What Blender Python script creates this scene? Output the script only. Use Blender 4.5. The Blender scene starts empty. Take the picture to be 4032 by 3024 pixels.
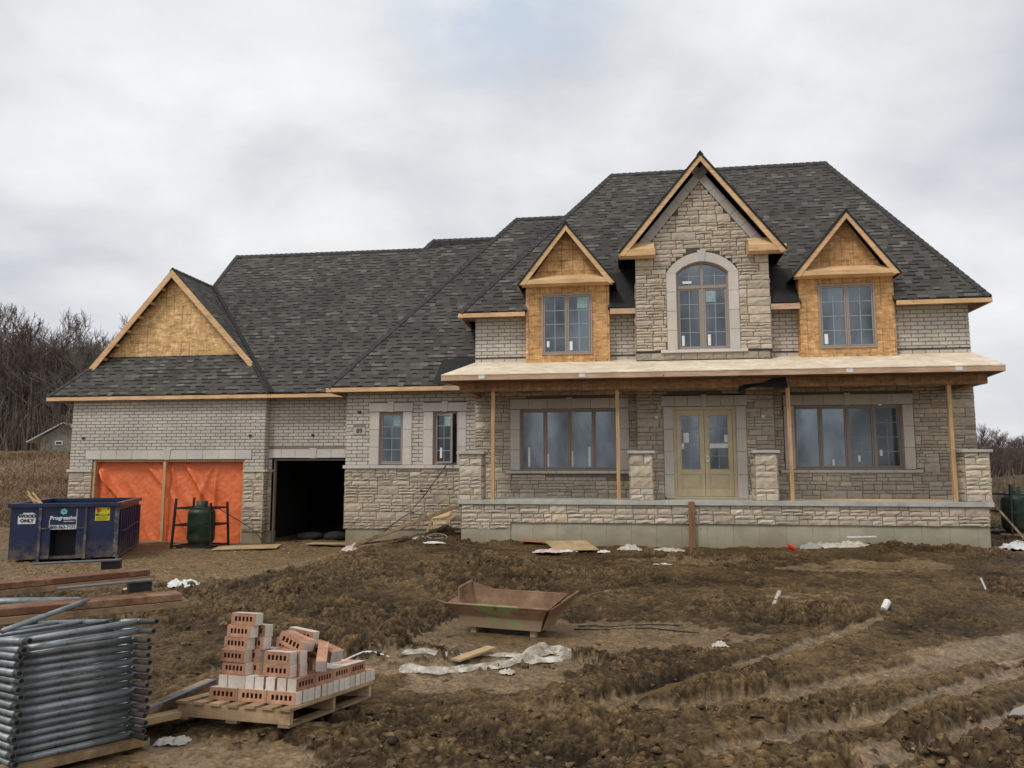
import bpy, math, random
import numpy as np
from mathutils import Vector, Matrix, noise as mnoise

random.seed(11)
rng = np.random.default_rng(5)
sc = bpy.context.scene
col = sc.collection
R = math.radians
TH = R(8.4)                       # the house stands turned by this much
OX, OY = -1.2916, 19.7989         # front left corner of the porch, on the ground


def l2w(x, y, z=0.0):
    c, s = math.cos(TH), math.sin(TH)
    return Vector((OX + x * c + y * s, OY - x * s + y * c, z))


# ------------------------------------------------------------------ mesh builder
class MB:
    def __init__(self):
        self.v, self.f, self.m, self.c = [], [], [], []

    def face(self, pts, m=0, c=(1, 1, 1)):
        b = len(self.v)
        self.v += [tuple(p) for p in pts]
        self.f.append(tuple(range(b, b + len(pts))))
        self.m.append(m)
        self.c.append(c)

    def mesh(self, verts, faces, m=0, c=(1, 1, 1)):
        b = len(self.v)
        self.v += [tuple(p) for p in verts]
        for f in faces:
            self.f.append(tuple(b + i for i in f))
            self.m.append(m)
            self.c.append(c)

    def obox(self, o, a, b, d, m=0, c=(1, 1, 1)):
        o, a, b, d = Vector(o), Vector(a), Vector(b), Vector(d)
        vs = [o, o + a, o + a + b, o + b, o + d, o + a + d, o + a + b + d, o + b + d]
        fs = [(0, 3, 2, 1), (4, 5, 6, 7), (0, 1, 5, 4), (1, 2, 6, 5), (2, 3, 7, 6), (3, 0, 4, 7)]
        if a.cross(b).dot(d) < 0:
            fs = [tuple(reversed(f)) for f in fs]
        self.mesh(vs, fs, m, c)

    def box(self, x0, x1, y0, y1, z0, z1, m=0, c=(1, 1, 1)):
        self.obox((x0, y0, z0), (x1 - x0, 0, 0), (0, y1 - y0, 0), (0, 0, z1 - z0), m, c)

    def bar(self, p, q, w, h, m=0, c=(1, 1, 1), up=(0, 0, 1)):
        p, q = Vector(p), Vector(q)
        d = q - p
        s = d.cross(Vector(up)).normalized()
        u = s.cross(d).normalized()
        self.obox(p - s * w / 2 - u * h / 2, d, s * w, u * h, m, c)

    def tube(self, pts, r, n=8, m=0, c=(1, 1, 1), cap=True, r2=None, hollow=0.0):
        pts = [Vector(p) for p in pts]
        b = len(self.v)
        k = len(pts)
        prev = None
        for i, p in enumerate(pts):
            d = (pts[min(i + 1, k - 1)] - pts[max(i - 1, 0)]).normalized()
            if prev is None:
                a = d.orthogonal().normalized()
            else:
                a = (prev - d * prev.dot(d)).normalized()
            prev = a
            e = d.cross(a)
            rr = r if r2 is None else r + (r2 - r) * i / (k - 1)
            for j in range(n):
                t = 2 * math.pi * j / n
                self.v.append(tuple(p + (a * math.cos(t) + e * math.sin(t)) * rr))
        for i in range(k - 1):
            for j in range(n):
                self.f.append((b + i * n + j, b + i * n + (j + 1) % n, b + (i + 1) * n + (j + 1) % n, b + (i + 1) * n + j))
                self.m.append(m)
                self.c.append(c)
        if cap:
            self.f.append(tuple(b + j for j in reversed(range(n))))
            self.f.append(tuple(b + (k - 1) * n + j for j in range(n)))
            self.m += [m, m]
            self.c += [c, c]

    def lathe(self, prof, n=24, m=0, c=(1, 1, 1), at=(0, 0, 0)):
        b = len(self.v)
        for r, z in prof:
            for j in range(n):
                t = 2 * math.pi * j / n
                self.v.append((at[0] + r * math.cos(t), at[1] + r * math.sin(t), at[2] + z))
        for i in range(len(prof) - 1):
            for j in range(n):
                self.f.append((b + i * n + j, b + i * n + (j + 1) % n, b + (i + 1) * n + (j + 1) % n, b + (i + 1) * n + j))
                self.m.append(m)
                self.c.append(c)

    def build(self, name, mats, parent=None, smooth=False, uv=None, bevel=0.0):
        me = bpy.data.meshes.new(name)
        me.from_pydata(self.v, [], self.f)
        mats = mats if isinstance(mats, (list, tuple)) else [mats]
        for mt in mats:
            me.materials.append(mt)
        me.polygons.foreach_set('material_index', self.m)
        at = me.color_attributes.new('Col', 'FLOAT_COLOR', 'CORNER')
        buf = []
        for f, c in zip(self.f, self.c):
            buf += [c[0], c[1], c[2], 1.0] * len(f)
        at.data.foreach_set('color', buf)
        if uv:
            ul = me.uv_layers.new(name='UVMap')
            d = []
            for f in self.f:
                for i in f:
                    d += list(uv(Vector(self.v[i])))
            ul.data.foreach_set('uv', d)
        if smooth:
            me.polygons.foreach_set('use_smooth', [True] * len(me.polygons))
        me.update()
        o = bpy.data.objects.new(name, me)
        col.objects.link(o)
        if parent is not None:
            o.parent = parent
        if bevel:
            bv = o.modifiers.new('edge', 'BEVEL')
            bv.width = bevel
            bv.segments = 2
            bv.limit_method = 'ANGLE'
        return o


def tag(o, label=None, cat=None, group=None, kind=None):
    if label: o['label'] = label
    if cat: o['category'] = cat
    if group: o['group'] = group
    if kind: o['kind'] = kind
    return o


def empty(name, loc=(0, 0, 0), rz=0.0, mat=None):
    o = bpy.data.objects.new(name, None)
    o.empty_display_size = 0.3
    col.objects.link(o)
    if mat is not None:
        o.matrix_world = mat
    else:
        o.location = loc
        o.rotation_euler = (0, 0, rz)
    return o


def copy_tree(o, parent=None):
    c = o.copy()
    col.objects.link(c)
    c.parent = parent
    for ch in list(o.children):
        copy_tree(ch, c)
    return c


# ------------------------------------------------------------------ materials
def newmat(name):
    m = bpy.data.materials.new(name)
    m.use_nodes = True
    nt = m.node_tree
    b = nt.nodes['Principled BSDF']
    return m, nt, b


def nd(nt, t, **kw):
    n = nt.nodes.new(t)
    for k, v in kw.items():
        if k == 'ins':
            for i, val in v.items():
                if hasattr(val, 'links') and hasattr(val, 'node'):
                    nt.links.new(val, n.inputs[i])
                else:
                    n.inputs[i].default_value = val
        else:
            setattr(n, k, v)
    return n


def math_n(nt, op, a, b=None, c=None, clamp=False):
    n = nd(nt, 'ShaderNodeMath', operation=op, use_clamp=clamp)
    for i, x in enumerate((a, b, c)):
        if x is None: continue
        if hasattr(x, 'links'): nt.links.new(x, n.inputs[i])
        else: n.inputs[i].default_value = x
    return n.outputs[0]


def ramp(nt, fac, stops):
    n = nd(nt, 'ShaderNodeValToRGB')
    cr = n.color_ramp
    while len(cr.elements) < len(stops):
        cr.elements.new(0.5)
    for e, (p, c) in zip(cr.elements, stops):
        e.position = p
        e.color = c if len(c) == 4 else (*c, 1)
    nt.links.new(fac, n.inputs[0])
    return n.outputs[0]


def mixc(nt, fac, a, b, blend='MIX'):
    n = nd(nt, 'ShaderNodeMix', data_type='RGBA', blend_type=blend)
    for i, x in ((0, fac), (6, a), (7, b)):
        if hasattr(x, 'links'): nt.links.new(x, n.inputs[i])
        else: n.inputs[i].default_value = x if not isinstance(x, tuple) or len(x) == 4 else (*x, 1)
    return n.outputs[2]


def coords(nt, kind='Object', scale=(1, 1, 1), rot=(0, 0, 0)):
    tc = nd(nt, 'ShaderNodeTexCoord')
    mp = nd(nt, 'ShaderNodeMapping', ins={'Scale': scale, 'Rotation': rot})
    nt.links.new(tc.outputs[kind], mp.inputs[0])
    return mp.outputs[0]


def noise_n(nt, vec, scale, detail=4, rough=0.55, dist=0.0):
    n = nd(nt, 'ShaderNodeTexNoise', ins={'Scale': scale, 'Detail': detail, 'Roughness': rough, 'Distortion': dist})
    nt.links.new(vec, n.inputs['Vector'])
    return n.outputs[0]


def bump_n(nt, b, h, strength=0.5, dist=0.02):
    n = nd(nt, 'ShaderNodeBump', ins={'Strength': strength, 'Distance': dist, 'Height': h})
    nt.links.new(n.outputs[0], b.inputs['Normal'])


def mat_plain(name, c, rough=0.6, metal=0.0, var=0.25, vscale=6.0, bump=0.3, bscale=60, bdist=0.004, dirt=None, dscale=2.5, dlevel=0.55, stretch=(1, 1, 1)):
    m, nt, b = newmat(name)
    v = coords(nt, 'Object', stretch)
    n = noise_n(nt, v, vscale, 5, 0.6)
    lo = tuple(x * (1 - var) for x in c)
    hi = tuple(min(1, x * (1 + var)) for x in c)
    cc = ramp(nt, n, [(0.3, lo), (0.7, hi)])
    if dirt:
        n2 = noise_n(nt, v, dscale, 8, 0.7)
        f = ramp(nt, n2, [(dlevel, (0, 0, 0)), (dlevel + 0.12, (1, 1, 1))])
        cc = mixc(nt, f, cc, dirt)
    nt.links.new(cc, b.inputs['Base Color'])
    b.inputs['Roughness'].default_value = rough
    b.inputs['Metallic'].default_value = metal
    if bump:
        bump_n(nt, b, noise_n(nt, v, bscale, 5), bump, bdist)
    return m


def mat_attr(name, rough=0.85, bump=0.5, bscale=35, bdist=0.01, var=0.3, vscale=14, spec=0.3, splash=0.75):
    m, nt, b = newmat(name)
    a = nd(nt, 'ShaderNodeAttribute', attribute_name='Col')
    v = coords(nt, 'Object')
    n = noise_n(nt, v, vscale, 6, 0.65)
    f = ramp(nt, n, [(0.25, (1 - var,) * 3), (0.75, (1 + var,) * 3)])
    # slow weather staining
    n2 = noise_n(nt, v, 0.9, 3, 0.5)
    f2 = ramp(nt, n2, [(0.3, (0.86, 0.86, 0.86)), (0.7, (1.08, 1.07, 1.05))])
    cc = mixc(nt, 1.0, a.outputs['Color'], f, 'MULTIPLY')
    cc = mixc(nt, 1.0, cc, f2, 'MULTIPLY')
    # mud thrown up along the foot of the wall
    sx = nd(nt, 'ShaderNodeSeparateXYZ')
    nt.links.new(v, sx.inputs[0])
    lo = nd(nt, 'ShaderNodeMapRange', ins={'From Min': 0.75, 'From Max': 0.05})
    nt.links.new(sx.outputs[2], lo.inputs[0])
    sp = math_n(nt, 'MULTIPLY', math_n(nt, 'MULTIPLY', lo.outputs[0], ramp(nt, noise_n(nt, v, 3.5, 6, .7), [(.42, (0, 0, 0)), (.62, (1, 1, 1))])), splash)
    cc = mixc(nt, sp, cc, (0.17, 0.12, 0.07))
    # pale mortar smears
    sm = ramp(nt, noise_n(nt, v, 1.9, 7, .72), [(.60, (0, 0, 0)), (.74, (1, 1, 1))])
    cc = mixc(nt, math_n(nt, 'MULTIPLY', sm, .30 * splash), cc, (0.50, 0.47, 0.42))
    nt.links.new(cc, b.inputs['Base Color'])
    b.inputs['Roughness'].default_value = rough
    b.inputs['Specular IOR Level'].default_value = spec
    bump_n(nt, b, noise_n(nt, v, bscale, 6, 0.65), bump, bdist)
    return m


def mat_wood(name, c, axis=0, rough=0.7, var=0.3, knots=True, dirt=None):
    m, nt, b = newmat(name)
    s = [14, 14, 14]
    s[axis] = 1.2
    v = coords(nt, 'Object', tuple(s))
    n = noise_n(nt, v, 1.6, 5, 0.6, 0.4)
    v2 = coords(nt, 'Object')
    n2 = noise_n(nt, v2, 1.7, 3)
    cc = ramp(nt, n, [(0.28, tuple(x * (1 - var) for x in c)), (0.5, c), (0.75, tuple(min(1, x * (1 + var * .7)) for x in c))])
    f2 = ramp(nt, n2, [(0.3, (0.8, 0.78, 0.75)), (0.7, (1.1, 1.1, 1.1))])
    cc = mixc(nt, 1.0, cc, f2, 'MULTIPLY')
    if knots:
        vo = nd(nt, 'ShaderNodeTexVoronoi', ins={'Scale': 3.1})
        nt.links.new(v2, vo.inputs['Vector'])
        k = ramp(nt, vo.outputs['Distance'], [(0.045, (0.35, 0.28, 0.22)), (0.085, (1, 1, 1))])
        cc = mixc(nt, 1.0, cc, k, 'MULTIPLY')
    if dirt:
        n3 = noise_n(nt, v2, 3.0, 7, 0.7)
        f = ramp(nt, n3, [(0.5, (0, 0, 0)), (0.62, (1, 1, 1))])
        cc = mixc(nt, f, cc, dirt)
    nt.links.new(cc, b.inputs['Base Color'])
    b.inputs['Roughness'].default_value = rough
    b.inputs['Specular IOR Level'].default_value = 0.25
    bump_n(nt, b, n, 0.25, 0.004)
    return m


def mat_osb(name, c=(0.42, 0.235, 0.085), lines=True, dark=1.0):
    m, nt, b = newmat(name)
    v = coords(nt, 'Object')
    parts = []
    for i, (rot, st) in enumerate((((0, 0.5, 0.3), (5, 5, 17)), ((0.2, -0.6, -0.4), (17, 6, 6)), ((0, 1.2, 0), (7, 7, 22)))):
        mp = nd(nt, 'ShaderNodeMapping', ins={'Rotation': rot, 'Scale': st})
        nt.links.new(v, mp.inputs[0])
        vo = nd(nt, 'ShaderNodeTexVoronoi', ins={'Scale': 1.0, 'Randomness': 1.0})
        nt.links.new(mp.outputs[0], vo.inputs['Vector'])
        sp = nd(nt, 'ShaderNodeSeparateColor')
        nt.links.new(vo.outputs['Color'], sp.inputs[0])
        parts.append(sp.outputs[0])
    mx = math_n(nt, 'MULTIPLY', math_n(nt, 'ADD', parts[0], parts[1]), 0.5)
    mx = math_n(nt, 'ADD', math_n(nt, 'MULTIPLY', mx, 0.65), math_n(nt, 'MULTIPLY', parts[2], 0.35))
    cc = ramp(nt, mx, [(0.15, tuple(x * 0.62 * dark for x in c)), (0.45, tuple(x * 0.98 * dark for x in c)), (0.62, tuple(x * 1.08 * dark for x in c)), (0.88, (c[0] * 1.42 * dark, c[1] * 1.6 * dark, c[2] * 2.1 * dark))])
    n2 = noise_n(nt, v, 1.3, 3)
    cc = mixc(nt, 1.0, cc, ramp(nt, n2, [(0.3, (0.8, 0.78, 0.76)), (0.7, (1.12, 1.12, 1.12))]), 'MULTIPLY')
    if lines:
        sx = nd(nt, 'ShaderNodeSeparateXYZ')
        nt.links.new(v, sx.inputs[0])
        wob = math_n(nt, 'MULTIPLY', noise_n(nt, v, 3.0, 3), 0.03)
        fx = math_n(nt, 'FRACT', math_n(nt, 'DIVIDE', math_n(nt, 'ADD', sx.outputs[0], wob), 0.31))
        fz = math_n(nt, 'FRACT', math_n(nt, 'DIVIDE', math_n(nt, 'ADD', sx.outputs[2], wob), 0.31))
        lx = math_n(nt, 'LESS_THAN', fx, 0.085)
        lz = math_n(nt, 'LESS_THAN', fz, 0.075)
        # the printed lines fade in and out sheet by sheet
        wn = nd(nt, 'ShaderNodeTexWhiteNoise', noise_dimensions='2D')
        cb = nd(nt, 'ShaderNodeCombineXYZ')
        nt.links.new(math_n(nt, 'FLOOR', math_n(nt, 'DIVIDE', sx.outputs[0], 0.31)), cb.inputs[0])
        nt.links.new(math_n(nt, 'FLOOR', math_n(nt, 'DIVIDE', sx.outputs[2], 0.62)), cb.inputs[1])
        nt.links.new(cb.outputs[0], wn.inputs['Vector'])
        on = math_n(nt, 'GREATER_THAN', wn.outputs['Value'], 0.4)
        ln = math_n(nt, 'MULTIPLY', math_n(nt, 'MAXIMUM', lx, lz), math_n(nt, 'MULTIPLY', on, 0.5))
        cc = mixc(nt, ln, cc, (0.10, 0.055, 0.025))
    nt.links.new(cc, b.inputs['Base Color'])
    b.inputs['Roughness'].default_value = 0.75
    bump_n(nt, b, mx, 0.2, 0.004)
    return m


def mat_shingle(name):
    """Laminated shingles: UV is (metres along the eave, metres up the slope)."""
    m, nt, b = newmat(name)
    tc = nd(nt, 'ShaderNodeTexCoord')
    sx = nd(nt, 'ShaderNodeSeparateXYZ')
    nt.links.new(tc.outputs['UV'], sx.inputs[0])
    H, Wd = 0.158, 0.235
    vy = math_n(nt, 'DIVIDE', sx.outputs[1], H)
    row = math_n(nt, 'FLOOR', vy)
    fy = math_n(nt, 'FRACT', vy)
    wr = nd(nt, 'ShaderNodeTexWhiteNoise', noise_dimensions='1D')
    nt.links.new(row, wr.inputs['W'])
    ux = math_n(nt, 'ADD', math_n(nt, 'DIVIDE', sx.outputs[0], Wd), math_n(nt, 'MULTIPLY', wr.outputs['Value'], 7.0))
    # uneven tab widths
    ux = math_n(nt, 'ADD', ux, math_n(nt, 'MULTIPLY', math_n(nt, 'SINE', math_n(nt, 'MULTIPLY', ux, 2.3)), 0.22))
    cl = math_n(nt, 'FLOOR', ux)
    fx = math_n(nt, 'FRACT', ux)
    cb = nd(nt, 'ShaderNodeCombineXYZ')
    nt.links.new(cl, cb.inputs[0])
    nt.links.new(row, cb.inputs[1])
    w2 = nd(nt, 'ShaderNodeTexWhiteNoise', noise_dimensions='2D')
    nt.links.new(cb.outputs[0], w2.inputs['Vector'])
    rnd = w2.outputs['Value']
    sp = nd(nt, 'ShaderNodeSeparateColor')
    nt.links.new(w2.outputs['Color'], sp.inputs[0])
    base = ramp(nt, rnd, [(0.0, (0.062, 0.058, 0.052)), (0.5, (0.084, 0.079, 0.071)), (0.85, (0.102, 0.096, 0.087)), (1.0, (0.160, 0.151, 0.137))])
    gr = noise_n(nt, coords(nt, 'Object'), 120, 3)
    base = mixc(nt, 1.0, base, ramp(nt, gr, [(0.3, (0.7, 0.7, 0.7)), (0.7, (1.3, 1.3, 1.3))]), 'MULTIPLY')
    lg = noise_n(nt, coords(nt, 'Object'), 0.6, 4)
    base = mixc(nt, 1.0, base, ramp(nt, lg, [(0.3, (0.82, 0.82, 0.82)), (0.7, (1.2, 1.18, 1.16))]), 'MULTIPLY')
    par = math_n(nt, 'LESS_THAN', math_n(nt, 'MODULO', math_n(nt, 'ABSOLUTE', cl), 2.0), 0.5)
    raised = math_n(nt, 'MULTIPLY', math_n(nt, 'MAXIMUM', par, math_n(nt, 'GREATER_THAN', sp.outputs[0], 0.88)), math_n(nt, 'GREATER_THAN', sp.outputs[1], 0.12))
    # shadow lines painted dark along the tabs' lower edges, strongest on raised tabs
    butt_shade = math_n(nt, 'MULTIPLY', math_n(nt, 'LESS_THAN', fy, 0.34), raised)
    thin = math_n(nt, 'MULTIPLY', math_n(nt, 'LESS_THAN', fy, 0.10), 0.45)
    edge = math_n(nt, 'MAXIMUM', math_n(nt, 'MULTIPLY', butt_shade, 0.9), thin)
    base = mixc(nt, edge, base, (0.008, 0.008, 0.008))
    nt.links.new(base, b.inputs['Base Color'])
    b.inputs['Roughness'].default_value = 0.9
    b.inputs['Specular IOR Level'].default_value = 0.2
    h = math_n(nt, 'ADD', math_n(nt, 'MULTIPLY', math_n(nt, 'SUBTRACT', 1.0, fy), 0.6), math_n(nt, 'MULTIPLY', raised, 0.5))
    bump_n(nt, b, h, 0.7, 0.012)
    return m


def mat_glass(name, tint=(0.010, 0.013, 0.017), refl=0.115):
    m, nt, b = newmat(name)
    b.inputs['Base Color'].default_value = (*tint, 1)
    b.inputs['Roughness'].default_value = 0.35
    g = nd(nt, 'ShaderNodeBsdfGlossy', ins={'Color': (0.80, 0.92, 1.0, 1), 'Roughness': 0.02})
    lw = nd(nt, 'ShaderNodeFresnel', ins={'IOR': 1.45})
    pv = coords(nt, 'Object', (1.0, 1.0, .55))
    pa = ramp(nt, noise_n(nt, pv, 1.1, 3, .5), [(.34, (.35, .35, .35)), (.5, (1.0, 1.0, 1.0)), (.66, (1.7, 1.7, 1.7))])
    f = math_n(nt, 'MULTIPLY', math_n(nt, 'ADD', math_n(nt, 'MULTIPLY', lw.outputs[0], 1.2), refl - 0.03), pa)
    mx = nd(nt, 'ShaderNodeMixShader')
    nt.links.new(f, mx.inputs[0])
    nt.links.new(b.outputs[0], mx.inputs[1])
    nt.links.new(g.outputs[0], mx.inputs[2])
    v = coords(nt, 'Object')
    bp = nd(nt, 'ShaderNodeBump', ins={'Strength': 0.06, 'Distance': 0.02, 'Height': noise_n(nt, v, 1.6, 2)})
    nt.links.new(bp.outputs[0], g.inputs['Normal'])
    nt.links.new(mx.outputs[0], nt.nodes['Material Output'].inputs[0])
    return m


MT = {}
MT['masonry'] = mat_attr('masonry', 0.9, 0.5, 40, 0.006, 0.16, 12)
MT['stone'] = mat_attr('split_stone', 0.9, 0.8, 22, 0.014, 0.20, 9)
MT['precast'] = mat_attr('precast_stone', 0.85, 0.2, 80, 0.003, 0.07, 8)
MT['shingle'] = mat_shingle('roof_shingles')
MT['cap'] = mat_plain('ridge_shingle', (0.050, 0.048, 0.046), 0.95, var=0.5, vscale=9, bump=0.4)
MT['underlay'] = mat_plain('roof_underlay', (0.011, 0.011, 0.011), 0.8, var=0.4, vscale=3, bump=0.3, bscale=8, bdist=0.01)
MT['pine'] = mat_wood('new_pine', (0.72, 0.47, 0.25), 0)
MT['pine_x'] = MT['pine']
MT['pine_z'] = mat_wood('new_pine_upright', (0.56, 0.36, 0.185), 2)
MT['pine_pink'] = mat_wood('spruce_fascia', (0.58, 0.39, 0.26), 0)
MT['deck'] = mat_wood('roof_sheathing', (0.78, 0.68, 0.53), 0, 0.8, 0.12, dirt=(0.60, 0.49, 0.36))
MT['brownstud'] = mat_wood('weathered_stud', (0.26, 0.13, 0.07), 2)
MT['osb'] = mat_osb('strand_board', (0.56, 0.315, 0.125))
MT['osb_light'] = mat_osb('pale_strand_board', (0.72, 0.445, 0.19))
MT['osb_plain'] = mat_osb('strand_board_beam', (0.40, 0.21, 0.08), True, 0.85)
MT['glass'] = mat_glass('window_glass')
MT['glass_mid'] = mat_glass('window_glass_mid', (0.006, 0.007, 0.008), 0.065)
MT['glass_dark'] = mat_glass('window_glass_dark', (0.005, 0.006, 0.007), 0.035)
MT['frame'] = mat_plain('taupe_frame', (0.32, 0.26, 0.22), 0.5, var=0.06, bump=0)
MT['muntin'] = mat_plain('grey_muntin', (0.30, 0.33, 0.36), 0.5, var=0.05, bump=0)
MT['door'] = mat_plain('tan_door_paint', (0.60, 0.50, 0.32), 0.5, var=0.12, vscale=3, bump=0.15)
MT['brass'] = mat_plain('brass', (0.75, 0.6, 0.3), 0.25, 1.0, var=0.1, bump=0)
MT['white'] = mat_plain('white_paper', (0.75, 0.77, 0.78), 0.7, var=0.08, vscale=9, bump=0)
MT['teal'] = mat_plain('teal_label', (0.26, 0.38, 0.38), 0.6, var=0.3, vscale=20, bump=0)
MT['dark'] = mat_plain('interior_shade', (0.018, 0.017, 0.016), 0.95, var=0.4, vscale=1.2, bump=0)
MT['black'] = mat_plain('black_paint', (0.014, 0.014, 0.015), 0.5, var=0.4, vscale=5, bump=0.2, dirt=(0.07, 0.055, 0.04), dlevel=0.6)


def mat_concrete():
    m, nt, b = newmat('poured_concrete')
    v = coords(nt, 'Object')
    n = noise_n(nt, v, 1.4, 7, 0.65)
    cc = ramp(nt, n, [(0.25, (0.27, 0.245, 0.17)), (0.55, (0.38, 0.35, 0.26)), (0.8, (0.47, 0.435, 0.34))])
    sx = nd(nt, 'ShaderNodeSeparateXYZ')
    nt.links.new(v, sx.inputs[0])
    wob = math_n(nt, 'MULTIPLY', noise_n(nt, v, 5, 2), 0.02)
    fx = math_n(nt, 'FRACT', math_n(nt, 'DIVIDE', math_n(nt, 'ADD', sx.outputs[0], wob), 0.61))
    ln = math_n(nt, 'MULTIPLY', math_n(nt, 'LESS_THAN', fx, 0.03), 0.35)
    cc = mixc(nt, ln, cc, (0.09, 0.08, 0.06))
    # brown splash near the mud
    low = nd(nt, 'ShaderNodeMapRange', ins={'From Min': 0.42, 'From Max': 0.02})
    nt.links.new(sx.outputs[2], low.inputs[0])
    sp = math_n(nt, 'MULTIPLY', low.outputs[0], noise_n(nt, v, 2.2, 6, 0.7), clamp=True)
    cc = mixc(nt, math_n(nt, 'MULTIPLY', sp, 1.1, clamp=True), cc, (0.22, 0.15, 0.08))
    # formwork ties
    vo = nd(nt, 'ShaderNodeTexVoronoi', ins={'Scale': 2.2})
    nt.links.new(v, vo.inputs['Vector'])
    cc = mixc(nt, 1.0, cc, ramp(nt, vo.outputs['Distance'], [(0.04, (0.45, 0.42, 0.4)), (0.07, (1, 1, 1))]), 'MULTIPLY')
    nt.links.new(cc, b.inputs['Base Color'])
    b.inputs['Roughness'].default_value = 0.9
    bump_n(nt, b, noise_n(nt, v, 25, 6), 0.3, 0.006)
    return m


MT['concrete'] = mat_concrete()
MT['slab'] = mat_plain('porch_slab', (0.44, 0.43, 0.38), 0.85, var=0.2, vscale=3, bump=0.3, bscale=30)
MT['tarp'] = mat_plain('orange_tarp', (0.74, 0.165, 0.05), 0.5, var=0.12, vscale=2.0, bump=0.35, bscale=14, bdist=0.01)
MT['plastic'] = mat_plain('dirty_white_plastic', (0.52, 0.475, 0.395), 0.35, var=0.12, vscale=5, bump=0.4, bscale=18, bdist=0.01, dirt=(0.25, 0.18, 0.11), dscale=5, dlevel=0.58)
MT['whitescrap'] = mat_plain('white_scrap', (0.68, 0.67, 0.64), 0.5, var=0.12, vscale=8, bump=0.4, bscale=25, dirt=(0.3, 0.22, 0.15), dscale=7, dlevel=0.62)
MT['galv'] = mat_plain('galvanised_steel', (0.27, 0.30, 0.31), 0.48, 0.5, var=0.35, vscale=7, bump=0.3, bscale=40, dirt=(0.14, 0.14, 0.13), dscale=9, dlevel=0.56)
MT['pin'] = mat_plain('dull_steel_pin', (0.105, 0.105, 0.10), 0.55, 0.6, var=0.35, vscale=12, bump=0.3, dirt=(0.05, 0.045, 0.04), dscale=12)
MT['tubehole'] = mat_plain('tube_bore', (0.004, 0.004, 0.004), 0.9, var=0.1, bump=0)
MT['lvl'] = mat_wood('red_brown_plank', (0.17, 0.078, 0.043), 0, 0.75, 0.35, False, dirt=(0.27, 0.165, 0.10))
MT['lvl_edge'] = mat_wood('bare_plank_edge', (0.33, 0.215, 0.125), 0, 0.8, 0.25, False, dirt=(0.18, 0.12, 0.07))
MT['blue'] = mat_plain('blue_bin_paint', (0.009, 0.019, 0.066), 0.42, var=0.35, vscale=2.2, bump=0.3, bscale=22, bdist=0.006, dirt=(0.075, 0.07, 0.075), dscale=4.5, dlevel=0.60)
MT['blue_dirty'] = mat_plain('muddy_bin_steel', (0.045, 0.05, 0.075), 0.6, var=0.4, vscale=4, bump=0.4, dirt=(0.20, 0.17, 0.13), dscale=4, dlevel=0.5)
MT['binrust'] = mat_plain('scraped_bin_rim', (0.18, 0.085, 0.075), 0.6, var=0.4, vscale=6, bump=0.4, dirt=(0.03, 0.035, 0.07), dscale=5)
MT['signwhite'] = mat_plain('sign_white', (0.72, 0.74, 0.78), 0.5, var=0.08, vscale=6, bump=0)
MT['signblack'] = mat_plain('sign_black', (0.012, 0.012, 0.014), 0.5, var=0.1, bump=0)
MT['signyellow'] = mat_plain('sign_yellow', (0.72, 0.62, 0.02), 0.5, var=0.08, vscale=8, bump=0)
MT['signred'] = mat_plain('sign_red', (0.5, 0.05, 0.02), 0.5, var=0.15, bump=0)
MT['signteal'] = mat_plain('sign_teal', (0.18, 0.55, 0.58), 0.5, var=0.1, bump=0)
MT['green'] = mat_plain('green_tank_paint', (0.008, 0.030, 0.012), 0.5, var=0.4, vscale=3, bump=0.3, dirt=(0.075, 0.075, 0.055), dscale=4, dlevel=0.60)
MT['brick_red'] = mat_plain('fired_clay', (0.43, 0.225, 0.135), 0.85, var=0.3, vscale=16, bump=0.4, bscale=90)
MT['brick_face'] = mat_plain('cream_brick_face', (0.66, 0.585, 0.50), 0.85, var=0.14, vscale=18, bump=0.4, bscale=80, dirt=(0.42, 0.30, 0.22), dscale=14, dlevel=0.63)
MT['brick_hole'] = mat_plain('core_shadow_clay', (0.10, 0.035, 0.018), 0.9, var=0.2, bump=0)
MT['pallet'] = mat_wood('pallet_board', (0.45, 0.315, 0.185), 0, 0.8, 0.28, dirt=(0.27, 0.18, 0.10))
MT['oldwood'] = mat_wood('muddy_board', (0.30, 0.21, 0.13), 0, 0.85, 0.3, dirt=(0.13, 0.09, 0.055))
MT['plywood'] = mat_wood('plywood_sheet', (0.50, 0.36, 0.20), 0, 0.8, 0.18, dirt=(0.33, 0.23, 0.13))
MT['redwood'] = mat_wood('reddish_plywood', (0.36, 0.19, 0.09), 0, 0.8, 0.2)
MT['cable'] = mat_plain('black_cable', (0.015, 0.015, 0.015), 0.6, var=0.2, bump=0)
MT['greycable'] = mat_plain('grey_cable', (0.33, 0.32, 0.29), 0.6, var=0.2, bump=0)
MT['bluewrap'] = mat_plain('blue_tape', (0.02, 0.13, 0.32), 0.5, var=0.2, bump=0)
MT['red'] = mat_plain('red_plastic', (0.6, 0.04, 0.03), 0.4, var=0.1, bump=0)
MT['pinkbag'] = mat_plain('pink_white_bag', (0.60, 0.40, 0.36), 0.5, var=0.25, vscale=9, bump=0.3, dirt=(0.72, 0.70, 0.67), dscale=6, dlevel=0.5)


def per_object(m, lo, hi):
    """Shift the tone a little from object to object."""
    nt = m.node_tree
    b = nt.nodes['Principled BSDF']
    src = b.inputs['Base Color'].links[0].from_socket
    oi = nd(nt, 'ShaderNodeObjectInfo')
    f = ramp(nt, oi.outputs['Random'], [(0, (lo * 1.02, lo, lo * .97)), (1, (hi, hi, hi * 1.04))])
    nt.links.new(mixc(nt, 1.0, src, f, 'MULTIPLY'), b.inputs['Base Color'])


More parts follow.
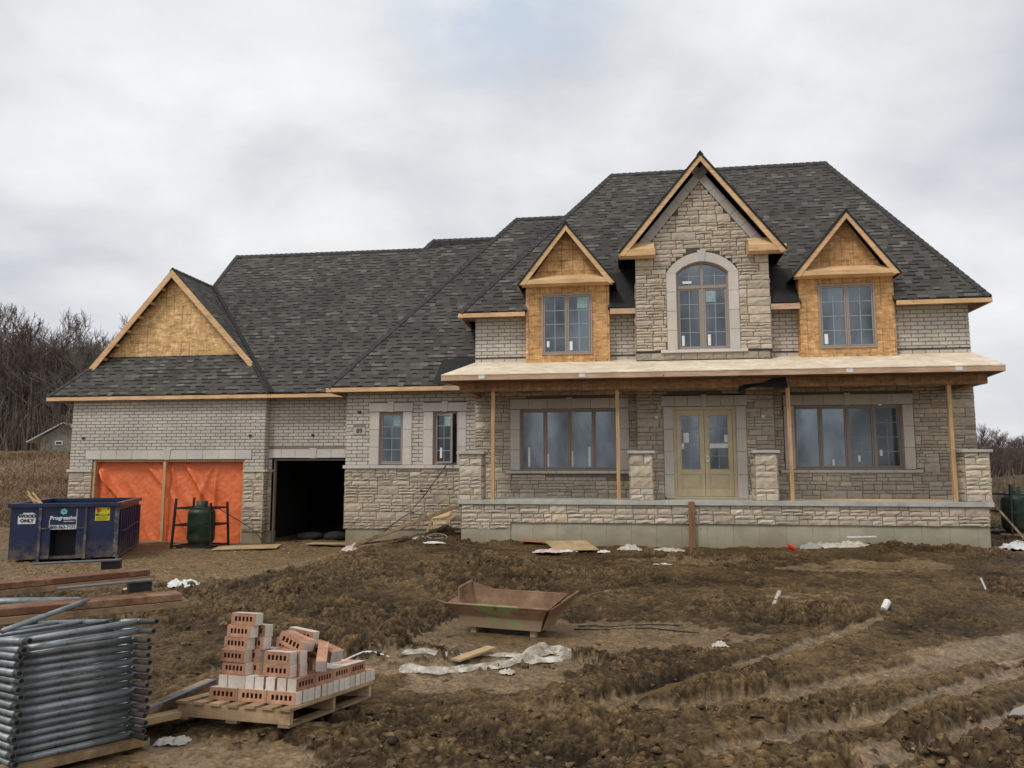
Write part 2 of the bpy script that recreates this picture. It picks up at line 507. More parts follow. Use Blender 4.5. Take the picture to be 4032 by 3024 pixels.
per_object(MT['brick_red'], .72, 1.22)
per_object(MT['brick_face'], .80, 1.08)
per_object(MT['galv'], .70, 1.25)
per_object(MT['pin'], .6, 1.4)
per_object(MT['pallet'], .75, 1.15)
per_object(MT['oldwood'], .75, 1.2)


def low_mud(m, z0, z1, c=(.17, .125, .08), k=.9):
    nt = m.node_tree
    b = nt.nodes['Principled BSDF']
    src = b.inputs['Base Color'].links[0].from_socket
    v = coords(nt, 'Object')
    sx = nd(nt, 'ShaderNodeSeparateXYZ')
    nt.links.new(v, sx.inputs[0])
    lo = nd(nt, 'ShaderNodeMapRange', ins={'From Min': z1, 'From Max': z0})
    nt.links.new(sx.outputs[2], lo.inputs[0])
    f = math_n(nt, 'MULTIPLY', lo.outputs[0], ramp(nt, noise_n(nt, v, 4.5, 7, .72), [(.40, (0, 0, 0)), (.58, (1, 1, 1))]))
    nt.links.new(mixc(nt, math_n(nt, 'MULTIPLY', f, k), src, c), b.inputs['Base Color'])


low_mud(MT['blue'], .05, .55)
low_mud(MT['blue_dirty'], .0, .6)
low_mud(MT['green'], .1, .8, (.10, .085, .05), .6)
# ------------------------------------------------------------------ masonry
def sub_intervals(a, b, cuts):
    out = [(a, b)]
    for c0, c1 in cuts:
        nx = []
        for p, q in out:
            if c1 <= p or c0 >= q:
                nx.append((p, q))
            else:
                if c0 > p: nx.append((p, c0))
                if c1 < q: nx.append((c1, q))
        out = nx
    return [(p, q) for p, q in out if q - p > 0.02]


class Face:
    """A vertical wall face: origin, direction along it, outward normal."""
    def __init__(self, o, u, n):
        self.o, self.u, self.n = Vector(o), Vector(u), Vector(n)

    def at(self, u, z, d=0.0):
        p = self.o + self.u * u + self.n * d
        return (p.x, p.y, p.z + z)


def rect(u0, u1, z0, z1):
    def f(a, b):
        return (u0, u1) if (b > z0 + 1e-4 and a < z1 - 1e-4) else None
    f.rect = (u0, u1, z0, z1)
    return f


def backing(mb, F, u0, u1, z0, z1, holes, c, m=0):
    us = sorted({u0, u1, *[min(max(x, u0), u1) for h in holes if hasattr(h, 'rect') for x in h.rect[:2]]})
    zs = sorted({z0, z1, *[min(max(x, z0), z1) for h in holes if hasattr(h, 'rect') for x in h.rect[2:]]})
    for i in range(len(us) - 1):
        for j in range(len(zs) - 1):
            a, b, d, e = us[i], us[i + 1], zs[j], zs[j + 1]
            if b - a < 1e-4 or e - d < 1e-4: continue
            cu, cz = (a + b) / 2, (d + e) / 2
            if any(h.rect[0] < cu < h.rect[1] and h.rect[2] < cz < h.rect[3] for h in holes if hasattr(h, 'rect')):
                continue
            mb.face([F.at(a, d), F.at(b, d), F.at(b, e), F.at(a, e)], m, c)


BR = (0.55, 0.505, 0.44)
MORT = (0.235, 0.213, 0.185)
STONES = [(0.49, 0.415, 0.32), (0.54, 0.46, 0.36), (0.44, 0.37, 0.285), (0.58, 0.50, 0.395), (0.49, 0.425, 0.34), (0.51, 0.425, 0.325)]


def jit(c, s):
    k = 1 + random.uniform(-s, s)
    return (c[0] * k * random.uniform(.97, 1.03), c[1] * k, c[2] * k * random.uniform(.95, 1.05))


def one_block(mb, F, a, b, z0, z1, d, c, ch=0.006):
    p = [F.at(a, z0), F.at(b, z0), F.at(b, z1), F.at(a, z1), F.at(a + ch, z0 + ch, d), F.at(b - ch, z0 + ch, d), F.at(b - ch, z1 - ch, d), F.at(a + ch, z1 - ch, d)]
    mb.mesh(p, [(4, 5, 6, 7), (0, 1, 5, 4), (1, 2, 6, 5), (2, 3, 7, 6), (3, 0, 4, 7)], 0, c)


def bricks(mb, F, u0, u1, z0, z1, holes=(), course=0.1055, length=0.335, joint=0.019, clip=None):
    backing(mb, F, u0, u1, z0, z1, holes, MORT)
    n = max(1, round((z1 - z0) / course))
    h = (z1 - z0) / n
    for k in range(n):
        a, b = z0 + k * h + joint / 2, z0 + (k + 1) * h - joint / 2
        lo, hi = u0, u1
        cuts = [iv for iv in (f(a, b) for f in holes) if iv]
        x = u0 - (length / 2 if k % 2 else 0)
        while x < hi:
            for p, q in sub_intervals(max(x + joint / 2, lo), min(x + length - joint / 2, hi), cuts):
                one_block(mb, F, p, q, a, b, 0.014 + random.uniform(-.002, .003), jit(BR, 0.07))
            x += length


def one_stone(mb, F, a, b, z0, z1, c, depth=0.03):
    nu = max(2, min(6, int((b - a) / 0.09)))
    nz = 2 if z1 - z0 < 0.13 else 3
    base = len(mb.v)
    vs = []
    dm = depth * random.uniform(0.55, 1.25)
    tilt = random.uniform(-.35, .35)
    # outer rim at the bed, then a rough pitched face
    ring = []
    for i in range(nu + 1):
        for j in range(nz + 1):
            u = a + (b - a) * i / nu
            z = z0 + (z1 - z0) * j / nz
            eu = min(i, nu - i)
            ez = min(j, nz - j)
            if eu == 0 or ez == 0:
                d = dm * random.uniform(.25, .6)
                u += (random.uniform(-.004, .004))
                z += (random.uniform(-.006, .006))
            else:
                d = dm * (1 + random.uniform(-.45, .55)) + tilt * dm * (j / nz - .5)
            vs.append(F.at(u, z, d))
    fs = []
    st = nz + 1
    for i in range(nu):
        for j in range(nz):
            fs.append((i * st + j, (i + 1) * st + j, (i + 1) * st + j + 1, i * st + j + 1))
    # side skirts back to the mortar
    k0 = len(vs)
    per = [(i, 0) for i in range(nu + 1)] + [(nu, j) for j in range(1, nz + 1)] + [(i, nz) for i in range(nu - 1, -1, -1)] + [(0, j) for j in range(nz - 1, 0, -1)]
    for i, j in per:
        vs.append(F.at(a + (b - a) * i / nu, z0 + (z1 - z0) * j / nz, -0.004))
    L = len(per)
    for q in range(L):
        i, j = per[q]
        i2, j2 = per[(q + 1) % L]
        fs.append((k0 + q, k0 + (q + 1) % L, i2 * st + j2, i * st + j))
    mb.mesh(vs, fs, 0, c)


def stones(mb, F, u0, u1, z0, z1, holes=(), band=0.235, joint=0.019, shape=None, tone=1.0, back=True, depth=0.027):
    if back:
        backing(mb, F, u0, u1, z0, z1, holes, (0.19 * tone, 0.165 * tone, 0.135 * tone))
    nb = max(1, round((z1 - z0) / band))
    h = (z1 - z0) / nb

    def put(a, b, p, q):
        cuts = [iv for iv in (f(p, q) for f in holes) if iv]
        if shape:
            s0, s1 = shape(p, q)
            a, b = max(a, s0), min(b, s1)
            if b - a < 0.03: return
        for s, t in sub_intervals(a + joint / 2, b - joint / 2, cuts):
            c = jit(random.choice(STONES), 0.08)
            one_stone(mb, F, s, t, p + joint / 2, q - joint / 2, tuple(x * tone for x in c), depth)

    for k in range(nb):
        a, b = z0 + k * h, z0 + (k + 1) * h
        x = u0
        while x < u1 - 0.02:
            w = random.uniform(0.3, 1.0)
            if u1 - (x + w) < 0.2: w = u1 - x
            t = random.random()
            if t < 0.33 and w < 0.72:
                put(x, x + w, a, b)
            else:
                if t < 0.86:
                    sp = [a, a + h * random.choice((0.42, 0.5, 0.58, 0.64)), b]
                else:
                    sp = [a, a + h * 0.33, a + h * 0.68, b]
                for i in range(len(sp) - 1):
                    y = x
                    while y < x + w - 0.01:
                        l = random.uniform(0.2, 0.55)
                        if x + w - (y + l) < 0.14: l = x + w - y
                        put(y, y + l, sp[i], sp[i + 1])
                        y += l
            x += w


# ------------------------------------------------------------------ the house
house = empty('brick_house', (OX, OY, 0), -TH)
tag(house, 'large unfinished grey brick and stone house with dark shingle roofs and bare timber trim', 'house')


def part(mb, name, mats, parent=None, **kw):
    return mb.build(name, mats, parent or house, **kw)


W, B, S, GD, GS = 1.95, 1.45, 2.20, 3.35, 3.65
PC = (0.60, 0.555, 0.50)


def precast(mb, F, u0, u1, z0, z1, d=0.028, back=-0.13, c=None, ch=0.006):
    """A smooth cast block standing proud of the wall and running back into the reveal."""
    c = c or jit(PC, 0.05)
    p = []
    for dd, e in ((back, 0), (d - ch, 0), (d, ch)):
        p += [F.at(u0 + e, z0 + e, dd), F.at(u1 - e, z0 + e, dd), F.at(u1 - e, z1 - e, dd), F.at(u0 + e, z1 - e, dd)]
    fs = [(8, 9, 10, 11)]
    for k in (0, 4):
        for i in range(4):
            j = (i + 1) % 4
            fs.append((k + i, k + j, k + 4 + j, k + 4 + i))
    mb.mesh(p, fs, 0, c)


def precast_poly(mb, F, pts, d=0.034, back=-0.13, c=None):
    c = c or jit(PC, 0.05)
    n = len(pts)
    p = [F.at(u, z, back) for u, z in pts] + [F.at(u, z, d) for u, z in pts]
    fs = [tuple(range(n, 2 * n))] + [(i, (i + 1) % n, n + (i + 1) % n, n + i) for i in range(n)]
    mb.mesh(p, fs, 0, c)


def lintel(mb, F, u0, u1, z0, z1, n, key=0.16, kw=0.11):
    mid = (u0 + u1) / 2
    g = 0.004
    for s in (-1, 1):
        e = u0 if s < 0 else u1
        w = (abs(e - mid) - key / 2) / n
        for i in range(n):
            a = mid + s * (key / 2 + i * w)
            b = a + s * w
            lo, hi = min(a, b), max(a, b)
            if i == 0:  # the block beside the keystone has a slanted joint
                if s > 0: precast_poly(mb, F, [(mid + kw / 2 + g, z0), (hi - g, z0), (hi - g, z1), (mid + key / 2 + g, z1)], 0.028)
                else: precast_poly(mb, F, [(lo + g, z0), (mid - kw / 2 - g, z0), (mid - key / 2 - g, z1), (lo + g, z1)], 0.028)
            else:
                precast(mb, F, lo + g, hi - g, z0, z1)
    precast_poly(mb, F, [(mid - kw / 2, z0 - 0.012), (mid + kw / 2, z0 - 0.012), (mid + key / 2, z1 + 0.035), (mid - key / 2, z1 + 0.035)], 0.045)


def jambs(mb, F, u0, u1, o0, o1, z0, z1, n=3):
    """Cast blocks up both sides: opening u0..u1, outer edges o0 and o1."""
    h = (z1 - z0) / n
    for i in range(n):
        precast(mb, F, o0, u0, z0 + i * h + .004, z0 + (i + 1) * h - .004)
        precast(mb, F, u1, o1, z0 + i * h + .004, z0 + (i + 1) * h - .004)


def sticker(parent, x0, x1, z0, z1, y, m='white', name='sticker'):
    mb = MB()
    mb.box(x0, x1, y - 0.003, y, z0, z1)
    return mb.build(name, MT[m], parent)


def window(x0, x1, z0, z1, Y, lights, cols=0, rows=0, recess=0.085, fr=0.045, sash=0.042, glass='glass', arch=False, panes_of=None):
    """Frame part with pane and muntin sub-parts; the frame sits back in the wall by `recess`."""
    f = MB()
    y0, y1 = Y + recess, Y + recess + 0.09
    for a, b, c, d in ((x0, x0 + fr, z0, z1), (x1 - fr, x1, z0, z1), (x0 + fr, x1 - fr, z0, z0 + fr), (x0 + fr, x1 - fr, z1 - fr, z1)):
        f.box(a, b, y0, y1, c, d)
    ix0, ix1, iz0, iz1 = x0 + fr, x1 - fr, z0 + fr, z1 - fr
    mu = 0.035
    w = (ix1 - ix0 - mu * (lights - 1)) / lights
    panes = []
    for k in range(lights):
        a = ix0 + k * (w + mu)
        b = a + w
        if k: f.box(a - mu, a, y0 + 0.004, y1, iz0, iz1)
        g = 0.006
        for p, q, r, s in ((a + g, a + sash, iz0 + g, iz1 - g), (b - sash, b - g, iz0 + g, iz1 - g), (a + sash, b - sash, iz0 + g, iz0 + sash), (a + sash, b - sash, iz1 - sash, iz1 - g)):
            f.box(p, q, y0 + 0.018, y1 - 0.01, r, s)
        f.box(a, b, y1 - 0.012, y1 - 0.008, iz0, iz1, 1)
        panes.append((a + sash, b - sash, iz0 + sash, iz1 - sash))
    o = part(f, 'window', [MT['frame'], MT['signblack']], bevel=0.004)
    for ip, (a, b, c, d) in enumerate(panes):
        if panes_of: glass = panes_of[ip]
        p = MB()
        p.face([(a - .004, y0 + 0.045, c - .004), (b + .004, y0 + 0.045, c - .004), (b + .004, y0 + 0.045, d + .004), (a - .004, y0 + 0.045, d + .004)])
        p.build('pane', MT[glass], o)
        if panes_of and ip > 1:     # the grid of the window in the far wall shows through
            mm = MB()
            xm = (a + b) / 2
            mm.box(xm - .008, xm + .008, y0 + 0.036, y0 + 0.043, c, c + (d - c) * (.45 if ip == 2 else .8))
            for fz in ((.25, .5) if ip == 2 else (.25, .5, .75)):
                mm.box(a, b, y0 + 0.034, y0 + 0.042, c + (d - c) * fz - .007, c + (d - c) * fz + .007)
            mm.build('muntin', MT['muntin'], o)
        if cols:
            mm = MB()
            for i in range(1, cols):
                x = a + (b - a) * i / cols
                mm.box(x - .009, x + .009, y0 + 0.036, y0 + 0.043, c, d)
            for j in range(1, rows):
                z = c + (d - c) * j / rows
                mm.box(a, b, y0 + 0.034, y0 + 0.042, z - .009, z + .009)
            mm.build('muntin', MT['muntin'], o)
    return o, y0 + 0.03


# ---- openings -------------------------------------------------------
WL = (1.24, 4.00, 1.91, 3.61)      # big left window
WR = (8.61, 11.34, 1.93, 3.62)     # big right window
FW = Face((0, W, 0), (1, 0, 0), (0, -1, 0))
FB = Face((0, B, 0), (1, 0, 0), (0, -1, 0))
FS = Face((0, S, 0), (1, 0, 0), (0, -1, 0))
FGD = Face((0, GD, 0), (1, 0, 0), (0, -1, 0))
FGS = Face((0, GS, 0), (1, 0, 0), (0, -1, 0))
XR = 13.10

# main wall, ground floor stone
hl = [rect(WL[0] - .26, WL[1] + .26, WL[2] - .06, 3.90), rect(WR[0] - .28, WR[1] + .28, WR[2] - .06, 3.91)]
for a, b in ((-.03, 4.5), (7.96, XR)):
    mb = MB()
    stones(mb, FW, a, b, 1.15, 4.22, [h_ for h_ in hl if a < h_.rect[0] < b])
    part(mb, 'stone_wall', MT['stone'])
# right-hand side wall
mb = MB()
FRs = Face((XR, 0, 0), (0, 1, 0), (1, 0, 0))
stones(mb, FRs, W, 9.7, 0.6, 4.22)
part(mb, 'stone_wall', MT['stone'])
mb = MB()
bricks(mb, FRs, W, 9.7, 4.24, 6.22)
part(mb, 'brick_wall', MT['masonry'])
# upper brick of the main block
for a, b in ((-.03, 1.48), (3.77, 4.52), (8.0, 8.82), (11.17, XR)):
    mb = MB()
    bricks(mb, FW, a, b, 4.84, 6.24)
    part(mb, 'brick_wall', MT['masonry'])
# dark flashing line low on the upper brick
for a, b in ((-.03, 1.44), (3.8, 4.5), (8.03, 8.79), (11.2, XR)):
    mb = MB()
    mb.box(a, b, W - .022, W + .01, 5.07, 5.10)
    part(mb, 'flashing', MT['black'])
mb = MB()
bricks(mb, Face((-0.03, 9.7, 0), (0, -1, 0), (-1, 0, 0)), 0, 9.7 - W, 4.24, 6.22)
bricks(mb, Face((-0.03, 9.7, 0), (0, -1, 0), (-1, 0, 0)), 0, 9.7 - W, 0, 4.22)
part(mb, 'brick_wall', MT['masonry'])
mb = MB()
bricks(mb, Face((XR, 9.7, 0), (-1, 0, 0), (0, 1, 0)), 0, XR + .03, 0.4, 6.22, course=.211, length=.67)
part(mb, 'brick_wall', MT['masonry'])

# central bay
GX, GAP = 6.27, 10.44
SL = 1.215
DOOR = (5.42, 7.05, 1.22, 3.59)
AW = (5.59, 6.97, 5.12, 7.23, 7.53)   # x0 x1 sill, spring, crown of the arched window
mb = MB()
stones(mb, FB, 4.48, 8.02, 1.15, 4.24, [rect(DOOR[0] - .26, DOOR[1] + .26, 1.0, 3.90)])
part(mb, 'stone_wall', MT['stone'])


def arch_hole(x0, x1, z0, sp, top):
    cx, hw = (x0 + x1) / 2, (x1 - x0) / 2
    rise = top - sp
    rad = (hw * hw + rise * rise) / (2 * rise)
    cz = top - rad

    def f(a, b):
        if b < z0 or a > top: return None
        if a <= sp: return (x0, x1)
        q = rad * rad - (a - cz) ** 2
        if q <= 0: return None
        w = math.sqrt(q)
        return (cx - w, cx + w)
    f.geo = (cx, cz, rad)
    f.rect = (x0 + .3, x1 - .3, z0, top - .2)
    return f


ah = arch_hole(AW[0] - .27, AW[1] + .27, AW[2] - .08, AW[3], AW[4] + .25)


def gable_shape(p, q):
    w = (GAP - 0.62 - q) / SL
    return (max(4.50, GX - w), min(8.03, GX + w))


mb = MB()
stones(mb, FB, 4.50, 8.03, 5.10, 10.0, [ah], shape=gable_shape, back=False, tone=1.04)
bk = (0.105, 0.09, 0.072)
zt = 7.80
backing(mb, FB, 4.50, 8.03, 4.84, zt, [rect(AW[0] - .05, AW[1] + .05, AW[2] - .05, AW[4] + .05)], bk)
mb.face([FB.at(GX - (GAP - .3 - zt) / SL, zt), FB.at(GX + (GAP - .3 - zt) / SL, zt), FB.at(GX, GAP - .3)], 0, bk)
# foot course below the flashing, and the return sides of the bay
xx = 4.5
while xx < 7.95:
    w_ = min(random.uniform(.3, .45), 8.03 - xx)
    one_stone(mb, FB, xx + .006, xx + w_ - .006, 4.86, 5.05, jit((.36, .31, .25), .1), 0.025)
    xx += w_
for xs, nn in ((4.50, -1), (8.03, 1)):
    Fs = Face((xs, W if nn < 0 else B, 0), (0, -1 if nn < 0 else 1, 0), (nn, 0, 0))
    stones(mb, Fs, 0, W - B, 1.15, 7.0)
part(mb, 'stone_wall', MT['stone'])
mb = MB()
mb.box(4.48, 8.05, B - .035, B + .01, 5.055, 5.085)
part(mb, 'flashing', MT['black'])

# arched window surround
mb = MB()
x0, x1, zs_, sp_, tp_ = AW
jambs(mb, FB, x0, x1, x0 - .26, x1 + .26, zs_, sp_, 4)
cx = (x0 + x1) / 2
hw = (x1 - x0) / 2


def arc_pts(hw_, rise, n=24):
    rad = (hw_ * hw_ + rise * rise) / (2 * rise)
    cz = sp_ + rise - rad
    a0 = math.asin(min(1, hw_ / rad))
    return [(cx + rad * math.sin(-a0 + 2 * a0 * i / n), cz + rad * math.cos(-a0 + 2 * a0 * i / n)) for i in range(n + 1)]


inn = arc_pts(hw, tp_ - sp_)
out = arc_pts(hw + .26, tp_ + .25 - sp_)
for i0, i1 in ((0, 5), (5, 11), (13, 19), (19, 24)):
    ps = inn[i0:i1 + 1] + list(reversed(out[i0:i1 + 1]))
    c = ((inn[i0][0] + inn[i1][0]) / 2, 0)
    sh = .004
    precast_poly(mb, FB, [(u + (sh if u < c[0] else -sh) * .5, z) for u, z in ps], 0.03)
precast_poly(mb, FB, [inn[11], inn[13], (out[13][0] + .02, out[13][1] + .06), (out[11][0] - .02, out[11][1] + .06)], 0.05)
precast(mb, FB, x0 - .44, x1 + .44, zs_ - .085, zs_ - .005, 0.075)
part(mb, 'window_surround', MT['precast'])
# arched window
f = MB()
y0, y1 = B + .085, B + .175
fo, fi = arc_pts(hw, tp_ - sp_), arc_pts(hw - .05, tp_ - sp_ - .05)
for i in range(24):
    a, b, c, d = fo[i], fo[i + 1], fi[i + 1], fi[i]
    vs = [(p[0], y, p[1]) for y in (y0, y1) for p in (a, b, c, d)]
    f.mesh(vs, [(0, 1, 2, 3), (7, 6, 5, 4), (0, 4, 5, 1), (2, 6, 7, 3)])
for a, b, c, d in ((x0, x0 + .05, zs_, sp_), (x1 - .05, x1, zs_, sp_), (x0 + .05, x1 - .05, zs_, zs_ + .05)):
    f.box(a, b, y0, y1, c, d)
ztr = 6.85
f.box(x0 + .05, x1 - .05, y0 - .004, y1, ztr - .045, ztr + .04)
f.box(cx - .035, cx + .035, y0 + .003, y1 - .003, zs_ + .05, tp_ - .05)
pl = []
for a, b in ((x0 + .05, cx - .035), (cx + .035, x1 - .05)):
    for p, q, r, s in ((a, a + .05, zs_ + .05, ztr - .045), (b - .05, b, zs_ + .05, ztr - .045), (a + .05, b - .05, zs_ + .05, zs_ + .1), (a + .05, b - .05, ztr - .09, ztr - .045)):
        f.box(p, q, y0 + .018, y1 - .01, r, s)
    pl.append((a + .05, b - .05, zs_ + .1, ztr - .09))
aw = part(f, 'window', MT['frame'])
for a, b, c, d in pl:
    p = MB()
    p.face([(a - .003, y0 + .045, c - .003), (b + .003, y0 + .045, c - .003), (b + .003, y0 + .045, d + .003), (a - .003, y0 + .045, d + .003)])
    p.build('pane', MT['glass'], aw)
    mm = MB()
    mm.box((a + b) / 2 - .009, (a + b) / 2 + .009, y0 + .036, y0 + .043, c, d)
    for j in (1, 2, 3):
        z = c + (d - c) * j / 4
        mm.box(a, b, y0 + .034, y0 + .042, z - .009, z + .009)
    mm.build('muntin', MT['muntin'], aw)
p = MB()
pts = [(x0 + .05, ztr + .04), (x1 - .05, ztr + .04)] + [q for q in reversed(fi)]
p.face([(u, y0 + .045, z) for u, z in pts])
p.build('pane', MT['glass'], aw)
mm = MB()
for sx_ in (-1, 1):
    xm = cx + sx_ * .34
    mm.box(xm - .009, xm + .009, y0 + .036, y0 + .043, ztr + .04, tp_ - .13)
mm.box(x0 + .05, x1 - .05, y0 + .034, y0 + .042, ztr + .29, ztr + .308)
mm.build('muntin', MT['muntin'], aw)
sticker(aw, x0 + .18, x0 + .42, ztr + .1, ztr + .17, y0 + .03)
sticker(aw, x0 + .13, x0 + .20, zs_ + .12, zs_ + .4, y0 + .03)
sticker(aw, cx + .12, cx + .2, zs_ + .12, zs_ + .42, y0 + .03)
st = sticker(aw, cx + .1, cx + .36, ztr - .42, ztr - .11, y0 + .03, 'teal', 'window_label')

# ground floor windows and their surrounds
for (x0, x1, z0, z1) in (WL, WR):
    mb = MB()
    lintel(mb, FW, x0 - .27, x1 + .27, z1 + .012, z1 + .285, 3)
    jambs(mb, FW, x0, x1, x0 - .26, x1 + .26, z0, z1, 3)
    n = 5
    for i in range(n):
        w_ = (x1 - x0 + .8) / n
        precast(mb, FW, x0 - .4 + i * w_ + .003, x0 - .4 + (i + 1) * w_ - .003, z0 - .09, z0 - .01, .085)
    part(mb, 'window_surround', MT['precast'])
    o, yy = window(x0, x1, z0, z1, W, 4, panes_of=None if x0 < 5 else ('glass', 'glass', 'glass_mid', 'glass_dark'))  # darker right-hand panes stand in for a dark reflection
    if x0 < 5:
        for px in (.22, .75, 1.42, 1.9):
            sticker(o, x0 + px, x0 + px + .06, z0 + .1, z0 + random.uniform(.35, .7), yy)
    else:
        for px, dz in ((.95, .1), (1.6, .2), (2.15, .35)):
            sticker(o, x0 + px, x0 + px + .07, z0 + dz, z0 + dz + .16, yy)

# front doors
mb = MB()
x0, x1, z0, z1 = DOOR
lintel(mb, FB, x0 - .3, x1 + .3, z1 + .012, z1 + .285, 3)
jambs(mb, FB, x0, x1, x0 - .25, x1 + .25, 1.19, z1, 4)
part(mb, 'door_surround', MT['precast'])
f = MB()
yd = B + .075
f.box(x0, x0 + .085, yd, yd + .12, z0, z1)
f.box(x1 - .085, x1, yd, yd + .12, z0, z1)
f.box(x0 + .085, x1 - .085, yd, yd + .12, z1 - .085, z1)
f.box(x0 - .2, x1 + .25, B - .03, yd + .1, z0 - .05, z0 - .002)
part(f, 'door_frame', MT['door'], bevel=.004)
mid = (x0 + x1) / 2
for k, (a, b) in enumerate(((x0 + .09, mid - .004), (mid + .004, x1 - .09))):
    f = MB()
    zt_, zb_ = z1 - .09, z0 + .004
    ya = yd + .035
    st_ = .105
    ga, gb, gz0, gz1 = a + st_, b - st_, z0 + .70, zt_ - .13
    f.box(a, ga, ya, ya + .05, zb_, zt_)
    f.box(gb, b, ya, ya + .05, zb_, zt_)
    f.box(ga, gb, ya, ya + .05, gz1, zt_)
    f.box(ga, gb, ya, ya + .05, zb_, zb_ + .2)
    f.box(ga, gb, ya, ya + .05, gz0 - .12, gz0)
    f.box(ga, gb, ya + .022, ya + .05, zb_ + .2, gz0 - .12)
    f.box(ga + .05, gb - .05, ya + .006, ya + .022, zb_ + .25, gz0 - .17)
    for p, q, r, s in ((ga, ga + .02, gz0, gz1), (gb - .02, gb, gz0, gz1), (ga, gb, gz0, gz0 + .02), (ga, gb, gz1 - .02, gz1)):
        f.box(p, q, ya - .008, ya + .01, r, s)
    d = part(f, 'door', MT['door'], bevel=.004)
    p = MB()
    p.face([(ga, ya + .03, gz0), (gb, ya + .03, gz0), (gb, ya + .03, gz1), (ga, ya + .03, gz1)])
    p.build('pane', MT['glass'], d)
    mm = MB()
    xm = (ga + gb) / 2
    mm.box(xm - .008, xm + .008, ya + .022, ya + .028, gz0, gz1)
    for j in (1, 2, 3):
        z = gz0 + (gz1 - gz0) * j / 4
        mm.box(ga + .02, gb - .02, ya + .02, ya + .027, z - .008, z + .008)
    mm.build('muntin', MT['muntin'], d)
    if k == 0:
        sticker(d, ga + .08, ga + .22, gz0 + .72, gz0 + .98, ya + .018, name='paper_notice')
        sticker(d, ga + .02, ga + .09, gz0 + .55, gz0 + .7, ya + .018, name='paper_notice')
    else:
        sticker(d, gb - .11, gb - .02, gz0 + .72, gz0 + .92, ya + .018, name='paper_notice')
        sticker(d, ga + .02, gb - .02, gz0 + .57, gz0 + .69, ya + .018, name='paper_strip')
        hnd = MB()
        hnd.tube([(a + .06, ya, z0 + .93), (a + .06, ya - .05, z0 + .93)], .02, 10)
        hnd.tube([(a + .06, ya - .05, z0 + .93), (a + .06, ya - .085, z0 + .93)], .034, 12)
        hnd.tube([(a + .06, ya, z0 + 1.06), (a + .06, ya - .02, z0 + 1.06)], .026, 12)
        hnd.build('handle', MT['brass'], d)
# white light boxes either side of the door
for xb in (4.98, 7.72):
    mb = MB()
    mb.box(xb - .03, xb + .05, B - .05, B + .01, 3.28, 3.34)
    part(mb, 'light_box', MT['white'])

# ---- dormers --------------------------------------------------------
def roof_uv(o, u, v):
    o, u, v = Vector(o), Vector(u).normalized(), Vector(v).normalized()
    return lambda p: ((p - o).dot(u), (p - o).dot(v))


def roof_plane(pts, eave_dir, name, mats=None, thick=0.05, parent=None):
    """A shingled plane: pts counter-clockwise from above, UV in metres along the eave and up the slope."""
    P = [Vector(p) for p in pts]
    n = Vector((0, 0, 0))
    for i in range(len(P)):
        n += (P[i] - P[0]).cross(P[(i + 1) % len(P)] - P[0])
    n.normalize()
    if n.z < 0:
        P.reverse()
        n = -n
    u = Vector(eave_dir).normalized()
    v = n.cross(u).normalized()
    if v.z < 0: v = -v
    m = MB()
    m.face(P, 0)
    low = [p - n * thick for p in P]
    k = len(P)
    m.face(list(reversed(low)), 1)
    for i in range(k):
        m.face([P[i], low[i], low[(i + 1) % k], P[(i + 1) % k]], 1)
    zmin = min(P, key=lambda p: p.dot(v))
    return m.build(name, mats or [MT['shingle'], MT['underlay']], parent or house, uv=roof_uv(zmin, u, v))


def ridge_caps(parent, p, q, w=0.15, step=0.2, na=None, nb=None):
    """Overlapping cap shingles bent over a hip or a ridge between two roof slopes."""
    p, q = Vector(p), Vector(q)
    d = q - p
    L = d.length
    d.normalize()
    m = MB()
    k = int(L / step)
    for i in range(k):
        a = p + d * (L * i / k)
        b = p + d * (L * (i + 1) / k + 0.05)
        g = random.uniform(.75, 1.25)
        c = (g, g, g)
        sa, sb = Vector(na), Vector(nb)
        up = Vector((0, 0, 1))
        for s in (sa, sb):
            o0, o1 = a + up * (.045 + random.uniform(0, .006)), b + up * .025
            m.face([o0, o1, o1 + s * w, o0 + s * w], 0, c)
            m.face([o0, o0 + s * w, o0 + s * w - up * .03, o0 - up * .03], 0, c)
            m.face([o0 + s * w, o1 + s * w, o1 + s * w - up * .03, o0 + s * w - up * .03], 0, c)
    return m.build('ridge_cap', MT['cap'], parent)


